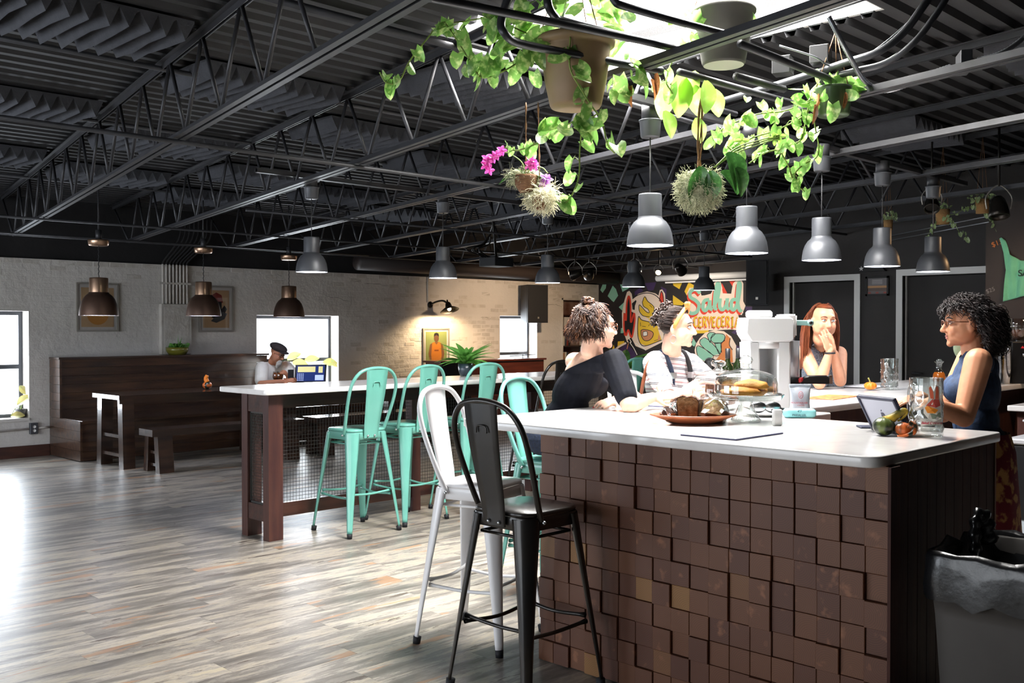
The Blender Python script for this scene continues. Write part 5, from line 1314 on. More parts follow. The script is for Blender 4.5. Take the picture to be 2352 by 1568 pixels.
pk = thing('mini_pumpkin', 'tiny orange pumpkin beside the glass mug on the bar', 'pumpkin', (6.62, 3.14, TZ))
b = smb(); b.lathe([(0, .006)] + [(.043 * math.sin(PI * k / 12) ** .8, .004 + .026 * (1 - math.cos(PI * k / 12))) for k in range(1, 12)] + [(0, .05)], 64, wob=lambda a, z: 1 - .09 * abs(math.cos(4.5 * a)) ** 4); b.build('body', 'pumpkin_orange', pk)
b = smb(); b.tube(bez([(0, 0, .048), (-.004, .003, .065), (-.012, .009, .085)], 4), [.007, .006, .005, .005, .004, .004, .005, .005, .006], 8); b.build('stem', 'stem_green', pk)
gt = thing('gourd', 'small orange gourd standing on the plank table', 'gourd', (5.80, 10.85, .78))
b = smb(); b.ell((0, 0, .045), (.055, .055, .045), 20, 12); b.build('body', 'gourd_orange', gt)
b = smb(); b.tube(bez([(0, 0, .08), (-.01, .01, .12), (.0, 0, .16)], 4), [.03, .03, .028, .027, .026, .025, .024, .022, .02], 10); b.build('neck', 'pumpkin_orange', gt)
# glass mugs
def mug(label, loc, s, rz):
    t = thing('glass_mug', label, 'mug', loc, rz)
    b = smb()
    def dim(a, z): return 1 - (.05 * (.5 + .5 * math.cos(10 * a + (PI if int(z / s / .045) % 2 else 0))) if .02 * s < z < .165 * s else 0)
    b.lathe([(0, .001), (.058 * s, .001), (.062 * s, .008 * s), (.062 * s, .02 * s)] + [((.0625 + .002 * math.sin(k * PI / 2)) * s, (.02 + k * .012) * s) for k in range(1, 13)] + [(.061 * s, .172 * s), (.0615 * s, .18 * s), (.0625 * s, .225 * s), (.0605 * s, .228 * s)], 60, wob=dim); b.build('outer_wall', 'thick_glass', t)
    b = smb(); b.lathe([(.0595 * s, .227 * s), (.0585 * s, .19 * s), (.057 * s, .17 * s), (.056 * s, .03 * s), (.05 * s, .022 * s), (0, .02 * s)], 48); b.build('inner_wall', 'clear_glass', t)
    b = smb(); b.tube(bez([(.058 * s, 0, .19 * s), (.095 * s, 0, .195 * s), (.112 * s, 0, .16 * s), (.11 * s, 0, .09 * s), (.09 * s, 0, .05 * s), (.058 * s, 0, .05 * s)], 6), .011 * s, 10, flat=1.3); b.build('handle', 'thick_glass', t)
    return t
mg = mug('large dimpled glass mug with a red and orange sticker', atz(2127, 1002, TZ), 1.02, PI / 4 + .15)
mug('dimpled glass mug on the bar beside the tiny pumpkin', Vector((6.76, 3.07, TZ)), .95, PI / 4 - .1)
def decal(col, pts, lay, name='sticker'):
    # flat print bent round the mug
    R = .0668 + lay * .0003; P = []
    for x, z in pts:
        x = x * 1.35 - .006; z = (z - .12) * 1.3 + .116
        a = math.atan2(-FW.y, -FW.x) + (x / R); P.append(Vector((R * math.cos(a), R * math.sin(a), z)))
    b = MB(); c = sum(P, Vector()) / len(P); c2 = Vector((c.x, c.y, 0)).normalized() * R; c2.z = c.z
    for i in range(len(P)): b.quad(c2, P[i], P[(i + 1) % len(P)])
    o = b.build(name, mat('sticker_' + col, col, .5) if 'sticker_' + col not in MATS else 'sticker_' + col, mg, False)
    o.matrix_local = Matrix.Rotation(-mg.rotation_euler.z, 4, 'Z')
decal('d9d2c8', [(-.008, .155), (-.012, .185), (-.004, .19), (.006, .17), (.012, .19), (.024, .185), (.026, .15), (.032, .13), (.032, .105), (.02, .085), (-.01, .09), (-.022, .105), (-.022, .125), (-.012, .138)], 0)
decal('d8684a', [(-.004, .15), (-.008, .182), (-.003, .186), (.004, .168), (.006, .148)], 1)
decal('d8684a', [(.010, .148), (.012, .184), (.018, .186), (.021, .17), (.021, .148)], 1)
decal('c7544a', [(-.016, .128), (.002, .148), (.022, .147), (.028, .128), (.012, .122), (-.005, .126)], 1)
decal('e08a2e', [(-.019, .122), (-.012, .128), (.006, .121), (.02, .115), (.01, .105), (-.012, .106)], 2)
decal('8f9a86', [(-.004, .104), (.028, .108), (.03, .092), (.002, .088)], 1)
decal('d9d2c8', [(-.03, .088), (.036, .09), (.036, .068), (-.03, .066)], 0)
def bend_text(body, x0, z0, size):
    o = text('sticker_text', body, (0, 0, 0), size, (1, 0, 0), (0, 0, 1), 'ink_red', mg, shear=.25, extrude=0, font_bold=.0006)
    R = .0682
    for v in o.data.vertices:
        x, y = v.co.x + x0, v.co.y + z0; a = math.atan2(-FW.y, -FW.x) + x / R; v.co = (R * math.cos(a), R * math.sin(a), y)
    o.matrix_local = Matrix.Rotation(-mg.rotation_euler.z, 4, 'Z')
bend_text('Salud Cerveceria', -.044, .055, .0125)
# ================================================================== white espresso machine
mat('machine_white', 'e9e8e8', .3, coat=.4); mat('machine_grey', 'bdbcc0', .35, metal=.3); mat('latch_aqua', '9fc9c4', .3, coat=.4)
em = thing('espresso_machine', 'tall white coffee machine with a black handle on the bar', 'coffee machine', (4.73, 2.82, TZ), -PI / 4)
# local axes: x to the right in the photograph, y away from the camera
def side(pts, y0, y1, m, name, bev=.008):
    b = MB(); b.prism(pts, y0, y1, 'y'); o = b.build(name, m, em)
    bm = bmesh.new(); bm.from_mesh(o.data); bmesh.ops.bevel(bm, geom=[e for e in bm.edges], offset=bev, segments=2, affect='EDGES', clamp_overlap=True); bm.to_mesh(o.data); bm.free()
    for p in o.data.polygons: p.use_smooth = True
    o.data.polygons.foreach_set('use_smooth', [len(p.vertices) == 4 and p.area < .004 for p in o.data.polygons]); return o
side([(-.135, .40), (-.13, .47), (-.13, .482), (.10, .482), (.115, .47), (.115, .37), (.10, .355), (-.105, .355)], -.12, .12, 'machine_white', 'head', .02)
side([(-.105, .0), (-.06, .0), (-.06, .36), (-.12, .36)], -.11, .11, 'machine_white', 'back_column')
side([(.03, .0), (.10, .0), (.10, .36), (.03, .36)], -.11, .11, 'machine_white', 'front_column')
side([(-.07, .0), (.04, .0), (.04, .09), (-.07, .09)], -.11, .11, 'machine_white', 'lower_panel', .004)
side([(-.07, .32), (.04, .32), (.04, .365), (-.07, .365)], -.11, .11, 'machine_white', 'upper_panel', .004)
b = MB(); b.add([(-.065, .08, .09), (.035, .08, .09), (.035, .08, .32), (-.065, .08, .32)], [(0, 1, 2, 3)]); b.build('recess_panel', 'machine_grey', em)
b = smb(); b.rbox((-.04, 0, .50), (.13, .14, .04), .05, n=6); b.build('top_cap', 'machine_white', em)
side([(.07, .38), (.135, .38), (.135, .50), (.07, .50)], -.10, .10, 'machine_white', 'top_latch_block')
b = smb(); b.lathe([(0, .15), (.045, .15), (.045, .36), (0, .36)], 28, Matrix.Translation((.13, 0, 0))); b.build('piston_cylinder', 'machine_grey', em)
b = smb(); b.lathe([(0, .09), (.05, .09), (.05, .165), (0, .165)], 28, Matrix.Translation((.13, 0, 0))); b.build('group_head', 'capsule_black', em)
b = MB(); b.bx(.10, .165, -.06, .06, .0, .075); b.build('drip_tray', 'machine_grey', em)
b = MB(); b.rbox((.175, -.03, .455), (.10, .02, .028), .006); b.build('latch', 'latch_aqua', em)
b = smb(); b.lathe([(0, 0), (.017, 0), (.017, .026), (0, .026)], 18, Matrix.Translation((.222, -.018, .455)) @ Matrix.Rotation(PI / 2, 4, 'X')); b.build('latch_pivot', 'latch_aqua', em)
b = smb(); b.lathe([(0, 0), (.009, 0), (.009, .003), (0, .003)], 14, Matrix.Translation((.222, -.044, .455)) @ Matrix.Rotation(PI / 2, 4, 'X')); b.build('latch_bolt', 'capsule_black', em)
side([(.17, .135), (.18, .165), (.215, .178), (.315, .178), (.335, .14), (.325, .132), (.20, .134)], -.045, -.015, 'capsule_black', 'portafilter_handle', .006)
b = MB(); b.bx(.32, .338, -.046, -.014, .134, .178); b.build('handle_tip', 'steel', em)
b = smb(); b.tube([(.16, -.03, .15), (.185, -.03, .155)], .014, 12); b.build('handle_collar', 'cap_red', em)
# ================================================================== far end of the bar, back counter
mat('syrup_amber', 'a85a1e', .1, trans=.3); mat('oil_yellow', 'd9a520', .15, trans=.3); mat('cactus', '8c9a78', .7, c2='a3ae90', scale=14, bump=.2, bscale=40)
cf = thing('syrup_carafe', 'glass carafe of amber syrup at the end of the bar', 'carafe', (8.1, 3.27, TZ))
b = smb(); b.lathe([(0, .002), (.045, .002), (.05, .02), (.045, .06), (.035, .075)], 24); b.build('syrup', 'syrup_amber', cf)
b = smb(); b.lathe([(.037, .07), (.02, .095), (.022, .14), (.036, .155), (.036, .16)], 24); b.build('neck', 'thick_glass', cf)
b = smb(); b.ell((0, 0, .165), (.022, .022, .018), 14, 8); b.build('stopper', 'thick_glass', cf)
cac = thing('cactus_paddle', 'pale green cactus paddles behind the barista', 'cactus', (8.4, 3.2, TZ))
for c, r, rot in (((0, 0, .13), (.06, .025, .13), .1), ((.035, -.035, .25), (.05, .022, .08), -.3)):
    b = smb(); b.ell(c, r, 20, 14, Matrix.Rotation(-PI / 4, 4, 'Z') @ Matrix.Rotation(rot, 4, 'Y')); b.build('paddle', 'cactus', cac)
b = smb(); b.lathe([(0, .001), (.05, .001), (.06, .06), (.055, .06), (0, .05)], 20); b.build('pot', 'plastic_white', cac)
cup_p = [(0, .0), (.03, .0), (.042, .11), (.044, .112)]
b = smb(); b.lathe(cup_p, 20); cupm = b.build('cup', 'plastic_wrap'); cupme = cupm.data; bpy.data.objects.remove(cupm)
for k, (x, y) in enumerate(((8.02, 2.86), (8.16, 2.80), (8.2, 2.92), (8.08, 2.76))):
    t = thing('cup_stack', ['front left', 'front right', 'back left', 'nearest'][k] + ' stack of clear plastic cups behind the barista', 'cup stack', (x, y, TZ))
    for q in range(22 if k < 3 else 16): obj('cup', cupme, t, (0, 0, q * .0115))
gr = thing('coffee_grinder', 'black coffee grinder with a glass hopper at the right edge', 'coffee grinder', (8.3, 2.74, TZ))
b = MB(); b.rbox((0, 0, .16), (.2, .2, .32), .01, rz=-PI / 4); b.build('body', 'capsule_black', gr)
b = smb(); b.lathe([(.035, .32), (.08, .42), (.085, .50), (.08, .50), (.03, .325)], 24); hp = b.build('hopper', 'clear_glass', gr)
b = smb(); b.lathe([(0, .33), (.03, .33), (.07, .41), (0, .415)], 20); b.build('beans', 'crust', hp)
b = smb(); b.tube([Vector((0, 0, .22)) - FW * .14 + RT * -.03, Vector((0, 0, .22)) - FW * .155 + RT * -.03], .014, 12); b.build('dial', 'steel', gr)
b = MB(); b.add([Vector((0, 0, .27)) - FW * .143 + RT * q for q in (-.055, -.025)] + [Vector((0, 0, .29)) - FW * .143 + RT * -.04], [(0, 1, 2)]); b.build('warning_mark', 'cap_red', gr)
ob = bottle('yellow oil bottle beside the plastic cups', Vector((7.95, 2.83, TZ)), m='oil_yellow', h=.2, name='oil_bottle')
bk = thing('back_counter', 'white work counter behind the barista', 'counter', (8.1, 1.5, 0))
b = MB(); b.rbox((8.0, 1.4, .93), (1.0, 2.3, .04), .01); b.build('worktop', 'quartz', bk, True)
b = MB(); b.bx(7.56, 8.48, .3, 2.5, .7, .91); b.build('drawer_front', 'wood_bar', bk, True)
b = MB(); b.bx(7.6, 8.48, .3, 2.5, 0, .7); b.build('cabinet_body', mat('pale_panel', 'a7afb8', .5), bk, True)
cl = thing('under_counter_cooler', 'black under-counter cooler with a steel lid', 'cooler', (6.75, 2.0, 0))
b = MB(); b.rbox((6.85, 1.95, .55), (.6, .55, .46), .02); b.build('tub', 'capsule_black', cl, True)
b = MB(); b.rbox((6.85, 1.95, .80), (.62, .57, .035), .015); b.build('lid', 'machine_grey', cl, True)
b = MB(); b.bx(6.56, 7.14, 1.7, 2.2, 0, .32); b.build('base', 'pale_panel', cl, True)
pn_ = thing('steel_pan', 'steel food pans on the cooler beside the barista', 'pan', (6.75, 2.0, .82))
b = MB(); b.rbox((6.8, 2.0, .87), (.36, .3, .1), .015); b.build('pan', 'steel', pn_, True)
b = MB(); b.rbox((6.8, 2.0, .925), (.38, .32, .012), .015); b.build('rim', 'machine_grey', pn_, True)
# ================================================================== grey bin with black liner
mat('bin_grey', '46423f', .6, c2='4d4946', scale=4)
mat('liner_black', '0e0e10', .3, coat=.3, bump=.25, bscale=14)
bn = thing('waste_bin', 'square grey waste bin against the side of the bar', 'bin', (3.58, 1.13, 0))
def sq(n=9):
    out = []
    for a, c in (((-1, -1), (1, -1)), ((1, -1), (1, 1)), ((1, 1), (-1, 1)), ((-1, 1), (-1, -1))):
        for i in range(n): out.append((a[0] + (c[0] - a[0]) * i / n, a[1] + (c[1] - a[1]) * i / n))
    return out
ring = sq(); n = len(ring)
def shell(levels, name, m, par, jit=0, capbot=False):
    b = smb()
    for k, (hw, z) in enumerate(levels):
        for i, (x, y) in enumerate(ring):
            q = max(abs(x), abs(y)); r_ = math.hypot(x, y); f = 1 - .06 * max(0, r_ - 1.15) / .27
            j = noise.noise(Vector((x * 3, y * 3, z * 9 + 7))) * jit
            zj = noise.noise(Vector((x * 4 + 9, y * 4, k))) * jit * 1.6
            b.v.append(Vector((x * (hw * f + j), y * (hw * f + j), z + zj)))
    for k in range(len(levels) - 1):
        for i in range(n): b.face((k * n + i, k * n + (i + 1) % n, (k + 1) * n + (i + 1) % n, (k + 1) * n + i))
    if capbot: b.face(tuple(range(n)))
    return b.build(name, m, par)
shell([(.21, 0), (.215, .02), (.245, .55), (.25, .60), (.262, .60), (.266, .74), (.258, .75), (.245, .74), (.235, .55)], 'bin_body', 'bin_grey', bn, 0, True)
shell([(.272, .60), (.276, .65), (.272, .70), (.270, .745), (.262, .765), (.25, .76), (.238, .70), (.20, .60), (.12, .5), (.02, .47)], 'liner', 'liner_black', bn, .022)
b = smb(); b.tube(bez([(.03, .19, .66), (.04, .2, .74), (.05, .205, .81), (.075, .2, .84), (.10, .19, .81), (.11, .18, .74)], 5), [.03 + .008 * math.sin(i * 1.9) for i in range(26)], 9, flat=.6); b.build('liner_bunch', 'liner_black', bn)
# ================================================================== plants
def leaf_mat(name, c, c2, tr=.35, rough=.35, scale=9):
    m = mat(name, c, rough, c2=c2, scale=scale, lo=.5, hi=.66, rand=.14, coat=.2)
    nt = m.node_tree; N = nt.nodes; L = nt.links; b = N['Principled BSDF']
    t = N.new('ShaderNodeBsdfTranslucent'); src = b.inputs['Base Color'].links[0].from_socket
    hv = N.new('ShaderNodeHueSaturation'); hv.inputs['Saturation'].default_value = 1.0; hv.inputs['Value'].default_value = 1.35; L.new(src, hv.inputs['Color']); L.new(hv.outputs[0], t.inputs[0])
    mx = N.new('ShaderNodeMixShader'); mx.inputs[0].default_value = tr
    L.new(b.outputs[0], mx.inputs[1]); L.new(t.outputs[0], mx.inputs[2]); L.new(mx.outputs[0], N['Material Output'].inputs[0])
leaf_mat('pothos', '6f9a4c', 'c0d28e', .45, scale=3)
leaf_mat('orchid_leaf', '2f5a26', '47743a', .15)
leaf_mat('broad_leaf', '87a84c', '98b866', .42, scale=3)
leaf_mat('fern_leaf', '5c9440', '7cb05a', .35, scale=3)
leaf_mat('yellow_leaf', 'a89c5c', '8a9660', .25, scale=3)
leaf_mat('ivy', '8aa56a', 'dfe6c8', .3)
leaf_mat('petal_pink', 'cf3fa8', 'f0a8dc', .35)
leaf_mat('petal_violet', '9a5fae', 'c89ad0', .3)
leaf_mat('dead_leaf', '8c5c36', '6a4226', .2)
mat('vine_stem', '8a9a4a', .6, c2='6f8a3a', scale=20)
mat('moss', '8d9276', .9, c2='b3b294', scale=40)
mat('moss_pale', 'b9b596', .9, c2='d9d4b8', scale=30)
mat('terracotta_plastic', '94785c', .55, c2='857048', scale=5)
mat('pot_grey', '55534f', .6, c2='5f5d58', scale=6)
mat('pot_clear', '46583a', .3, trans=.35)
mat('basket', '6b4a34', .85, c2='8a6548', scale=30, stretch=(1, 1, 6), bump=.6, bscale=70)
mat('jute', 'a07a4c', .9, bump=.6, bscale=60, bstretch=(1, 1, 8))
mat('twig', '7d5a3a', .8, bump=.4, bscale=60)
mat('soil', '2a1e17', .95)
def leaf_mesh(name, m, shape='heart', cup=.12, curl=.25):
    vs = []; fs = []; R_, Cn = 8, 4
    for i in range(R_ + 1):
        t = i / R_
        if shape == 'heart': w = .40 * math.sqrt(max(0, 1 - ((t - .26) / .74) ** 2)) ** 1.15 if t > .26 else .40 * math.sqrt(max(0, 1 - ((.26 - t) / .40) ** 2))
        elif shape == 'strap': w = .14 * math.sin(PI * (t * .86 + .12)) ** .7
        elif shape == 'oval': w = .30 * math.sin(PI * (t * .93 + .05)) ** .8
        else: w = .06 * (1 - t) + .004
        y = t - (.10 * 0)
        for k in range(-Cn, Cn + 1):
            s_ = k / Cn; yy = y
            if shape == 'heart' and i <= 1: yy = y - .14 * abs(s_) * (1 - i) - (.06 if i == 0 else 0) * abs(s_)
            vs.append((s_ * w, yy, cup * abs(s_) * w * 2 - curl * t * t))
    c = 2 * Cn + 1
    for i in range(R_):
        for k in range(c - 1): fs.append((i * c + k, i * c + k + 1, (i + 1) * c + k + 1, (i + 1) * c + k))
    b = smb(); b.add(vs, fs); o = b.build(name, m); me = o.data; bpy.data.objects.remove(o); return me
LM = {'pothos': [leaf_mesh('leaf', 'pothos', 'heart', c_, k_) for c_, k_ in ((.15, .2), (.3, .35), (.08, -.1))], 'orchid': [leaf_mesh('leaf', 'orchid_leaf', 'oval', .3, .55)], 'broad': [leaf_mesh('leaf', 'broad_leaf', 'oval', .25, .2)], 'strap': [leaf_mesh('leaf', 'fern_leaf', 'strap', .3, .75)], 'fern': [leaf_mesh('leaf', 'fern_leaf', 'blade', .1, .6)], 'yellow': [leaf_mesh('leaf', 'yellow_leaf', 'oval', .2, .15)], 'ivy': [leaf_mesh('leaf', 'ivy', 'heart', .2, .1)], 'pink': [leaf_mesh('petal', 'petal_pink', 'oval', .3, .2)], 'violet': [leaf_mesh('petal', 'petal_violet', 'oval', .3, .2)], 'dead': [leaf_mesh('leaf', 'dead_leaf', 'strap', .5, .3)], 'herb': [leaf_mesh('leaf', 'fern_leaf', 'heart', .2, .1)]}
def leaf(par, kind, pos, size, tip, nrm=None, name='leaf'):
    tip = Vector(tip).normalized()
    if nrm is None: nrm = -FW * .8 + Vector((rnd.uniform(-.7, .7), rnd.uniform(-.7, .7), rnd.uniform(-.1, .8)))
    nz_ = nrm - tip * nrm.dot(tip); nz_ = nz_.normalized() if nz_.length > 1e-3 else tip.orthogonal().normalized()
    X = tip.cross(nz_)
    M = Matrix(((X.x, tip.x, nz_.x), (X.y, tip.y, nz_.y), (X.z, tip.z, nz_.z)))
    o = obj(name, rnd.choice(LM[kind]), par, Vector(pos) - par.location, M.to_euler(), size)
    return o
DN = Vector((0, 0, -1))
def jit(a): return Vector((rnd.uniform(-a, a), rnd.uniform(-a, a), rnd.uniform(-a, a)))
def vine(par, pts, nl, s0, s1, kind='pothos', r=.0035, skip=.05, hang=.8):
    P = bez([atd(*p) for p in pts], 8)
    b = smb(); b.tube(P, r, 6); b.build('stem', 'vine_stem', par, True)
    for k in range(nl):
        t = skip + (1 - skip) * (k + .5) / nl; q = P[min(len(P) - 1, int(t * (len(P) - 1)))]
        off = (RT * rnd.uniform(-1, 1) + FW * rnd.uniform(-1, 1)) * .03 + Vector((0, 0, rnd.uniform(-.005, .03)))
        b = smb(); b.tube([q, q + off * .6 + Vector((0, 0, .01)), q + off], .0018, 4); b.build('petiole', 'vine_stem', par, True)
        leaf(par, kind, q + off, rnd.uniform(s0, s1), DN * hang + jit(.6) + off * 6)
def cluster(par, x, y, d, rx, ry, rd, n, s0, s1, kind='pothos', hang=.3):
    for k in range(n):
        a, r_ = rnd.uniform(0, 2 * PI), rnd.random() ** .5
        q = atd(x + rx * r_ * math.cos(a), y + ry * r_ * math.sin(a), d + rnd.uniform(-rd, rd))
        leaf(par, kind, q, rnd.uniform(s0, s1), DN * hang + RT * math.cos(a) * .7 + jit(.6))
def hanger(par, top, pts, r=.0025):
    for p in pts:
        b = smb(); b.tube([top, p], r, 5); b.build('hanging_wire', 'twig', par, True)
# --- big clay-coloured pot
D1 = 4.35
pc = atd(1322, 248, D1)
p1 = thing('hanging_pothos', 'trailing pothos in the big clay-brown hanging pot', 'potted plant', pc)
b = smb(); b.lathe([(0, 0), (.105, 0), (.112, .012), (.135, .12), (.15, .25), (.151, .262), (.168, .264), (.172, .285), (.166, .30), (.152, .298), (.148, .27), (0, .26)], 40); b.build('pot', 'terracotta_plastic', p1)
b = smb(); b.lathe([(0, .268), (.149, .27)], 24); b.build('soil', 'soil', p1)
hanger(p1, pc + Vector((.03, .05, .78)), [pc + Vector((.16 * math.cos(a), .16 * math.sin(a), .29)) for a in (.3, 2.4, 4.5)])
cluster(p1, 1290, 50, D1, 150, 58, .12, 40, .06, .105)
cluster(p1, 1180, 125, D1 - .02, 90, 60, .08, 13, .06, .095, hang=.7)
cluster(p1, 1430, 150, D1 + .02, 50, 70, .08, 14, .06, .10, hang=.7)
vine(p1, [(1230, 85, D1), (1130, 45, D1), (1060, 50, D1 + .05), (1010, 60, D1 + .05), (968, 105, D1 + .05), (940, 142, D1 + .05), (915, 188, D1 + .05), (888, 190, D1 + .05), (872, 166, D1 + .05)], 13, .05, .085)
vine(p1, [(1240, 95, D1), (1180, 150, D1 - .05), (1110, 178, D1 - .05), (1080, 140, D1 - .05), (1045, 85, D1), (1020, 50, D1)], 14, .06, .10)
vine(p1, [(1310, 85, D1 - .16), (1308, 130, D1 - .17), (1312, 165, D1 - .17), (1335, 205, D1 - .15), (1362, 248, D1 - .1), (1382, 275, D1 - .05), (1395, 330, D1 - .02), (1412, 352, D1)], 10, .06, .09)
vine(p1, [(1370, 262, D1 - .05), (1340, 290, D1), (1332, 340, D1), (1330, 400, D1), (1318, 440, D1), (1296, 468, D1), (1276, 462, D1)], 9, .05, .075)
vine(p1, [(1360, 262, D1), (1290, 292, D1 + .05), (1240, 325, D1 + .1), (1190, 345, D1 + .12), (1160, 338, D1 + .15)], 8, .035, .07)
cluster(p1, 1310, 282, D1, 60, 22, .05, 9, .06, .1, hang=.8)
for k in range(4): leaf(p1, 'dead', atd(1470 + rnd.uniform(-30, 45), 140 + rnd.uniform(-10, 60), D1 + .05), .09, DN + jit(.4))
# --- grey pot seen from below
D2 = 4.75
pc = atd(1662, 150, D2)
p2 = thing('hanging_broadleaf', 'grey hanging pot of long-leaved philodendron under the skylight', 'potted plant', pc)
b = smb(); b.lathe([(0, 0), (.095, 0), (.102, .012), (.125, .14), (.14, .24), (.15, .242), (.152, .262), (.14, .262), (.132, .24), (0, .235)], 36); b.build('pot', 'pot_grey', p2)
b = smb(); b.lathe([(0, -.002), (.094, -.001)], 30); b.build('pot_base', 'mat_board', p2)
hanger(p2, pc + Vector((0, .02, .7)), [pc + Vector((.14 * math.cos(a), .14 * math.sin(a), .26)) for a in (.3, 2.4, 4.5)])
cluster(p2, 1620, 30, D2, 90, 45, .1, 22, .06, .1)
for (x, y, s_, tx) in ((1530, 190, .17, -.1), (1560, 170, .2, .05), (1590, 195, .16, .3), (1620, 185, .15, .1), (1640, 205, .13, .2), (1525, 255, .13, .4), (1600, 165, .16, -.6), (1600, 270, .12, .2)):
    leaf(p2, 'broad', atd(x, y, D2 + rnd.uniform(-.1, .1)), s_, DN + RT * tx, -FW + jit(.35))
vine(p2, [(1640, 60, D2), (1560, 120, D2), (1530, 180, D2), (1545, 215, D2)], 6, .06, .1)
# --- clear green nursery pot and its long vines
D3 = 4.9
pc = atd(1914, 268, D3)
p3 = thing('hanging_pothos', 'pothos in the clear green nursery pot at the right', 'potted plant', pc)
b = smb(); b.lathe([(0, .004), (.028, .004), (.07, .002), (.078, .01), (.085, .13), (.09, .14), (.086, .142), (.08, .12), (0, .1)], 32); b.build('pot', 'pot_clear', p3)
hanger(p3, pc + Vector((.02, 0, .42)), [pc + Vector((.085 * math.cos(a), .085 * math.sin(a), .14)) for a in (.3, 2.4, 4.5)])
cluster(p3, 1900, 200, D3, 60, 28, .08, 16, .06, .095)
leaf(p3, 'pothos', atd(1912, 240, D3 - .12), .085, DN, -FW)
for x, y in ((1878, 215), (1940, 212), (1872, 240)): leaf(p3, 'dead', atd(x, y, D3 - .09), .09, DN)
vine(p3, [(1890, 210, D3), (1850, 235, D3), (1800, 255, D3), (1740, 262, D3), (1690, 280, D3), (1655, 300, D3), (1640, 340, D3)], 14, .05, .085)
vine(p3, [(1880, 230, D3), (1840, 270, D3), (1780, 300, D3), (1720, 320, D3), (1690, 350, D3), (1670, 335, D3)], 12, .05, .08)
vine(p3, [(1860, 225, D3), (1850, 280, D3), (1840, 320, D3), (1800, 340, D3), (1760, 350, D3), (1720, 375, D3)], 10, .05, .08)
vine(p3, [(1790, 345, D3), (1808, 375, D3), (1822, 412, D3), (1835, 428, D3), (1848, 440, D3)], 7, .045, .065)
vine(p3, [(1870, 250, D3), (1872, 290, D3), (1880, 330, D3), (1876, 360, D3), (1850, 375, D3), (1828, 395, D3), (1824, 415, D3)], 10, .045, .075)
cluster(p3, 1750, 290, D3 + .05, 115, 70, .08, 11, .05, .08, hang=.9)
# --- moss ball with orchid leaves
D4 = 4.8
mc = atd(1606, 432, D4)
p4 = thing('hanging_orchid', 'orchid with broad dark leaves on a hanging moss ball', 'orchid', mc)
def mossball(par, c, r, n, m, seed, L0=.05):
    rr = random.Random(seed)
    b = smb(); b.ell(c, (r * .86, r * .86, r * .86), 18, 12); b.build('moss_core', m, par, True)
    b = MB()
    for k in range(n):
        z = rr.uniform(-1, .8); a = rr.uniform(0, 2 * PI); q = math.sqrt(1 - z * z)
        d = Vector((q * math.cos(a), q * math.sin(a), z)); p0 = Vector(c) + d * r * .82
        pts = [p0]; v = d * .6 + Vector((rr.uniform(-1, 1), rr.uniform(-1, 1), rr.uniform(-1, 1)))
        for i in range(4):
            v = (v + Vector((rr.uniform(-1, 1), rr.uniform(-1, 1), rr.uniform(-1, .6))) * .9).normalized(); pts.append(pts[-1] + v * L0 * rr.uniform(.2, .35))
        b.tube(pts, .0011, 3, cap=False)
    o = b.build('moss_fibre', m, par, True); o['kind'] = 'stuff'
mossball(p4, mc, .108, 1500, 'moss', 4)
for k in range(4):
    b = smb(); b.tube(bez([mc + Vector((.01 * k - .015, 0, .1)), mc + RT * (.012 * math.sin(k * 2)) + Vector((0, 0, .2)), mc + RT * (.005 + .01 * math.cos(k)) + Vector((0, 0, .35)), atd(1612, 215, D4 - .02 * k)], 8), .0035, 5); b.build('hanging_cord', 'twig', p4, True)
for (x, y, s_, tx, ty) in ((1610, 382, .175, -.1, 1), (1633, 392, .14, .12, 1), (1668, 352, .19, .35, .5), (1655, 395, .12, .8, .5), (1690, 385, .13, .5, .9)):
    leaf(p4, 'orchid', atd(x, y, D4 - .11), s_, DN * ty + RT * tx, -FW * 1 + Vector((0, 0, .8)) + jit(.2))
for k in range(3):
    b = smb(); b.tube(bez([atd(1640, 385, D4 - .06), atd(1690, 340 + k * 6, D4 - .05), atd(1745, 322 + k * 5, D4), atd(1790, 310 + k * 3, D4)], 6), .003, 5); b.build('flower_stem', 'vine_stem', p4, True)
for (x, y) in ((1778, 318), (1790, 312), (1704, 322)):
    for a in range(4): leaf(p4, 'broad', atd(x, y, D4), .035, RT * math.cos(a * 1.6) + Vector((0, 0, math.sin(a * 1.6))), -FW, 'petal')
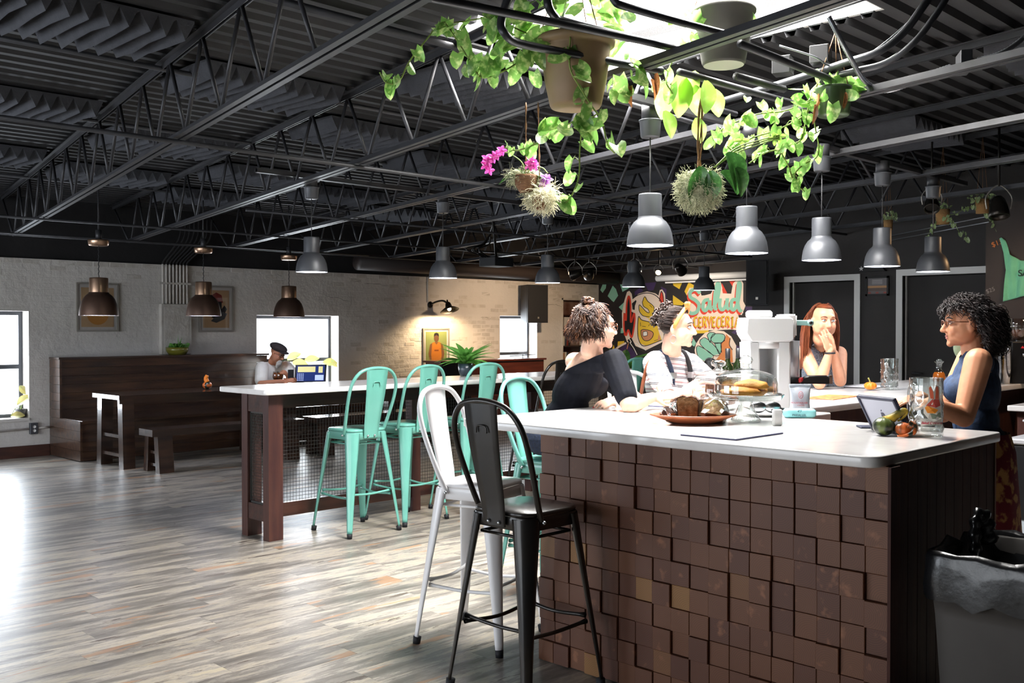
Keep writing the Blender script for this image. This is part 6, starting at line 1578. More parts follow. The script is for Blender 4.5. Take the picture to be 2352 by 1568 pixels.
# --- two little orchid baskets
D5 = 5.05
for nm, lb, (x, y), r_, hh in (('hanging_orchid', 'pink orchid in the upper little hanging basket', (1208, 442), .062, .085), ('hanging_orchid', 'small hanging basket overflowing with pale moss below the pink orchid', (1240, 482), .045, .07)):
    c = atd(x, y, D5)
    t = thing(nm, lb, 'orchid', c)
    b = smb(); b.lathe([(0, 0), (r_ * .5, 0), (r_ * .85, hh * .4), (r_, hh * .85), (r_ * 1.02, hh), (r_ * .9, hh), (0, hh * .8)], 26); b.build('basket', 'basket', t)
    top = atd(1236 if y > 450 else 1208, 235, D5 - .05)
    P = [top + (c + Vector((0, 0, hh + .01)) - top) * q / 12 for q in range(13)]
    b = smb(); b.tube(P, [.0022 + (.003 if q % 3 == 1 else 0) for q in range(13)], 6); b.build('hanging_chain', 'twig', t, True)
    if y < 450:
        mossball(t, c + RT * -.05 + Vector((0, 0, hh)), .035, 160, 'moss', 9); mossball(t, c + RT * .03 + Vector((0, 0, hh - .005)), .03, 120, 'moss', 10)
        leaf(t, 'orchid', c + Vector((0, 0, hh)), .13, -RT + Vector((0, 0, .15)), Vector((0, 0, 1)) - FW * .6); leaf(t, 'orchid', c + Vector((0, 0, hh)), .12, RT + Vector((0, 0, .15)), Vector((0, 0, 1)) - FW * .6)
        leaf(t, 'pothos', atd(1222, 345, D5), .06, DN, -FW); leaf(t, 'pothos', atd(1195, 335, D5), .05, DN + RT * .5)
        b = smb(); b.tube(bez([c + Vector((0, 0, hh)), atd(1200, 375, D5), atd(1180, 358, D5), atd(1160, 350, D5), atd(1125, 358, D5)], 6), .003, 5); b.build('flower_stem', 'vine_stem', t, True)
        b = smb(); b.tube(bez([c + Vector((0, 0, hh)), atd(1222, 385, D5), atd(1245, 385, D5), atd(1258, 398, D5)], 6), .003, 5); b.build('flower_stem', 'vine_stem', t, True)
        for fx, fy, kind in ((1152, 345, 'pink'), (1140, 355, 'pink'), (1132, 362, 'pink'), (1118, 365, 'pink'), (1116, 380, 'pink'), (1124, 390, 'pink'), (1120, 372, 'pink'), (1220, 368, 'pink'), (1228, 380, 'pink'), (1216, 380, 'pink'), (1224, 374, 'pink'), (1252, 410, 'violet'), (1248, 420, 'violet'), (1258, 412, 'violet')):
            q = atd(fx, fy, D5 - .02)
            for a in range(5): leaf(t, kind, q, .030, RT * math.cos(a * 1.257) + Vector((0, 0, math.sin(a * 1.257))) + FW * rnd.uniform(-.3, .3), -FW + jit(.4), 'petal')
    else:
        mossball(t, c + Vector((0, 0, hh)) + RT * .02, .055, 420, 'moss_pale', 12, .07); mossball(t, c + Vector((0, 0, hh)) - RT * .035, .03, 160, 'moss_pale', 13, .06)
        for sg_ in (-1, 1): leaf(t, 'orchid', c + Vector((0, 0, hh + .04)), .09, RT * sg_ + Vector((0, 0, .1)), Vector((0, 0, 1)) - FW * .6)
# --- ivy in jute pots on the wires
for k, (x, y, s_) in enumerate(((2040, 528, .8), (2165, 515, 1.1), (2256, 490, 1.0))):
    c = atu(x, y, 9.6 if k == 0 else 9.15 if k == 1 else 8.93)
    t = thing('ivy_pot', ['left', 'middle', 'right'][k] + ' jute-wrapped pot of pale ivy hung on the wires', 'potted plant', c)
    b = smb(); b.lathe([(0, 0), (.05 * s_, 0), (.056 * s_, .12 * s_), (.05 * s_, .12 * s_), (0, .1 * s_)], 20); b.build('pot', 'jute', t)
    hanger(t, Vector((c.x, c.y, slope(c.y, 3.15))), [c + Vector((.05 * s_ * math.cos(a), .05 * s_ * math.sin(a), .12 * s_)) for a in (.3, 2.4, 4.5)], .0018)
    for q in range(16): leaf(t, 'ivy', c + Vector((rnd.uniform(-.09, .09), rnd.uniform(-.09, .09), .11 * s_ + rnd.uniform(0, .07))), rnd.uniform(.03, .05), jit(1) + DN * .4)
    for st in range(2 if k else 0):
        P = [c + Vector((0, 0, .11))]
        for i in range(7): P.append(P[-1] + RT * (rnd.uniform(-.09, .02) if st == 0 else rnd.uniform(-.01, .05)) + DN * rnd.uniform(-.01, .06))
        b = smb(); b.tube(P, .002, 4); b.build('stem', 'vine_stem', t, True)
        for p in P[1:]: leaf(t, 'ivy', p, rnd.uniform(.03, .05), DN + jit(.7)); leaf(t, 'ivy', p + jit(.03), rnd.uniform(.025, .04), DN + jit(.7))
# --- fern on the mesh table
fc = Vector((6.02, 6.6, 1.07))
t = thing('potted_fern', 'green fern in a dark pot on the mesh table', 'potted plant', fc)
b = smb(); b.lathe([(0, .001), (.05, .001), (.065, .05), (.068, .11), (.06, .11), (0, .1)], 24); b.build('pot', mat('pot_dark', '24303a', .35, coat=.4), t)
for k in range(44):
    a = rnd.uniform(0, 2 * PI); e = rnd.uniform(.5, 1.4); leaf(t, 'strap', fc + Vector((.02 * math.cos(a), .02 * math.sin(a), .1)), rnd.uniform(.15, .24), Vector((math.cos(a) * math.cos(e), math.sin(a) * math.cos(e), math.sin(e))), Vector((0, 0, 1)))
# --- spider plant far behind, between the women
fc = Vector((9.4, 7.5, .95))
t = thing('spider_plant', 'pale spider plant beyond the far teal stool', 'potted plant', fc)
b = smb(); b.lathe([(0, -.95), (.12, -.95), (.10, -.1), (.14, .02), (.12, .02), (0, 0)], 20); b.build('pedestal_pot', 'pot_grey', t)
for k in range(22):
    a = rnd.uniform(0, 2 * PI); e = rnd.uniform(.4, 1.3); leaf(t, 'strap', fc, rnd.uniform(.3, .45), Vector((math.cos(a) * math.cos(e), math.sin(a) * math.cos(e), math.sin(e))), Vector((0, 0, 1)))
# --- succulents on the booth, leaves at the windows, herb behind the barista
fc = Vector((6.02, 12.03, 1.155))
t = thing('succulent_bowl', 'olive bowl of succulents on top of the booth back', 'potted plant', fc)
b = smb(); b.lathe([(0, 0), (.10, 0), (.135, .05), (.14, .095), (.13, .095), (0, .08)], 28); b.build('bowl', mat('olive_glaze', '6e6a24', .3, coat=.5), t)
for k in range(26):
    a = rnd.uniform(0, 2 * PI); r_ = rnd.uniform(0, .1); leaf(t, 'herb', fc + Vector((r_ * math.cos(a), r_ * math.sin(a), .09)), rnd.uniform(.04, .08), Vector((math.cos(a), math.sin(a), 1.2)))
for k in range(5): leaf(t, 'fern', fc + Vector((.03, 0, .09)), rnd.uniform(.1, .16), Vector((rnd.uniform(-.4, .4), rnd.uniform(-.4, .4), 1)))
for lb, spots in (('yellow-leaved plant on the sill of the left window', ((40, 930, .22, .6, .5), (62, 905, .16, -.5, .6), (25, 955, .18, 1, .1), (52, 958, .16, -1, .1))), ('yellow-leaved plant on the sill of the window behind the man', ((660, 825, .24, 1, .5), (672, 832, .26, .7, -.1), (690, 845, .2, 0, -1), (700, 828, .24, .9, .2), (742, 832, .24, 1, 0), (760, 835, .16, 1, -.2), (680, 850, .2, .4, -.8)))):
    x0, y0 = spots[0][0], spots[0][1]
    c = atv(x0 + (30 if x0 > 500 else 8), 930 if x0 > 500 else 968, YB + .1); c.z = .456
    t = thing('window_plant', lb, 'potted plant', c)
    b = smb(); b.lathe([(0, 0), (.05, 0), (.065, .1), (.06, .1), (0, .09)], 20); b.build('pot', 'pot_grey', t)
    for x, y, s_, tx, tz in spots:
        q = atv(x, y, YB + .1); b = smb(); b.tube(bez([c + Vector((0, 0, .09)), (c + q) / 2 + Vector((0, 0, .1)), q], 5), .004, 5); b.build('stem', 'vine_stem', t, True)
        leaf(t, 'yellow', q, s_ * .85, RT * tx + Vector((0, 0, tz)), -FW + Vector((0, 0, .6)) + jit(.2))
fc = Vector((7.9, 2.9, TZ))
t = thing('herb_bottle', 'green herb sprig in a bottle behind the barista', 'potted plant', fc)
b = smb(); b.lathe([(0, .002), (.035, .002), (.037, .12), (.018, .17), (.02, .2)], 20); b.build('bottle', 'thick_glass', t)
for k in range(3):
    b = smb(); b.tube(bez([fc + Vector((0, 0, .05)), fc + Vector((.01 * k, 0, .2)), fc + Vector((.03 * k - .03, .02, .3))], 4), .0025, 5); b.build('stem', 'vine_stem', t, True)
for k in range(26): leaf(t, 'herb', fc + Vector((rnd.uniform(-.06, .06), rnd.uniform(-.06, .06), rnd.uniform(.19, .36))), rnd.uniform(.04, .065), jit(1) + DN * .5)
# ================================================================== people
FH = Vector((1, 1, 0)) / S2
ZU = Vector((0, 0, 1))
def remesh(name, mb, voxel, smooth_it, material, parent, planes=(), post=None):
    o = mb.build(name + '_tmp', material)
    m = o.modifiers.new('r', 'REMESH'); m.mode = 'VOXEL'; m.voxel_size = voxel; m.use_smooth_shade = True
    if smooth_it:
        s = o.modifiers.new('s', 'SMOOTH'); s.factor = .5; s.iterations = smooth_it
    dg = bpy.context.evaluated_depsgraph_get(); dg.update()
    me = bpy.data.meshes.new_from_object(o.evaluated_get(dg))
    bpy.data.objects.remove(o)
    me.name = name
    if planes or post:
        bm = bmesh.new(); bm.from_mesh(me)
        for co, no in planes:
            bmesh.ops.bisect_plane(bm, geom=bm.verts[:] + bm.edges[:] + bm.faces[:], plane_co=co, plane_no=no, clear_outer=True)
        if post: post(bm)
        bm.to_mesh(me); bm.free()
    me.materials.clear(); me.materials.append(MATS[material])
    for p in me.polygons: p.use_smooth = True
    Mi = Matrix.Translation(parent.location).inverted()
    me.transform(Mi)
    o = bpy.data.objects.new(name, me); COL.objects.link(o); setpar(o, parent)
    return o
def frame(fwd, up=ZU):
    f = Vector(fwd).normalized(); x = f.cross(Vector(up)).normalized(); u = x.cross(f)
    return Matrix(((x.x, f.x, u.x), (x.y, f.y, u.y), (x.z, f.z, u.z)))      # x = person's right, y = face, z = up
def head_prims(mb, c, R, s=1.0):
    H = Matrix.Translation(c) @ R.to_4x4() @ Matrix.Scale(s, 4)
    mb.ell((0, -.014, .032), (.074, .093, .082), 20, 14, H)
    mb.ell((0, .022, -.030), (.063, .068, .072), 18, 12, H)
    mb.ell((0, .035, -.066), (.046, .05, .040), 16, 10, H)
    mb.ell((0, .069, -.094), (.022, .018, .018), 12, 8, H)
    mb.ell((0, .066, .030), (.052, .022, .028), 14, 8, H)
    for sx in (-1, 1):
        mb.ell((sx * .036, .056, -.030), (.028, .028, .030), 12, 8, H)
        mb.ell((sx * .046, .005, -.065), (.02, .035, .028), 12, 8, H); mb.ell((sx * .039, .012, -.040), (.036, .058, .056), 16, 12, H)
        mb.ell((sx * .078, -.010, -.008), (.009, .019, .031), 12, 10, H)
        mb.ell((sx * .080, -.004, .010), (.010, .012, .012), 10, 8, H)
        mb.ell((sx * .010, .098, -.034), (.009, .009, .007), 10, 6, H)
        mb.ell((sx * .031, .074, .022), (.018, .010, .005), 10, 6, H)
    a = H @ Vector((0, .084, .012)); b_ = H @ Vector((0, .106, -.029))
    mb.cone(a, b_, .0085 * s, .0115 * s, 10)
    mb.ell((0, .083, -.057), (.019, .009, .006), 12, 6, H); mb.ell((0, .081, -.068), (.016, .009, .006), 12, 6, H)
    mb.cone(H @ Vector((0, -.028, -.055)), H @ Vector((0, -.04, -.12)), .052 * s, .052 * s)
    return H
def face_parts(par, H, lip, brow, iris='3a2a20', lips=True):
    def put(mb, name, m):
        for p in mb.v: p -= par.location
        return mb.build(name, m, par)
    for sx in (-1, 1):
        b = smb(); b.ell((sx * .031, .0765, .007), (.0135, .0085, .0068), 14, 10, H); e = put(b, 'eye', 'eye_white')
        b = smb(); b.ell((sx * .031, .0845, .007), (.0058, .0022, .0058), 12, 8, H); put(b, 'iris', iris)
        b = smb(); b.tube(bez([H @ Vector((sx * x, y, z)) for x, y, z in ((.046, .069, .011), (.031, .0845, .0155), (.016, .081, .009))], 4), .0022, 5); put(b, 'eyelid', brow)
        b = smb(); b.tube(bez([H @ Vector((sx * x, y, z)) for x, y, z in ((.05, .069, .027), (.034, .087, .034), (.014, .0905, .029))], 4), [.0018, .0025, .003, .0034, .0036, .0036, .0034, .003, .0026], 6, flat=.6); put(b, 'eyebrow', brow)
    if lips:
        b = smb(); b.ell((0, .0865, -.0575), (.018, .0055, .0042), 14, 8, H); b.ell((0, .0845, -.067), (.015, .0055, .0048), 14, 8, H); put(b, 'lips', lip)
NAILS = []
def hand_prims(mb, wrist, fdir, back, thumb_side, s=1.0, curl=.35, spread=.09, tcurl=.2, nails=None):
    # wrist point, finger direction, direction the back of the hand faces, +1/-1 for which side the thumb is on
    Y = Vector(fdir).normalized(); Zb = Vector(back); Zb = (Zb - Y * Zb.dot(Y)).normalized(); X = Y.cross(Zb) * thumb_side
    def P(x, y, z): return Vector(wrist) + (X * x + Y * y + Zb * z) * s
    M = Matrix(((X.x, Y.x, Zb.x, wrist[0]), (X.y, Y.y, Zb.y, wrist[1]), (X.z, Y.z, Zb.z, wrist[2]), (0, 0, 0, 1))) @ Matrix.Scale(s, 4)
    mb.ell((0, .045, 0), (.040, .052, .0145), 16, 10, M)
    mb.ell((0, .068, -.001), (.041, .024, .0125), 16, 8, M); mb.ell((.018, .03, -.006), (.022, .03, .014), 12, 8, M)
    for i, (x, ln) in enumerate(((.0315, .070), (.0105, .078), (-.0105, .073), (-.031, .058))):
        c = curl * (1 + .12 * i); p = P(x, .083, 0); a = 0; sp = spread * (1.5 - i) / 1.5
        for k, (f_, r0, r1) in enumerate(((.42, .0092, .0085), (.32, .0085, .0078), (.26, .0078, .0066))):
            a += c * (.6 if k == 0 else 1)
            d = (X * math.sin(sp) + Y * math.cos(a) * math.cos(sp) - Zb * math.sin(a)).normalized()
            q = p + d * ln * f_ * s
            mb.cone(p, q, r0 * s, r1 * s, 10); p = q
        if nails is not None: nails.append((p + d * .002 * s, d, (Zb * math.cos(a) + Y * math.sin(a)), s))
    p = P(.030, .022, -.006); d1 = (X * .75 + Y * .65 - Zb * .25).normalized(); q = p + d1 * .038 * s; mb.cone(p, q, .0125 * s, .0105 * s, 10)
    d2 = (X * (.45 - tcurl) + Y * .85 - Zb * .3).normalized(); q2 = q + d2 * .03 * s; mb.cone(q, q2, .0102 * s, .0085 * s, 10)
    if nails is not None: nails.append((q2 + d2 * .002 * s, d2, (Zb * .6 + X * .6), s))
def nail_parts(par, nails, m):
    for p, d, n, s in nails:
        n = (n - d * n.dot(d)).normalized(); X = d.cross(n)
        M = Matrix(((X.x, d.x, n.x, 0), (X.y, d.y, n.y, 0), (X.z, d.z, n.z, 0), (0, 0, 0, 1)))
        b = smb(); b.ell((0, 0, .0052 * s), (.0052 * s, .0068 * s, .0028 * s), 10, 6, Matrix.Translation(p - par.location) @ M); b.build('fingernail', m, par)
def limb(mb, pts, rs):
    for i in range(len(pts) - 1): mb.cone(pts[i], pts[i + 1], rs[i], rs[i + 1])
def torso_prims(mb, pelvis, neck, side, fwd, s=1.0, bust=.05, belly=.0, sh=.17, infl=0.0, hipw=.13, nk=True):
    # side = direction to the person's right shoulder
    up = (Vector(neck) - Vector(pelvis)); L_ = up.length; up.normalize(); side = Vector(side).normalized(); fw = side.cross(up) * -1
    fw = up.cross(side).normalized()
    if fw.dot(Vector(fwd)) < 0: fw = -fw
    def T(x, y, z): return Vector(pelvis) + side * x + fw * y + up * z
    M3 = Matrix(((side.x, fw.x, up.x), (side.y, fw.y, up.y), (side.z, fw.z, up.z))).to_4x4()
    def e(c, r): mb.ell((0, 0, 0), tuple(k + infl for k in r), 20, 14, Matrix.Translation(T(*c)) @ M3)
    e((0, 0, .02), (hipw + .035, .115, .11)); e((0, .01 + belly * .5, L_ * .30), (hipw * .98, .095 + belly, .13)); e((0, .0, L_ * .62), (hipw * 1.0 + .005, .10, .16)); e((0, -.015, L_ * .82), (sh * .83, .082, .085))
    if bust:
        for sx in (-1, 1): e((sx * .068, .062, L_ * .62), (.062, .045 + bust * .5, .065))
    mb.cone(T(-sh * .78, -.012, L_ * .90), T(sh * .78, -.012, L_ * .90), .052 + infl, .052 + infl)
    if nk: mb.cone(T(0, -.02, L_ * .86), T(0, -.005, L_ * 1.02), .075 + infl * .5, .052 + infl * .5)
    else: mb.cone(T(0, -.02, L_ * .84), T(0, -.01, L_ * .93), .08 + infl, .066 + infl)
    return T
def hair(par, c, R, n, length, material, curl=0.0, freq=14, thick=.0032, region=None, seed=1, s=1.0, grav=1.0, back=.35, cap_planes=(), lift=1.06, stop=None, part=None, vol=0.0, wig=.25):
    rr = random.Random(seed); mb = MB(); mb.smooth = True
    cr = Vector((0, -.014, .032)); rad = Vector((.077, .097, .086))
    for k in range(n * 6):
        for _ in range(60):
            z = rr.uniform(-.55, 1); a = rr.uniform(0, 2 * PI); q = math.sqrt(max(0, 1 - z * z)); d = Vector((q * math.cos(a), q * math.sin(a), z))
            if region is None or region(d): break
        p = cr + Vector((d.x * rad.x, d.y * rad.y, d.z * rad.z)) * (lift - .02); pts = []
        ln = length(d, rr) if callable(length) else length * rr.uniform(.75, 1.1)
        v = Vector((d.x * .5, d.y * .3 - back, .1)); STP = .007 if curl > .009 else .014; steps = max(4, int(ln / STP)); ph = rr.uniform(0, 6.28)
        lf = lift + rr.uniform(0, .10) + vol * rr.random()
        for i in range(steps + 1):
            w_ = Vector((math.cos(i * STP * freq * 6.28 + ph), math.sin(i * STP * freq * 6.28 + ph), .6 * math.sin(i * STP * freq * 6.28 + ph * 2))) * curl
            pts.append(c + R @ ((p + w_) * s))
            v = v + Vector((rr.uniform(-wig, wig), rr.uniform(-wig, wig) - back * .3, -grav)) * .35; v.normalize()
            p = p + v * STP
            e = p - cr; kk = math.sqrt((e.x / rad.x) ** 2 + (e.y / rad.y) ** 2 + (e.z / rad.z) ** 2)
            if kk < lf: p = cr + e * (lf / max(kk, .05)); 
            v = (v + (p - (pts and (R.inverted() @ (pts[-1] - c)) / s or p)) * 0)
        m_ = len(pts)
        mb.tube([q - par.location for q in pts], [thick * .27 * s * (.6 + .8 * math.sin(PI * min(1, (i + .8) / m_ ))) for i in range(m_)], 3, cap=False)
    o = mb.build('hair', material, par); o['kind'] = 'stuff'
    return o
def hair_cap(par, c, R, material, region, s=1.0, grow=1.07):
    # smooth cap under the strands
    b = smb(); H = Matrix.Translation(c - par.location) @ R.to_4x4() @ Matrix.Scale(s, 4)
    b.ell((0, -.014, .032), (.074 * grow, .093 * grow, .082 * grow), 40, 28)
    keep = [i for i, p in enumerate(b.v) if region(Vector(((p.x) / .08, (p.y + .014) / .1, (p.z - .032) / .09)))]
    ks = set(keep); b.f, b.mi, b.sm = zip(*[(f, m_, q) for f, m_, q in zip(b.f, b.mi, b.sm) if all(i in ks for i in f)])
    b.f, b.mi, b.sm = list(b.f), list(b.mi), list(b.sm)
    b.v = [H @ p for p in b.v]
    return b.build('hair_cap', material, par)
def skin(name, c, c2): return mat(name, c, .5, c2=c2, scale=14, sub=.12, lo=.4, hi=.7)
skin('skin_fair', 'e0b096', 'd9a488'); skin('skin_pale', 'e6bda6', 'deae95'); skin('skin_tan', 'c98f6e', 'bd8160'); skin('skin_peach', 'd8a080', 'cf9474'); skin('skin_man', 'b5795a', 'a86c50')
mat('eye_white', 'e8e4e0', .25); 
for k, c in (('3a2a20', '3a2a20'), ('5a6a70', '5a6a70')): mat(k, c, .3)
mat('lip_rose', 'b86a62', .45); mat('lip_soft', 'c27c6c', .45)
mat('hair_brown', '3a241b', .5, c2='8a5a3a', scale=26, stretch=(1, 1, .4), lo=.48, hi=.72); mat('hair_black', '140f10', .48, c2='2a1e1c', scale=20); mat('hair_dark', '231815', .42, c2='3c2a22', scale=24); mat('hair_auburn', '5a2c18', .36, c2='83452a', scale=24, stretch=(1, 1, .2)); mat('hair_grey', 'a8a29c', .6, c2='c8c4be', scale=30)
mat('tattoo_grey', '7d6a66', .6); mat('tattoo_pink', 'd08a84', .6); mat('nail_red', 'b8202a', .25, coat=.5); mat('nail_dark', '4a2030', .25, coat=.5)
mat('top_black', '0d0e15', .8, c2='10121b', scale=10, bump=.1, bscale=30, spec=.2)
mat('denim_dark', '1d2635', .8, c2='27324a', scale=60, bump=.1, bscale=120)
mat('denim_vest', '22344f', .75, c2='2c4163', scale=40, bump=.12, bscale=90)
mat('vest_back', '121620', .75)
mat('tweed', '5e6b80', .85, c2='a5adba', scale=120, lo=.42, hi=.58, bump=.2, bscale=200)
mat('cotton_white', 'f0ebe3', .85, c2='e8e2d8', scale=8, bump=.15, bscale=18)
mat('cap_wool', '2a2323', .95, c2='332b2a', scale=40, bump=.3, bscale=80)
mat('leather_brown', '7d4428', .5, c2='6a3820', scale=10)
mat('glasses_amber', '5a3018', .25, coat=.5); mat('strap_black', '18181c', .6)
def stripes():
    m = mat('striped_tee', 'e6e2e2', .85); nt = m.node_tree; N = nt.nodes; L = nt.links; b = N['Principled BSDF']
    g = N.new('ShaderNodeNewGeometry'); sx = N.new('ShaderNodeSeparateXYZ'); L.new(g.outputs['Position'], sx.inputs[0])
    ad = N.new('ShaderNodeMath'); ad.operation = 'MULTIPLY_ADD'; ad.inputs[1].default_value = .10; L.new(sx.outputs[0], ad.inputs[0]); L.new(sx.outputs[2], ad.inputs[2])
    ml = N.new('ShaderNodeMath'); ml.operation = 'MULTIPLY'; ml.inputs[1].default_value = 19; L.new(ad.outputs[0], ml.inputs[0])
    fr_ = N.new('ShaderNodeMath'); fr_.operation = 'FRACT'; L.new(ml.outputs[0], fr_.inputs[0])
    cr = N.new('ShaderNodeValToRGB'); cr.color_ramp.interpolation = 'CONSTANT'; e = cr.color_ramp.elements
    st = [(0, 'e6e2e2'), (.12, '26263a'), (.19, 'e6e2e2'), (.27, '26263a'), (.34, 'e6e2e2'), (.62, 'b28c8e'), (.76, 'e6e2e2')]
    while len(e) < len(st): e.new(.5)
    for k, (p, c) in zip(e, st): k.position = p; k.color = lin(c)
    L.new(fr_.outputs[0], cr.inputs[0]); L.new(cr.outputs[0], b.inputs['Base Color'])
stripes()
VX = .0052
def glasses(par, H, m, amb=True):
    for sx in (-1, 1):
        b = smb(); b.tube([H @ Vector((sx * .033 + .023 * math.cos(a), .098 - .006 * abs(math.cos(a)), .004 + .018 * math.sin(a))) - par.location for a in [2 * PI * i / 18 for i in range(18)]], .0024, 6, closed=True)
        b.tube([H @ Vector((sx * .055, .093, .009)) - par.location, H @ Vector((sx * .078, .06, .012)) - par.location, H @ Vector((sx * .082, -.005, .01)) - par.location], .0022, 6)
        b.build('glasses_frame', m, par)
    b = smb(); b.tube([H @ Vector((-.011, .099, .008)) - par.location, H @ Vector((.011, .099, .008)) - par.location], .0022, 6); b.build('glasses_bridge', m, par)
def legs_seated(mb, pelvis, side, fwd, foot_z=.31, reach=.40, r=.085):
    side = Vector(side).normalized(); fwd = Vector(fwd).normalized()
    for sx in (-1, 1):
        h = Vector(pelvis) + side * sx * .09; k = h + fwd * reach + Vector((0, 0, -.02)); f = Vector((k.x, k.y, foot_z)) - fwd * .10
        mb.cone(h, k, r, r * .72); mb.cone(k, f + Vector((0, 0, .05)), r * .68, r * .5); mb.cone(f + Vector((0, 0, .02)), f + fwd * .13, .04, .035)
# ---------------------------------------------------------------- woman in the black top, leaning on the counter
def woman_black():
    base = Vector((4.14, 3.86, 0)); t = thing('person', 'woman in a black wide-necked top leaning on the bar counter', 'person', base + Vector((0, 0, .77)))
    fwd = (RT * .8 + FH * .6).normalized(); side = (RT * .6 - FH * .8).normalized()
    pel = atd(1268, 1004, 5.62); neck = atd(1362, 812, 5.42); hc = atd(1372, 752, 5.36)
    R = frame(RT * .93 + FH * .30 + ZU * .0, ZU + RT * .10)
    rs, ls = neck + side * .165 - ZU * .035, neck - side * .12 - ZU * .07 + RT * .06
    relb = atd(1446, 932, 5.12); rwr = atd(1500, 912, 5.30); lelb = atd(1470, 925, 5.62); lwr = atd(1418, 916, 5.40)
    nl = []
    def arms(mb, k=0.0, upper_only=False, hands=True):
        limb(mb, [rs, rs.lerp(relb, .45), relb], [.056 + k, .053 + k, .045 + k])
        if not upper_only:
            limb(mb, [relb, relb.lerp(rwr, .35), rwr], [.042, .041, .027]); limb(mb, [ls, ls.lerp(lelb, .5), lelb, lelb.lerp(lwr, .4), lwr], [.052, .048, .042, .038, .027])
            hand_prims(mb, rwr, RT * .95 + FH * .1 + ZU * .1, ZU * .8 - FH * .5, 1, .98, .42)
            hand_prims(mb, lwr, -RT * .8 - FH * .45 - ZU * .25, ZU * .8 - FH * .4, -1, .98, .3, .16, nails=nl)
    b = MB(); torso_prims(b, pel, neck, side, fwd, bust=.05, sh=.135); H = head_prims(b, hc, R, 1.0); b.cone(hc - ZU * .06 - R @ Vector((0, .03, 0)), neck, .05, .056); arms(b); legs_seated(b, pel, (RT + FH), (RT - FH), reach=.34)
    remesh('body', b, VX, 4, 'skin_pale', t)
    b = MB(); torso_prims(b, pel, neck, side, fwd, bust=.05, infl=.008, sh=.135); limb(b, [rs, rs.lerp(relb, .45), rs.lerp(relb, .80)], [.068, .064, .058]); limb(b, [ls, ls.lerp(lelb, .7)], [.062, .054])
    A, B = atd(1252, 876, 5.62), atd(1398, 806, 5.30); C_ = A + FH * .25 + RT * .06 - ZU * .02
    nrm = (B - A).cross(C_ - A).normalized(); nrm = nrm if nrm.z > 0 else -nrm
    def hem(bm):
        ax = (relb - rs).normalized(); q0 = rs.lerp(relb, .82)
        bmesh.ops.bisect_plane(bm, geom=[g for g in bm.verts[:] + bm.edges[:] + bm.faces[:] if (g.co if hasattr(g, 'co') else g.verts[0].co - Vector()) is not None], plane_co=q0, plane_no=ax * .0 + ZU * -1, clear_outer=False)
    remesh('black_top', b, VX, 3, 'top_black', t, [(A, nrm)])
    b = MB(); legs_seated(b, pel, (RT + FH), (RT - FH), reach=.34, r=.094); torso_prims(b, pel - ZU * .03, pel + (neck - pel) * .3, side, fwd, bust=0, infl=.0)
    remesh('jeans', b, .008, 3, 'denim_dark', t, [(pel + ZU * .10, ZU)])
    face_parts(t, H, 'lip_soft', 'hair_brown'); glasses(t, H, 'glasses_amber'); nail_parts(t, nl, 'nail_red')
    rg = lambda d: (d.y < .16 or d.z > .52) and not (d.y > .0 and d.z < .30)
    hair_cap(t, hc, R, 'hair_brown', rg, 1.0, 1.10)
    hair(t, hc, R, 300, lambda d, r_: (.075 if d.z > .2 else .06) + .035 * r_.random(), 'hair_brown', .006, 9, .0055, lambda d: rg(d) and d.y < .1, 3, 1.0, .8, .0, vol=.12, lift=1.08, wig=.5)
    hair(t, hc, R, 120, lambda d, r_: .06 + .03 * r_.random(), 'hair_brown', .007, 10, .0055, lambda d: d.z < .1 and d.y < -.05, 4, 1.0, .7, .05, vol=.10, lift=1.10, wig=.6)
    hair(t, hc, R, 130, lambda d, r_: .045 + .02 * r_.random(), 'hair_brown', .003, 8, .005, lambda d: d.z > .40 and d.y < .62 and d.y > -.55, 14, 1.0, .15, .6, vol=.04, lift=1.07, wig=.25)
    bun = hc + R @ Vector((.01, -.062, .128)); b = smb()
    rr = random.Random(8)
    for k in range(34):
        a = rr.uniform(0, 6.28); e = rr.uniform(-1.2, 1.4); pts = []
        for i in range(10):
            aa = a + i * .35; rad_ = .027 + .006 * math.sin(i + k); pts.append(bun + R @ (Vector((rad_ * math.cos(aa) * math.cos(e), rad_ * math.sin(aa) * math.cos(e) , rad_ * math.sin(e + i * .1)))) - t.location)
        b.tube(pts, .006, 5)
    b.build('hair_bun', 'hair_brown', t)
woman_black()
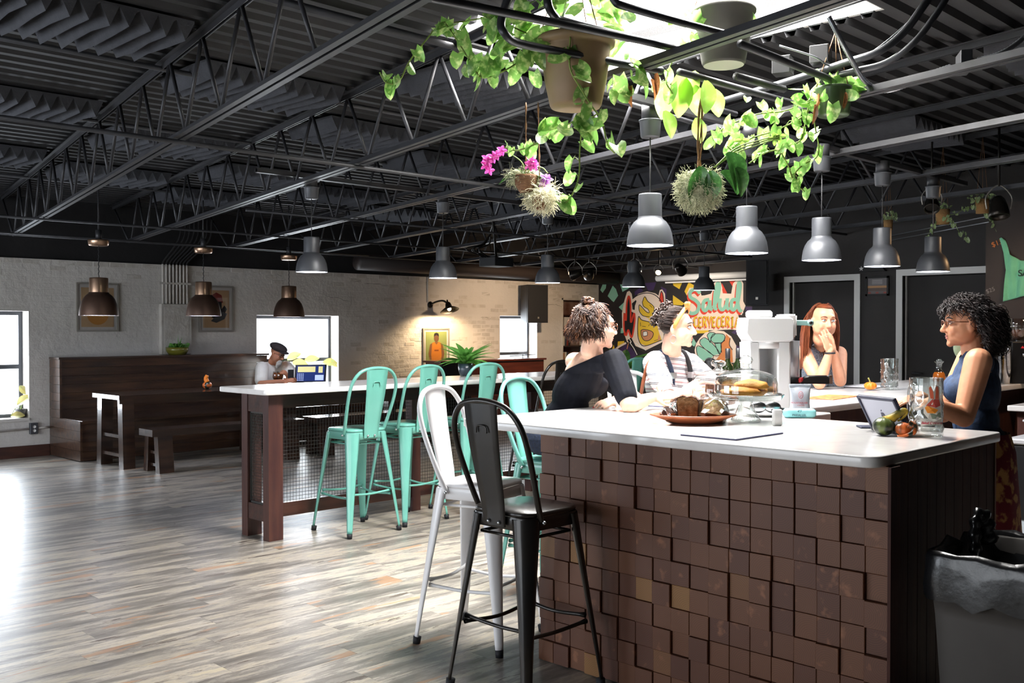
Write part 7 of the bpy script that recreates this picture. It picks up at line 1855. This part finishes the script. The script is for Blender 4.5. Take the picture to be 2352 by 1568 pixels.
# ---------------------------------------------------------------- woman in the striped tee
def woman_striped():
    t = thing('person', 'woman in a striped tee and overalls with an orange headband', 'person', Vector((5.1, 3.85, .77)))
    fwd = (RT * .62 - FH * .78).normalized(); side = (-RT * .78 - FH * .62).normalized()
    pel = atd(1508, 985, 6.2); neck = atd(1544, 812, 5.98); hc = atd(1556, 753, 5.90)
    R = frame(RT * .93 - FH * .36 - ZU * .02, ZU - RT * .06)
    rs, ls = neck + side * .165 - ZU * .055, neck - side * .16 - ZU * .06
    relb = atd(1537, 914, 5.62); rwr = atd(1566, 902, 5.72); lelb = atd(1655, 905, 6.0); lwr = atd(1605, 900, 5.80)
    nl = []
    b = MB(); torso_prims(b, pel, neck, side, fwd, bust=.045); H = head_prims(b, hc, R, 1.0); b.cone(hc - ZU * .06 - R @ Vector((0, .03, 0)), neck, .05, .054)
    limb(b, [rs, rs.lerp(relb, .45), relb, relb.lerp(rwr, .4), rwr], [.05, .046, .04, .037, .026]); limb(b, [ls, ls.lerp(lelb, .5), lelb, lelb.lerp(lwr, .4), lwr], [.05, .046, .04, .037, .026])
    hand_prims(b, rwr, RT * .7 - FH * .2 + ZU * .38, -FH * .8 + ZU * .5, 1, .95, .35, .14); hand_prims(b, lwr, -RT * .85 - FH * .45 - ZU * .05, -FH * .6 + ZU * .7, -1, .95, .4, .14, nails=nl); legs_seated(b, pel, (RT + FH), (RT - FH), reach=.34)
    o = remesh('body', b, VX, 4, 'skin_pale', t)
    b = MB(); torso_prims(b, pel, neck, side, fwd, bust=.045, infl=.010, nk=False, sh=.155); limb(b, [rs, rs.lerp(relb, .52)], [.062, .066]); limb(b, [ls, ls.lerp(lelb, .52)], [.062, .066])
    remesh('striped_tee', b, VX, 3, 'striped_tee', t)
    b = MB(); T = torso_prims(b, pel, pel.lerp(neck, .62), side, fwd, bust=.03, infl=.018); remesh('overall_bib', b, .007, 3, 'strap_black', t, [(pel.lerp(neck, .52), (neck - pel).normalized() - fwd * .5)])
    b = MB(); legs_seated(b, pel, (RT + FH), (RT - FH), reach=.34, r=.094); remesh('overall_legs', b, .008, 3, 'strap_black', t)
    upv = (neck - pel).normalized()
    for sx in (-1, 1):
        P = [neck + side * sx * .075 - upv * .02 - fwd * .075, neck + side * sx * .085 + upv * .012, neck + side * sx * .085 + fwd * .068 - upv * .06, neck + side * sx * .078 + fwd * .108 - upv * .14, neck + side * sx * .07 + fwd * .12 - upv * .22]
        b = smb(); b.tube([p - t.location for p in bez(P, 6)], .016, 8, flat=.35); s_ = b.build('overall_strap', 'denim_dark' if sx == 1 else 'strap_black', t)
        b = MB(); b.box(P[3] + fwd * .006 - t.location, (.03, .03, .035)); b.build('strap_buckle', 'bolt_steel', t)
    P = [rs + ZU * .03 - side * .03, rs + side * .045 + ZU * .0 - FH * .03, rs + side * .03 - ZU * .16 - FH * .04 - RT * .05, rs - ZU * .34 - FH * .02 - RT * .08]
    b = smb(); b.tube([p - t.location for p in bez(P, 6)], .017, 8, flat=.3); b.build('bag_strap', 'leather_brown', t)
    # tattoo printed on the upper arm
    tq = rs.lerp(relb, .74) - FH * .046 - RT * .004
    for k, (dx, dz, r_, m_) in enumerate(((-.008, .03, .014, 'tattoo_grey'), (.010, .018, .013, 'tattoo_pink'), (-.002, .0, .014, 'tattoo_grey'), (.014, -.014, .011, 'tattoo_pink'), (.004, -.03, .010, 'tattoo_grey'))):
        b = smb(); b.ell(tq + RT * (dx - dz * .25) + ZU * dz + FH * .002 - t.location, (r_ * .8, r_ * .8, r_ * 1.3), 10, 8, None)
        c0 = rs.lerp(relb, .74) - t.location
        for p in b.v:
            e = p - c0; ax = (relb - rs).normalized(); h = e.dot(ax); rad_ = e - ax * h; p.xyz = c0 + ax * h + rad_.normalized() * .0452
        b.build('tattoo', m_, t)
    face_parts(t, H, 'lip_soft', 'hair_dark', '5a6a70'); nail_parts(t, nl, 'nail_dark')
    rg = lambda d: (d.y < .30 or d.z > .62) and not (d.y > .1 and d.z < .3)
    hair_cap(t, hc, R, 'hair_dark', rg, 1.0, 1.05)
    rr = random.Random(5); b = smb()
    for k in range(150):
        z = rr.uniform(-.25, 1); a_ = rr.uniform(0, 6.28); q = math.sqrt(1 - z * z); d = Vector((q * math.cos(a_), q * math.sin(a_), z))
        if d.y > -.05 - .25 * (1 - z): continue
        c0 = Vector((0, -.03, .045)) + Vector((d.x * .078, d.y * .105, d.z * .095)) * rr.uniform(1.0, 1.14); r0 = rr.uniform(.009, .016); ax = Vector((rr.uniform(-1, 1), rr.uniform(-1, 1), rr.uniform(-1, 1))).normalized(); e1 = ax.orthogonal().normalized(); e2 = ax.cross(e1)
        b.tube([hc + R @ (c0 + (e1 * math.cos(i * .8) + e2 * math.sin(i * .8)) * r0 + ax * (i - 6) * .0022) - t.location for i in range(13)], .0042, 5)
    b.build('curls', 'hair_dark', t)
    hair(t, hc, R, 170, .06, 'hair_dark', .001, 9, .0035, lambda d: rg(d) and d.y > -.35, 6, 1.0, -.05, .95, lift=1.03, wig=.08)
    band = [hc + R @ Vector((.088 * math.cos(a), .012 + .045 * math.sin(a), .034 + .092 * math.sin(a) )) for a in [-.35 + (PI + .7) * i / 16 for i in range(17)]]
    b = smb(); b.tube([p - t.location for p in band], .014, 8, flat=.5); b.build('headband', mat('headband_orange', 'c98a48', .7), t)
    b = smb()
    kq = hc + R @ Vector((.03, .062, .125))
    for sg_ in (-1, 1): b.tube([p - t.location for p in bez([kq, kq + R @ Vector((.02 * sg_, .01, .022)), kq + R @ Vector((.045 * sg_, 0, .02)), kq + R @ Vector((.03 * sg_, 0, -.002)), kq], 4)], .009, 6, flat=.5)
    b.build('headband_bow', 'headband_orange', t)
    eh = hc + R @ Vector((.082, -.008, -.042))
    b = smb(); b.tube([eh + R @ Vector((0, .017 * math.cos(a), -.022 + .024 * math.sin(a))) - t.location for a in [2 * PI * i / 20 for i in range(20)]], .0018, 6, closed=True); b.build('hoop_earring', 'bolt_steel', t)
woman_striped()
# ---------------------------------------------------------------- red-haired woman with hands at her mouth
def woman_red():
    t = thing('person', 'red-haired woman in a grey tweed top, hands folded at her mouth', 'person', Vector((6.75, 4.0, .77)))
    fwd = (RT * .45 - FH * .9).normalized(); side = (-RT * .9 - FH * .45).normalized()
    pel = atd(1872, 962, 7.6); neck = atd(1888, 797, 7.28); hc = atd(1892, 738, 7.08)
    R = frame(-FH * .97 + RT * .10 - ZU * .03, ZU + RT * .05)
    rs, ls = neck + side * .175 - ZU * .04, neck - side * .165 - ZU * .05
    relb = atd(1882, 880, 6.98); rwr = atd(1906, 808, 6.96); lelb = atd(1930, 874, 7.12); lwr = atd(1917, 812, 7.0)
    b = MB(); torso_prims(b, pel, neck, side, fwd, bust=.05); H = head_prims(b, hc, R, 1.03); b.cone(hc - ZU * .06 - R @ Vector((0, .03, 0)), neck, .052, .056)
    limb(b, [rs, rs.lerp(relb, .45), relb, relb.lerp(rwr, .35), rwr], [.058, .052, .043, .041, .027]); limb(b, [ls, ls.lerp(lelb, .45), lelb, lelb.lerp(lwr, .35), lwr], [.058, .052, .043, .041, .027])
    hand_prims(b, rwr, ZU * .92 - RT * .28 - FH * .05, -FH * .8 + RT * .35, 1, .98, .12, .12); hand_prims(b, lwr, ZU * .95 - RT * .15 - FH * .05, RT * .8 - FH * .1, -1, .95, .15, .10); legs_seated(b, pel, (RT + FH), (RT - FH), reach=.34)
    remesh('body', b, VX, 4, 'skin_peach', t)
    b = MB(); torso_prims(b, pel, neck, side, fwd, bust=.05, infl=.01, sh=.15, nk=False)
    remesh('tweed_top', b, .006, 3, 'tweed', t, [(neck + ZU * .01 + fwd * .04, ZU * .7 + fwd * .7)])
    b = MB(); legs_seated(b, pel, (RT + FH), (RT - FH), reach=.34, r=.094); remesh('jeans', b, .01, 3, 'denim_dark', t)
    face_parts(t, H, 'lip_rose', 'hair_auburn', '5a6a70')
    b = smb(); b.tube([rwr + (RT * math.cos(a) + FH * math.sin(a)) * .033 + ZU * (.0 - .008) - t.location for a in [2 * PI * i / 20 for i in range(20)]], .006, 6, closed=True); b.build('hair_tie', 'strap_black', t)
    b = smb(); b.tube([rwr + ZU * .105 - RT * .022 - FH * .006 + (RT * math.cos(a) + FH * math.sin(a)) * .0098 - t.location for a in [2 * PI * i / 14 for i in range(14)]], .0015, 5, closed=True); b.build('ring', 'bolt_steel', t)
    rg = lambda d: (d.y < .10 or d.z > .62) and not (d.y > .05 and d.z < .5)
    hair_cap(t, hc, R, 'hair_auburn', rg, 1.03, 1.08)
    hair(t, hc, R, 240, lambda d, r_: (.34 if d.x > 0 else .25) + .04 * r_.random(), 'hair_auburn', .002, 4, .0052, lambda d: d.y < -.02 and abs(d.x) > .2 and d.z > -.2, 7, 1.03, 1.2, .02, lift=1.09, wig=.08)
    hair(t, hc, R, 120, .2, 'hair_auburn', .002, 4, .005, lambda d: d.y < -.2, 8, 1.03, 1.0, .1, lift=1.08, wig=.1)
woman_red()
# ---------------------------------------------------------------- barista standing inside the bar
def barista():
    t = thing('person', 'curly-haired barista in a sleeveless denim vest and glasses, seen in profile', 'person', Vector((5.12, 1.86, 0)))
    fwd = (-RT * .93 + FH * .3).normalized(); side = (FH * .93 + RT * .3).normalized()
    pel = atd(2250, 1030, 4.92); neck = atd(2236, 808, 4.93); hc = atd(2216, 744, 4.92)
    R = frame(-RT * .97 + FH * .14 - ZU * .02, ZU)
    ns, fs_ = neck - side * .175 - ZU * .04 , neck + side * .17 - ZU * .04
    elb = atd(2214, 958, 4.70); wr = atd(2135, 925, 4.62); felb = atd(2165, 950, 5.15); fwr = atd(2115, 910, 5.1)
    b = MB(); torso_prims(b, pel, neck, side, fwd, bust=.06, hipw=.14); H = head_prims(b, hc, R, 1.0); b.cone(hc - ZU * .06 - R @ Vector((0, .03, 0)), neck, .052, .058)
    limb(b, [ns, ns.lerp(elb, .4), elb, elb.lerp(wr, .35), wr], [.064, .060, .047, .043, .028]); limb(b, [fs_, fs_.lerp(felb, .4), felb, felb.lerp(fwr, .35), fwr], [.06, .056, .046, .042, .028])
    hand_prims(b, wr, -RT * .9 + FH * .2 + ZU * .12, ZU * .9 - FH * .2, -1, .96, .35, .1); hand_prims(b, fwr, -RT * .9 - ZU * .1, ZU * .9, 1, .96, .3, .1)
    for sx in (-1, 1):
        h = pel + side * sx * .09; k = Vector((h.x, h.y, .48)) + fwd * .02; f = Vector((h.x, h.y, .07)); b.cone(h, k, .095, .06); b.cone(k, f, .058, .04); b.cone(f - ZU * .03, f - ZU * .03 + fwd * .15, .038, .032)
    remesh('body', b, VX, 4, 'skin_tan', t)
    b = MB(); torso_prims(b, pel, neck, side, fwd, bust=.06, infl=.013, sh=.145, hipw=.14, nk=False)
    remesh('denim_vest', b, .006, 3, 'denim_vest', t, [(neck + ZU * .015 + fwd * .03, ZU * .62 + fwd * .78)])
    b = MB()
    rr = []
    for z, rx, ry in ((.99, .165, .135), (.90, .19, .16), (.7, .205, .175), (.45, .215, .19), (.33, .22, .195)):
        for i in range(28):
            a = 2 * PI * i / 28; k = 1 + .05 * math.sin(a * 7) * (1 - z); q = Vector((pel.x, pel.y, z)) + side * rx * math.cos(a) * k + fwd * ry * math.sin(a) * k; rr.append(q - t.location)
    b.smooth = True; b.add(rr, [(k * 28 + i, k * 28 + (i + 1) % 28, (k + 1) * 28 + (i + 1) % 28, (k + 1) * 28 + i) for k in range(4) for i in range(28)])
    o = b.build('patterned_skirt', mat('skirt_maroon', '6a1826', .8, c2='b0824e', scale=16, detail=4, lo=.5, hi=.58), t)
    b = smb(); b.lathe([(0, 0), (.009, 0), (.009, .004), (0, .004)], 14, Matrix.Translation(pel.lerp(neck, .28) + fwd * .12 - side * .06 - t.location) @ Matrix.Rotation(PI / 2, 4, 'X')); b.build('vest_button', 'bolt_steel', t)
    face_parts(t, H, 'lip_rose', 'hair_black'); glasses(t, H, 'glasses_amber')
    rg = lambda d: (d.y < .12 or d.z > .60) and not (d.y > -.25 and d.z < .25 and abs(d.x) > .3) or (d.y < -.3)
    hair_cap(t, hc, R, 'hair_black', rg, 1.0, 1.10)
    hair(t, hc, R, 330, lambda d, r_: (.10 if d.y < -.1 else .05) + .04 * r_.random(), 'hair_black', .011, 20, .005, rg, 9, 1.0, .7, .05, vol=.20, lift=1.13, wig=.6)
    hair(t, hc, R, 200, lambda d, r_: .11 + .05 * r_.random(), 'hair_black', .012, 22, .005, lambda d: d.y < -.3 and d.z < .5, 10, 1.0, .8, .08, vol=.35, lift=1.2, wig=.6)
    q = hc + R @ Vector((-.092, -.055, .045)); b = smb(); b.tube([q + ZU * .028 - t.location, q - ZU * .028 - t.location], .0045, 6); b.build('hair_clip', mat('clip_gold', 'c9a050', .3, metal=.8), t)
barista()
# ---------------------------------------------------------------- man in a flat cap at the booth table
def man():
    t = thing('person', 'grey-bearded man in a flat cap and white tee at the booth', 'person', Vector((7.05, 11.62, .456)))
    fwd = (RT * .75 - FH * .66).normalized(); side = (-RT * .66 - FH * .75).normalized()
    pel = Vector((7.02, 11.6, .58)); neck = atd(630, 835, 13.15); hc = atd(638, 812, 13.05)
    R = frame(RT * .80 - FH * .45 - ZU * .38, ZU + RT * .1)
    rs, ls = neck + side * .19 - ZU * .05, neck - side * .19 - ZU * .05
    relb = atd(600, 882, 12.75); rwr = atd(652, 876, 12.75); lelb = atd(690, 880, 13.05); lwr = atd(664, 868, 12.9)
    b = MB(); torso_prims(b, pel, neck, side, fwd, bust=0, belly=.06, sh=.19, hipw=.16); H = head_prims(b, hc, R, 1.04); b.cone(hc - ZU * .06 - R @ Vector((0, .03, 0)), neck, .058, .065)
    limb(b, [rs, rs.lerp(relb, .5), relb, rwr], [.06, .055, .046, .033]); limb(b, [ls, ls.lerp(lelb, .5), lelb, lwr], [.06, .055, .046, .033])
    hand_prims(b, rwr, RT * .9 + ZU * .2 - FH * .2, -FH * .6 + ZU * .7, 1, 1.05, .4); hand_prims(b, lwr, -RT * .3 + ZU * .6 - FH * .5, RT * .8, -1, 1.05, .5); legs_seated(b, pel, (RT + FH), (RT - FH), foot_z=.03, reach=.42)
    remesh('body', b, .0065, 3, 'skin_man', t)
    b = MB(); torso_prims(b, pel, neck, side, fwd, bust=0, belly=.06, sh=.19, infl=.016, hipw=.16, nk=False); limb(b, [rs, rs.lerp(relb, .75)], [.085, .085]); limb(b, [ls, ls.lerp(lelb, .75)], [.085, .085])
    remesh('white_tee', b, .008, 3, 'cotton_white', t)
    b = MB(); legs_seated(b, pel, (RT + FH), (RT - FH), foot_z=.03, reach=.42, r=.1); remesh('trousers', b, .012, 3, 'strap_black', t, [(Vector((0, 0, .1)), -ZU)])
    face_parts(t, H, 'lip_soft', 'hair_grey')
    b = MB(); b.ell((0, .07, -.10), (.04, .035, .045), 14, 10, H); b.ell((0, .075, -.07), (.036, .03, .02), 14, 10, H); b.ell((0, .06, -.135), (.028, .024, .04), 14, 10, H)
    remesh('beard', b, .006, 2, 'hair_grey', t)
    b = smb(); b.ell((0, -.02, .075), (.098, .125, .052), 24, 12, H); b.ell((0, .09, .052), (.075, .05, .014), 20, 8, H)
    for p in b.v: p -= t.location
    b.build('flat_cap', 'cap_wool', t)
    glasses(t, H, 'strap_black')
    q = neck - ZU * .17 + fwd * .175 - side * .05
    text('shirt_print', 'W', q, .055, (RT * .9 + FH * .2), ZU, 'strap_black', t)
    b = MB(); b.rbox(atd(668, 862, 12.8) - t.location, (.075, .012, .15), .006, rz=-.4); b.build('phone', 'strap_black', t)
    for sx in (-1, 1):
        h = pel + (RT + FH).normalized() * sx * .09 + (RT - FH).normalized() * .32
        b = smb(); b.ell(Vector((h.x, h.y, .05)) - t.location + (RT - FH).normalized() * .06, (.055, .055, .05), 14, 10); b.ell(Vector((h.x, h.y, .04)) - t.location + (RT - FH).normalized() * .14, (.05, .05, .04), 14, 10); b.build('shoe', 'plastic_white', t)
man()
# his table: laptop, two beer glasses, papers
lp = thing('laptop', 'laptop with a blue screen on the plank table', 'laptop', (7.36, 11.0, .78))
lx = (RT * .93 + FH * .3).normalized(); lz = (ZU * .93 + FH * .3).normalized()
def lq(x, z, o_=0): return atd(712, 878, 13.0) - Vector((0, 0, atd(712, 878, 13.0).z - .79)) + lx * x + lz * z - FH * o_
b = MB(); b.add([lq(-.2, 0), lq(.2, 0), lq(.2, .24), lq(-.2, .24), lq(-.2, 0, -.012), lq(.2, 0, -.012), lq(.2, .24, -.012), lq(-.2, .24, -.012)], [(0, 1, 2, 3), (7, 6, 5, 4), (0, 4, 5, 1), (1, 5, 6, 2), (2, 6, 7, 3), (3, 7, 4, 0)]); b.build('screen_lid', 'strap_black', lp, True)
b = MB(); b.quad(lq(-.18, .02, .002), lq(.18, .02, .002), lq(.18, .225, .002), lq(-.18, .225, .002)); b.build('screen', mat('screen_blue', '16224a', .3, emit='1c2f6e', estr=.7), lp, True)
for x0, x1, z0, z1, c in ((-.165, .06, .14, .215, 'd8cd8e'), (.10, .155, .13, .215, 'd8cd8e'), (.06, .17, .03, .1, 'b9c8ee')):
    b = MB(); b.quad(lq(x0, z0, .004), lq(x1, z0, .004), lq(x1, z1, .004), lq(x0, z1, .004)); b.build('screen_note', mat('note_' + c, c, .5, emit=c, estr=.6), lp, True)
for i in range(4):
    for k in range(5):
        b = MB(); q = lq(-.165 + i * .022, .025 + k * .021, .004); b.quad(q, q + lx * .012, q + lx * .012 + lz * .013, q + lz * .013); b.build('screen_icon', mat('note_icon', 'aebbe0', .5, emit='aebbe0', estr=.6) if 'note_icon' not in MATS else 'note_icon', lp, True)
b = MB(); b.add([lq(-.2, 0), lq(.2, 0), lq(.2, 0) + FH * .24, lq(-.2, 0) + FH * .24] + [lq(-.2, 0) - ZU * .012, lq(.2, 0) - ZU * .012, lq(.2, 0) + FH * .24 - ZU * .012, lq(-.2, 0) + FH * .24 - ZU * .012], [(0, 1, 2, 3), (7, 6, 5, 4), (0, 4, 5, 1), (1, 5, 6, 2), (2, 6, 7, 3), (3, 7, 4, 0)]); b.build('keyboard_base', 'strap_black', lp, True)
mat('beer_amber', '7d3f14', .1, trans=.4)
for k, (x, lb) in enumerate(((634, 'darker stemmed beer glass before the man'), (643, 'amber stemmed beer glass before the man'))):
    q = atz(x, 881, .78); t = thing('beer_glass', lb, 'glass', q)
    b = smb(); b.lathe([(0, .001), (.035, .002), (.034, .006), (.008, .012), (.008, .03), (.03, .045), (.046, .085), (.045, .12), (.038, .16), (.037, .16)], 24); b.build('bowl', 'clear_glass', t)
    b = smb(); b.lathe([(0, .046), (.028, .048), (.043, .085), (.0425, .118), (.038, .145), (0, .145)], 24); b.build('beer', 'beer_amber', t)
clip('dark menu on the plank table right of the laptop', (7.75, 11.0), .3, .3, .2, board='strap_black', z=.78)
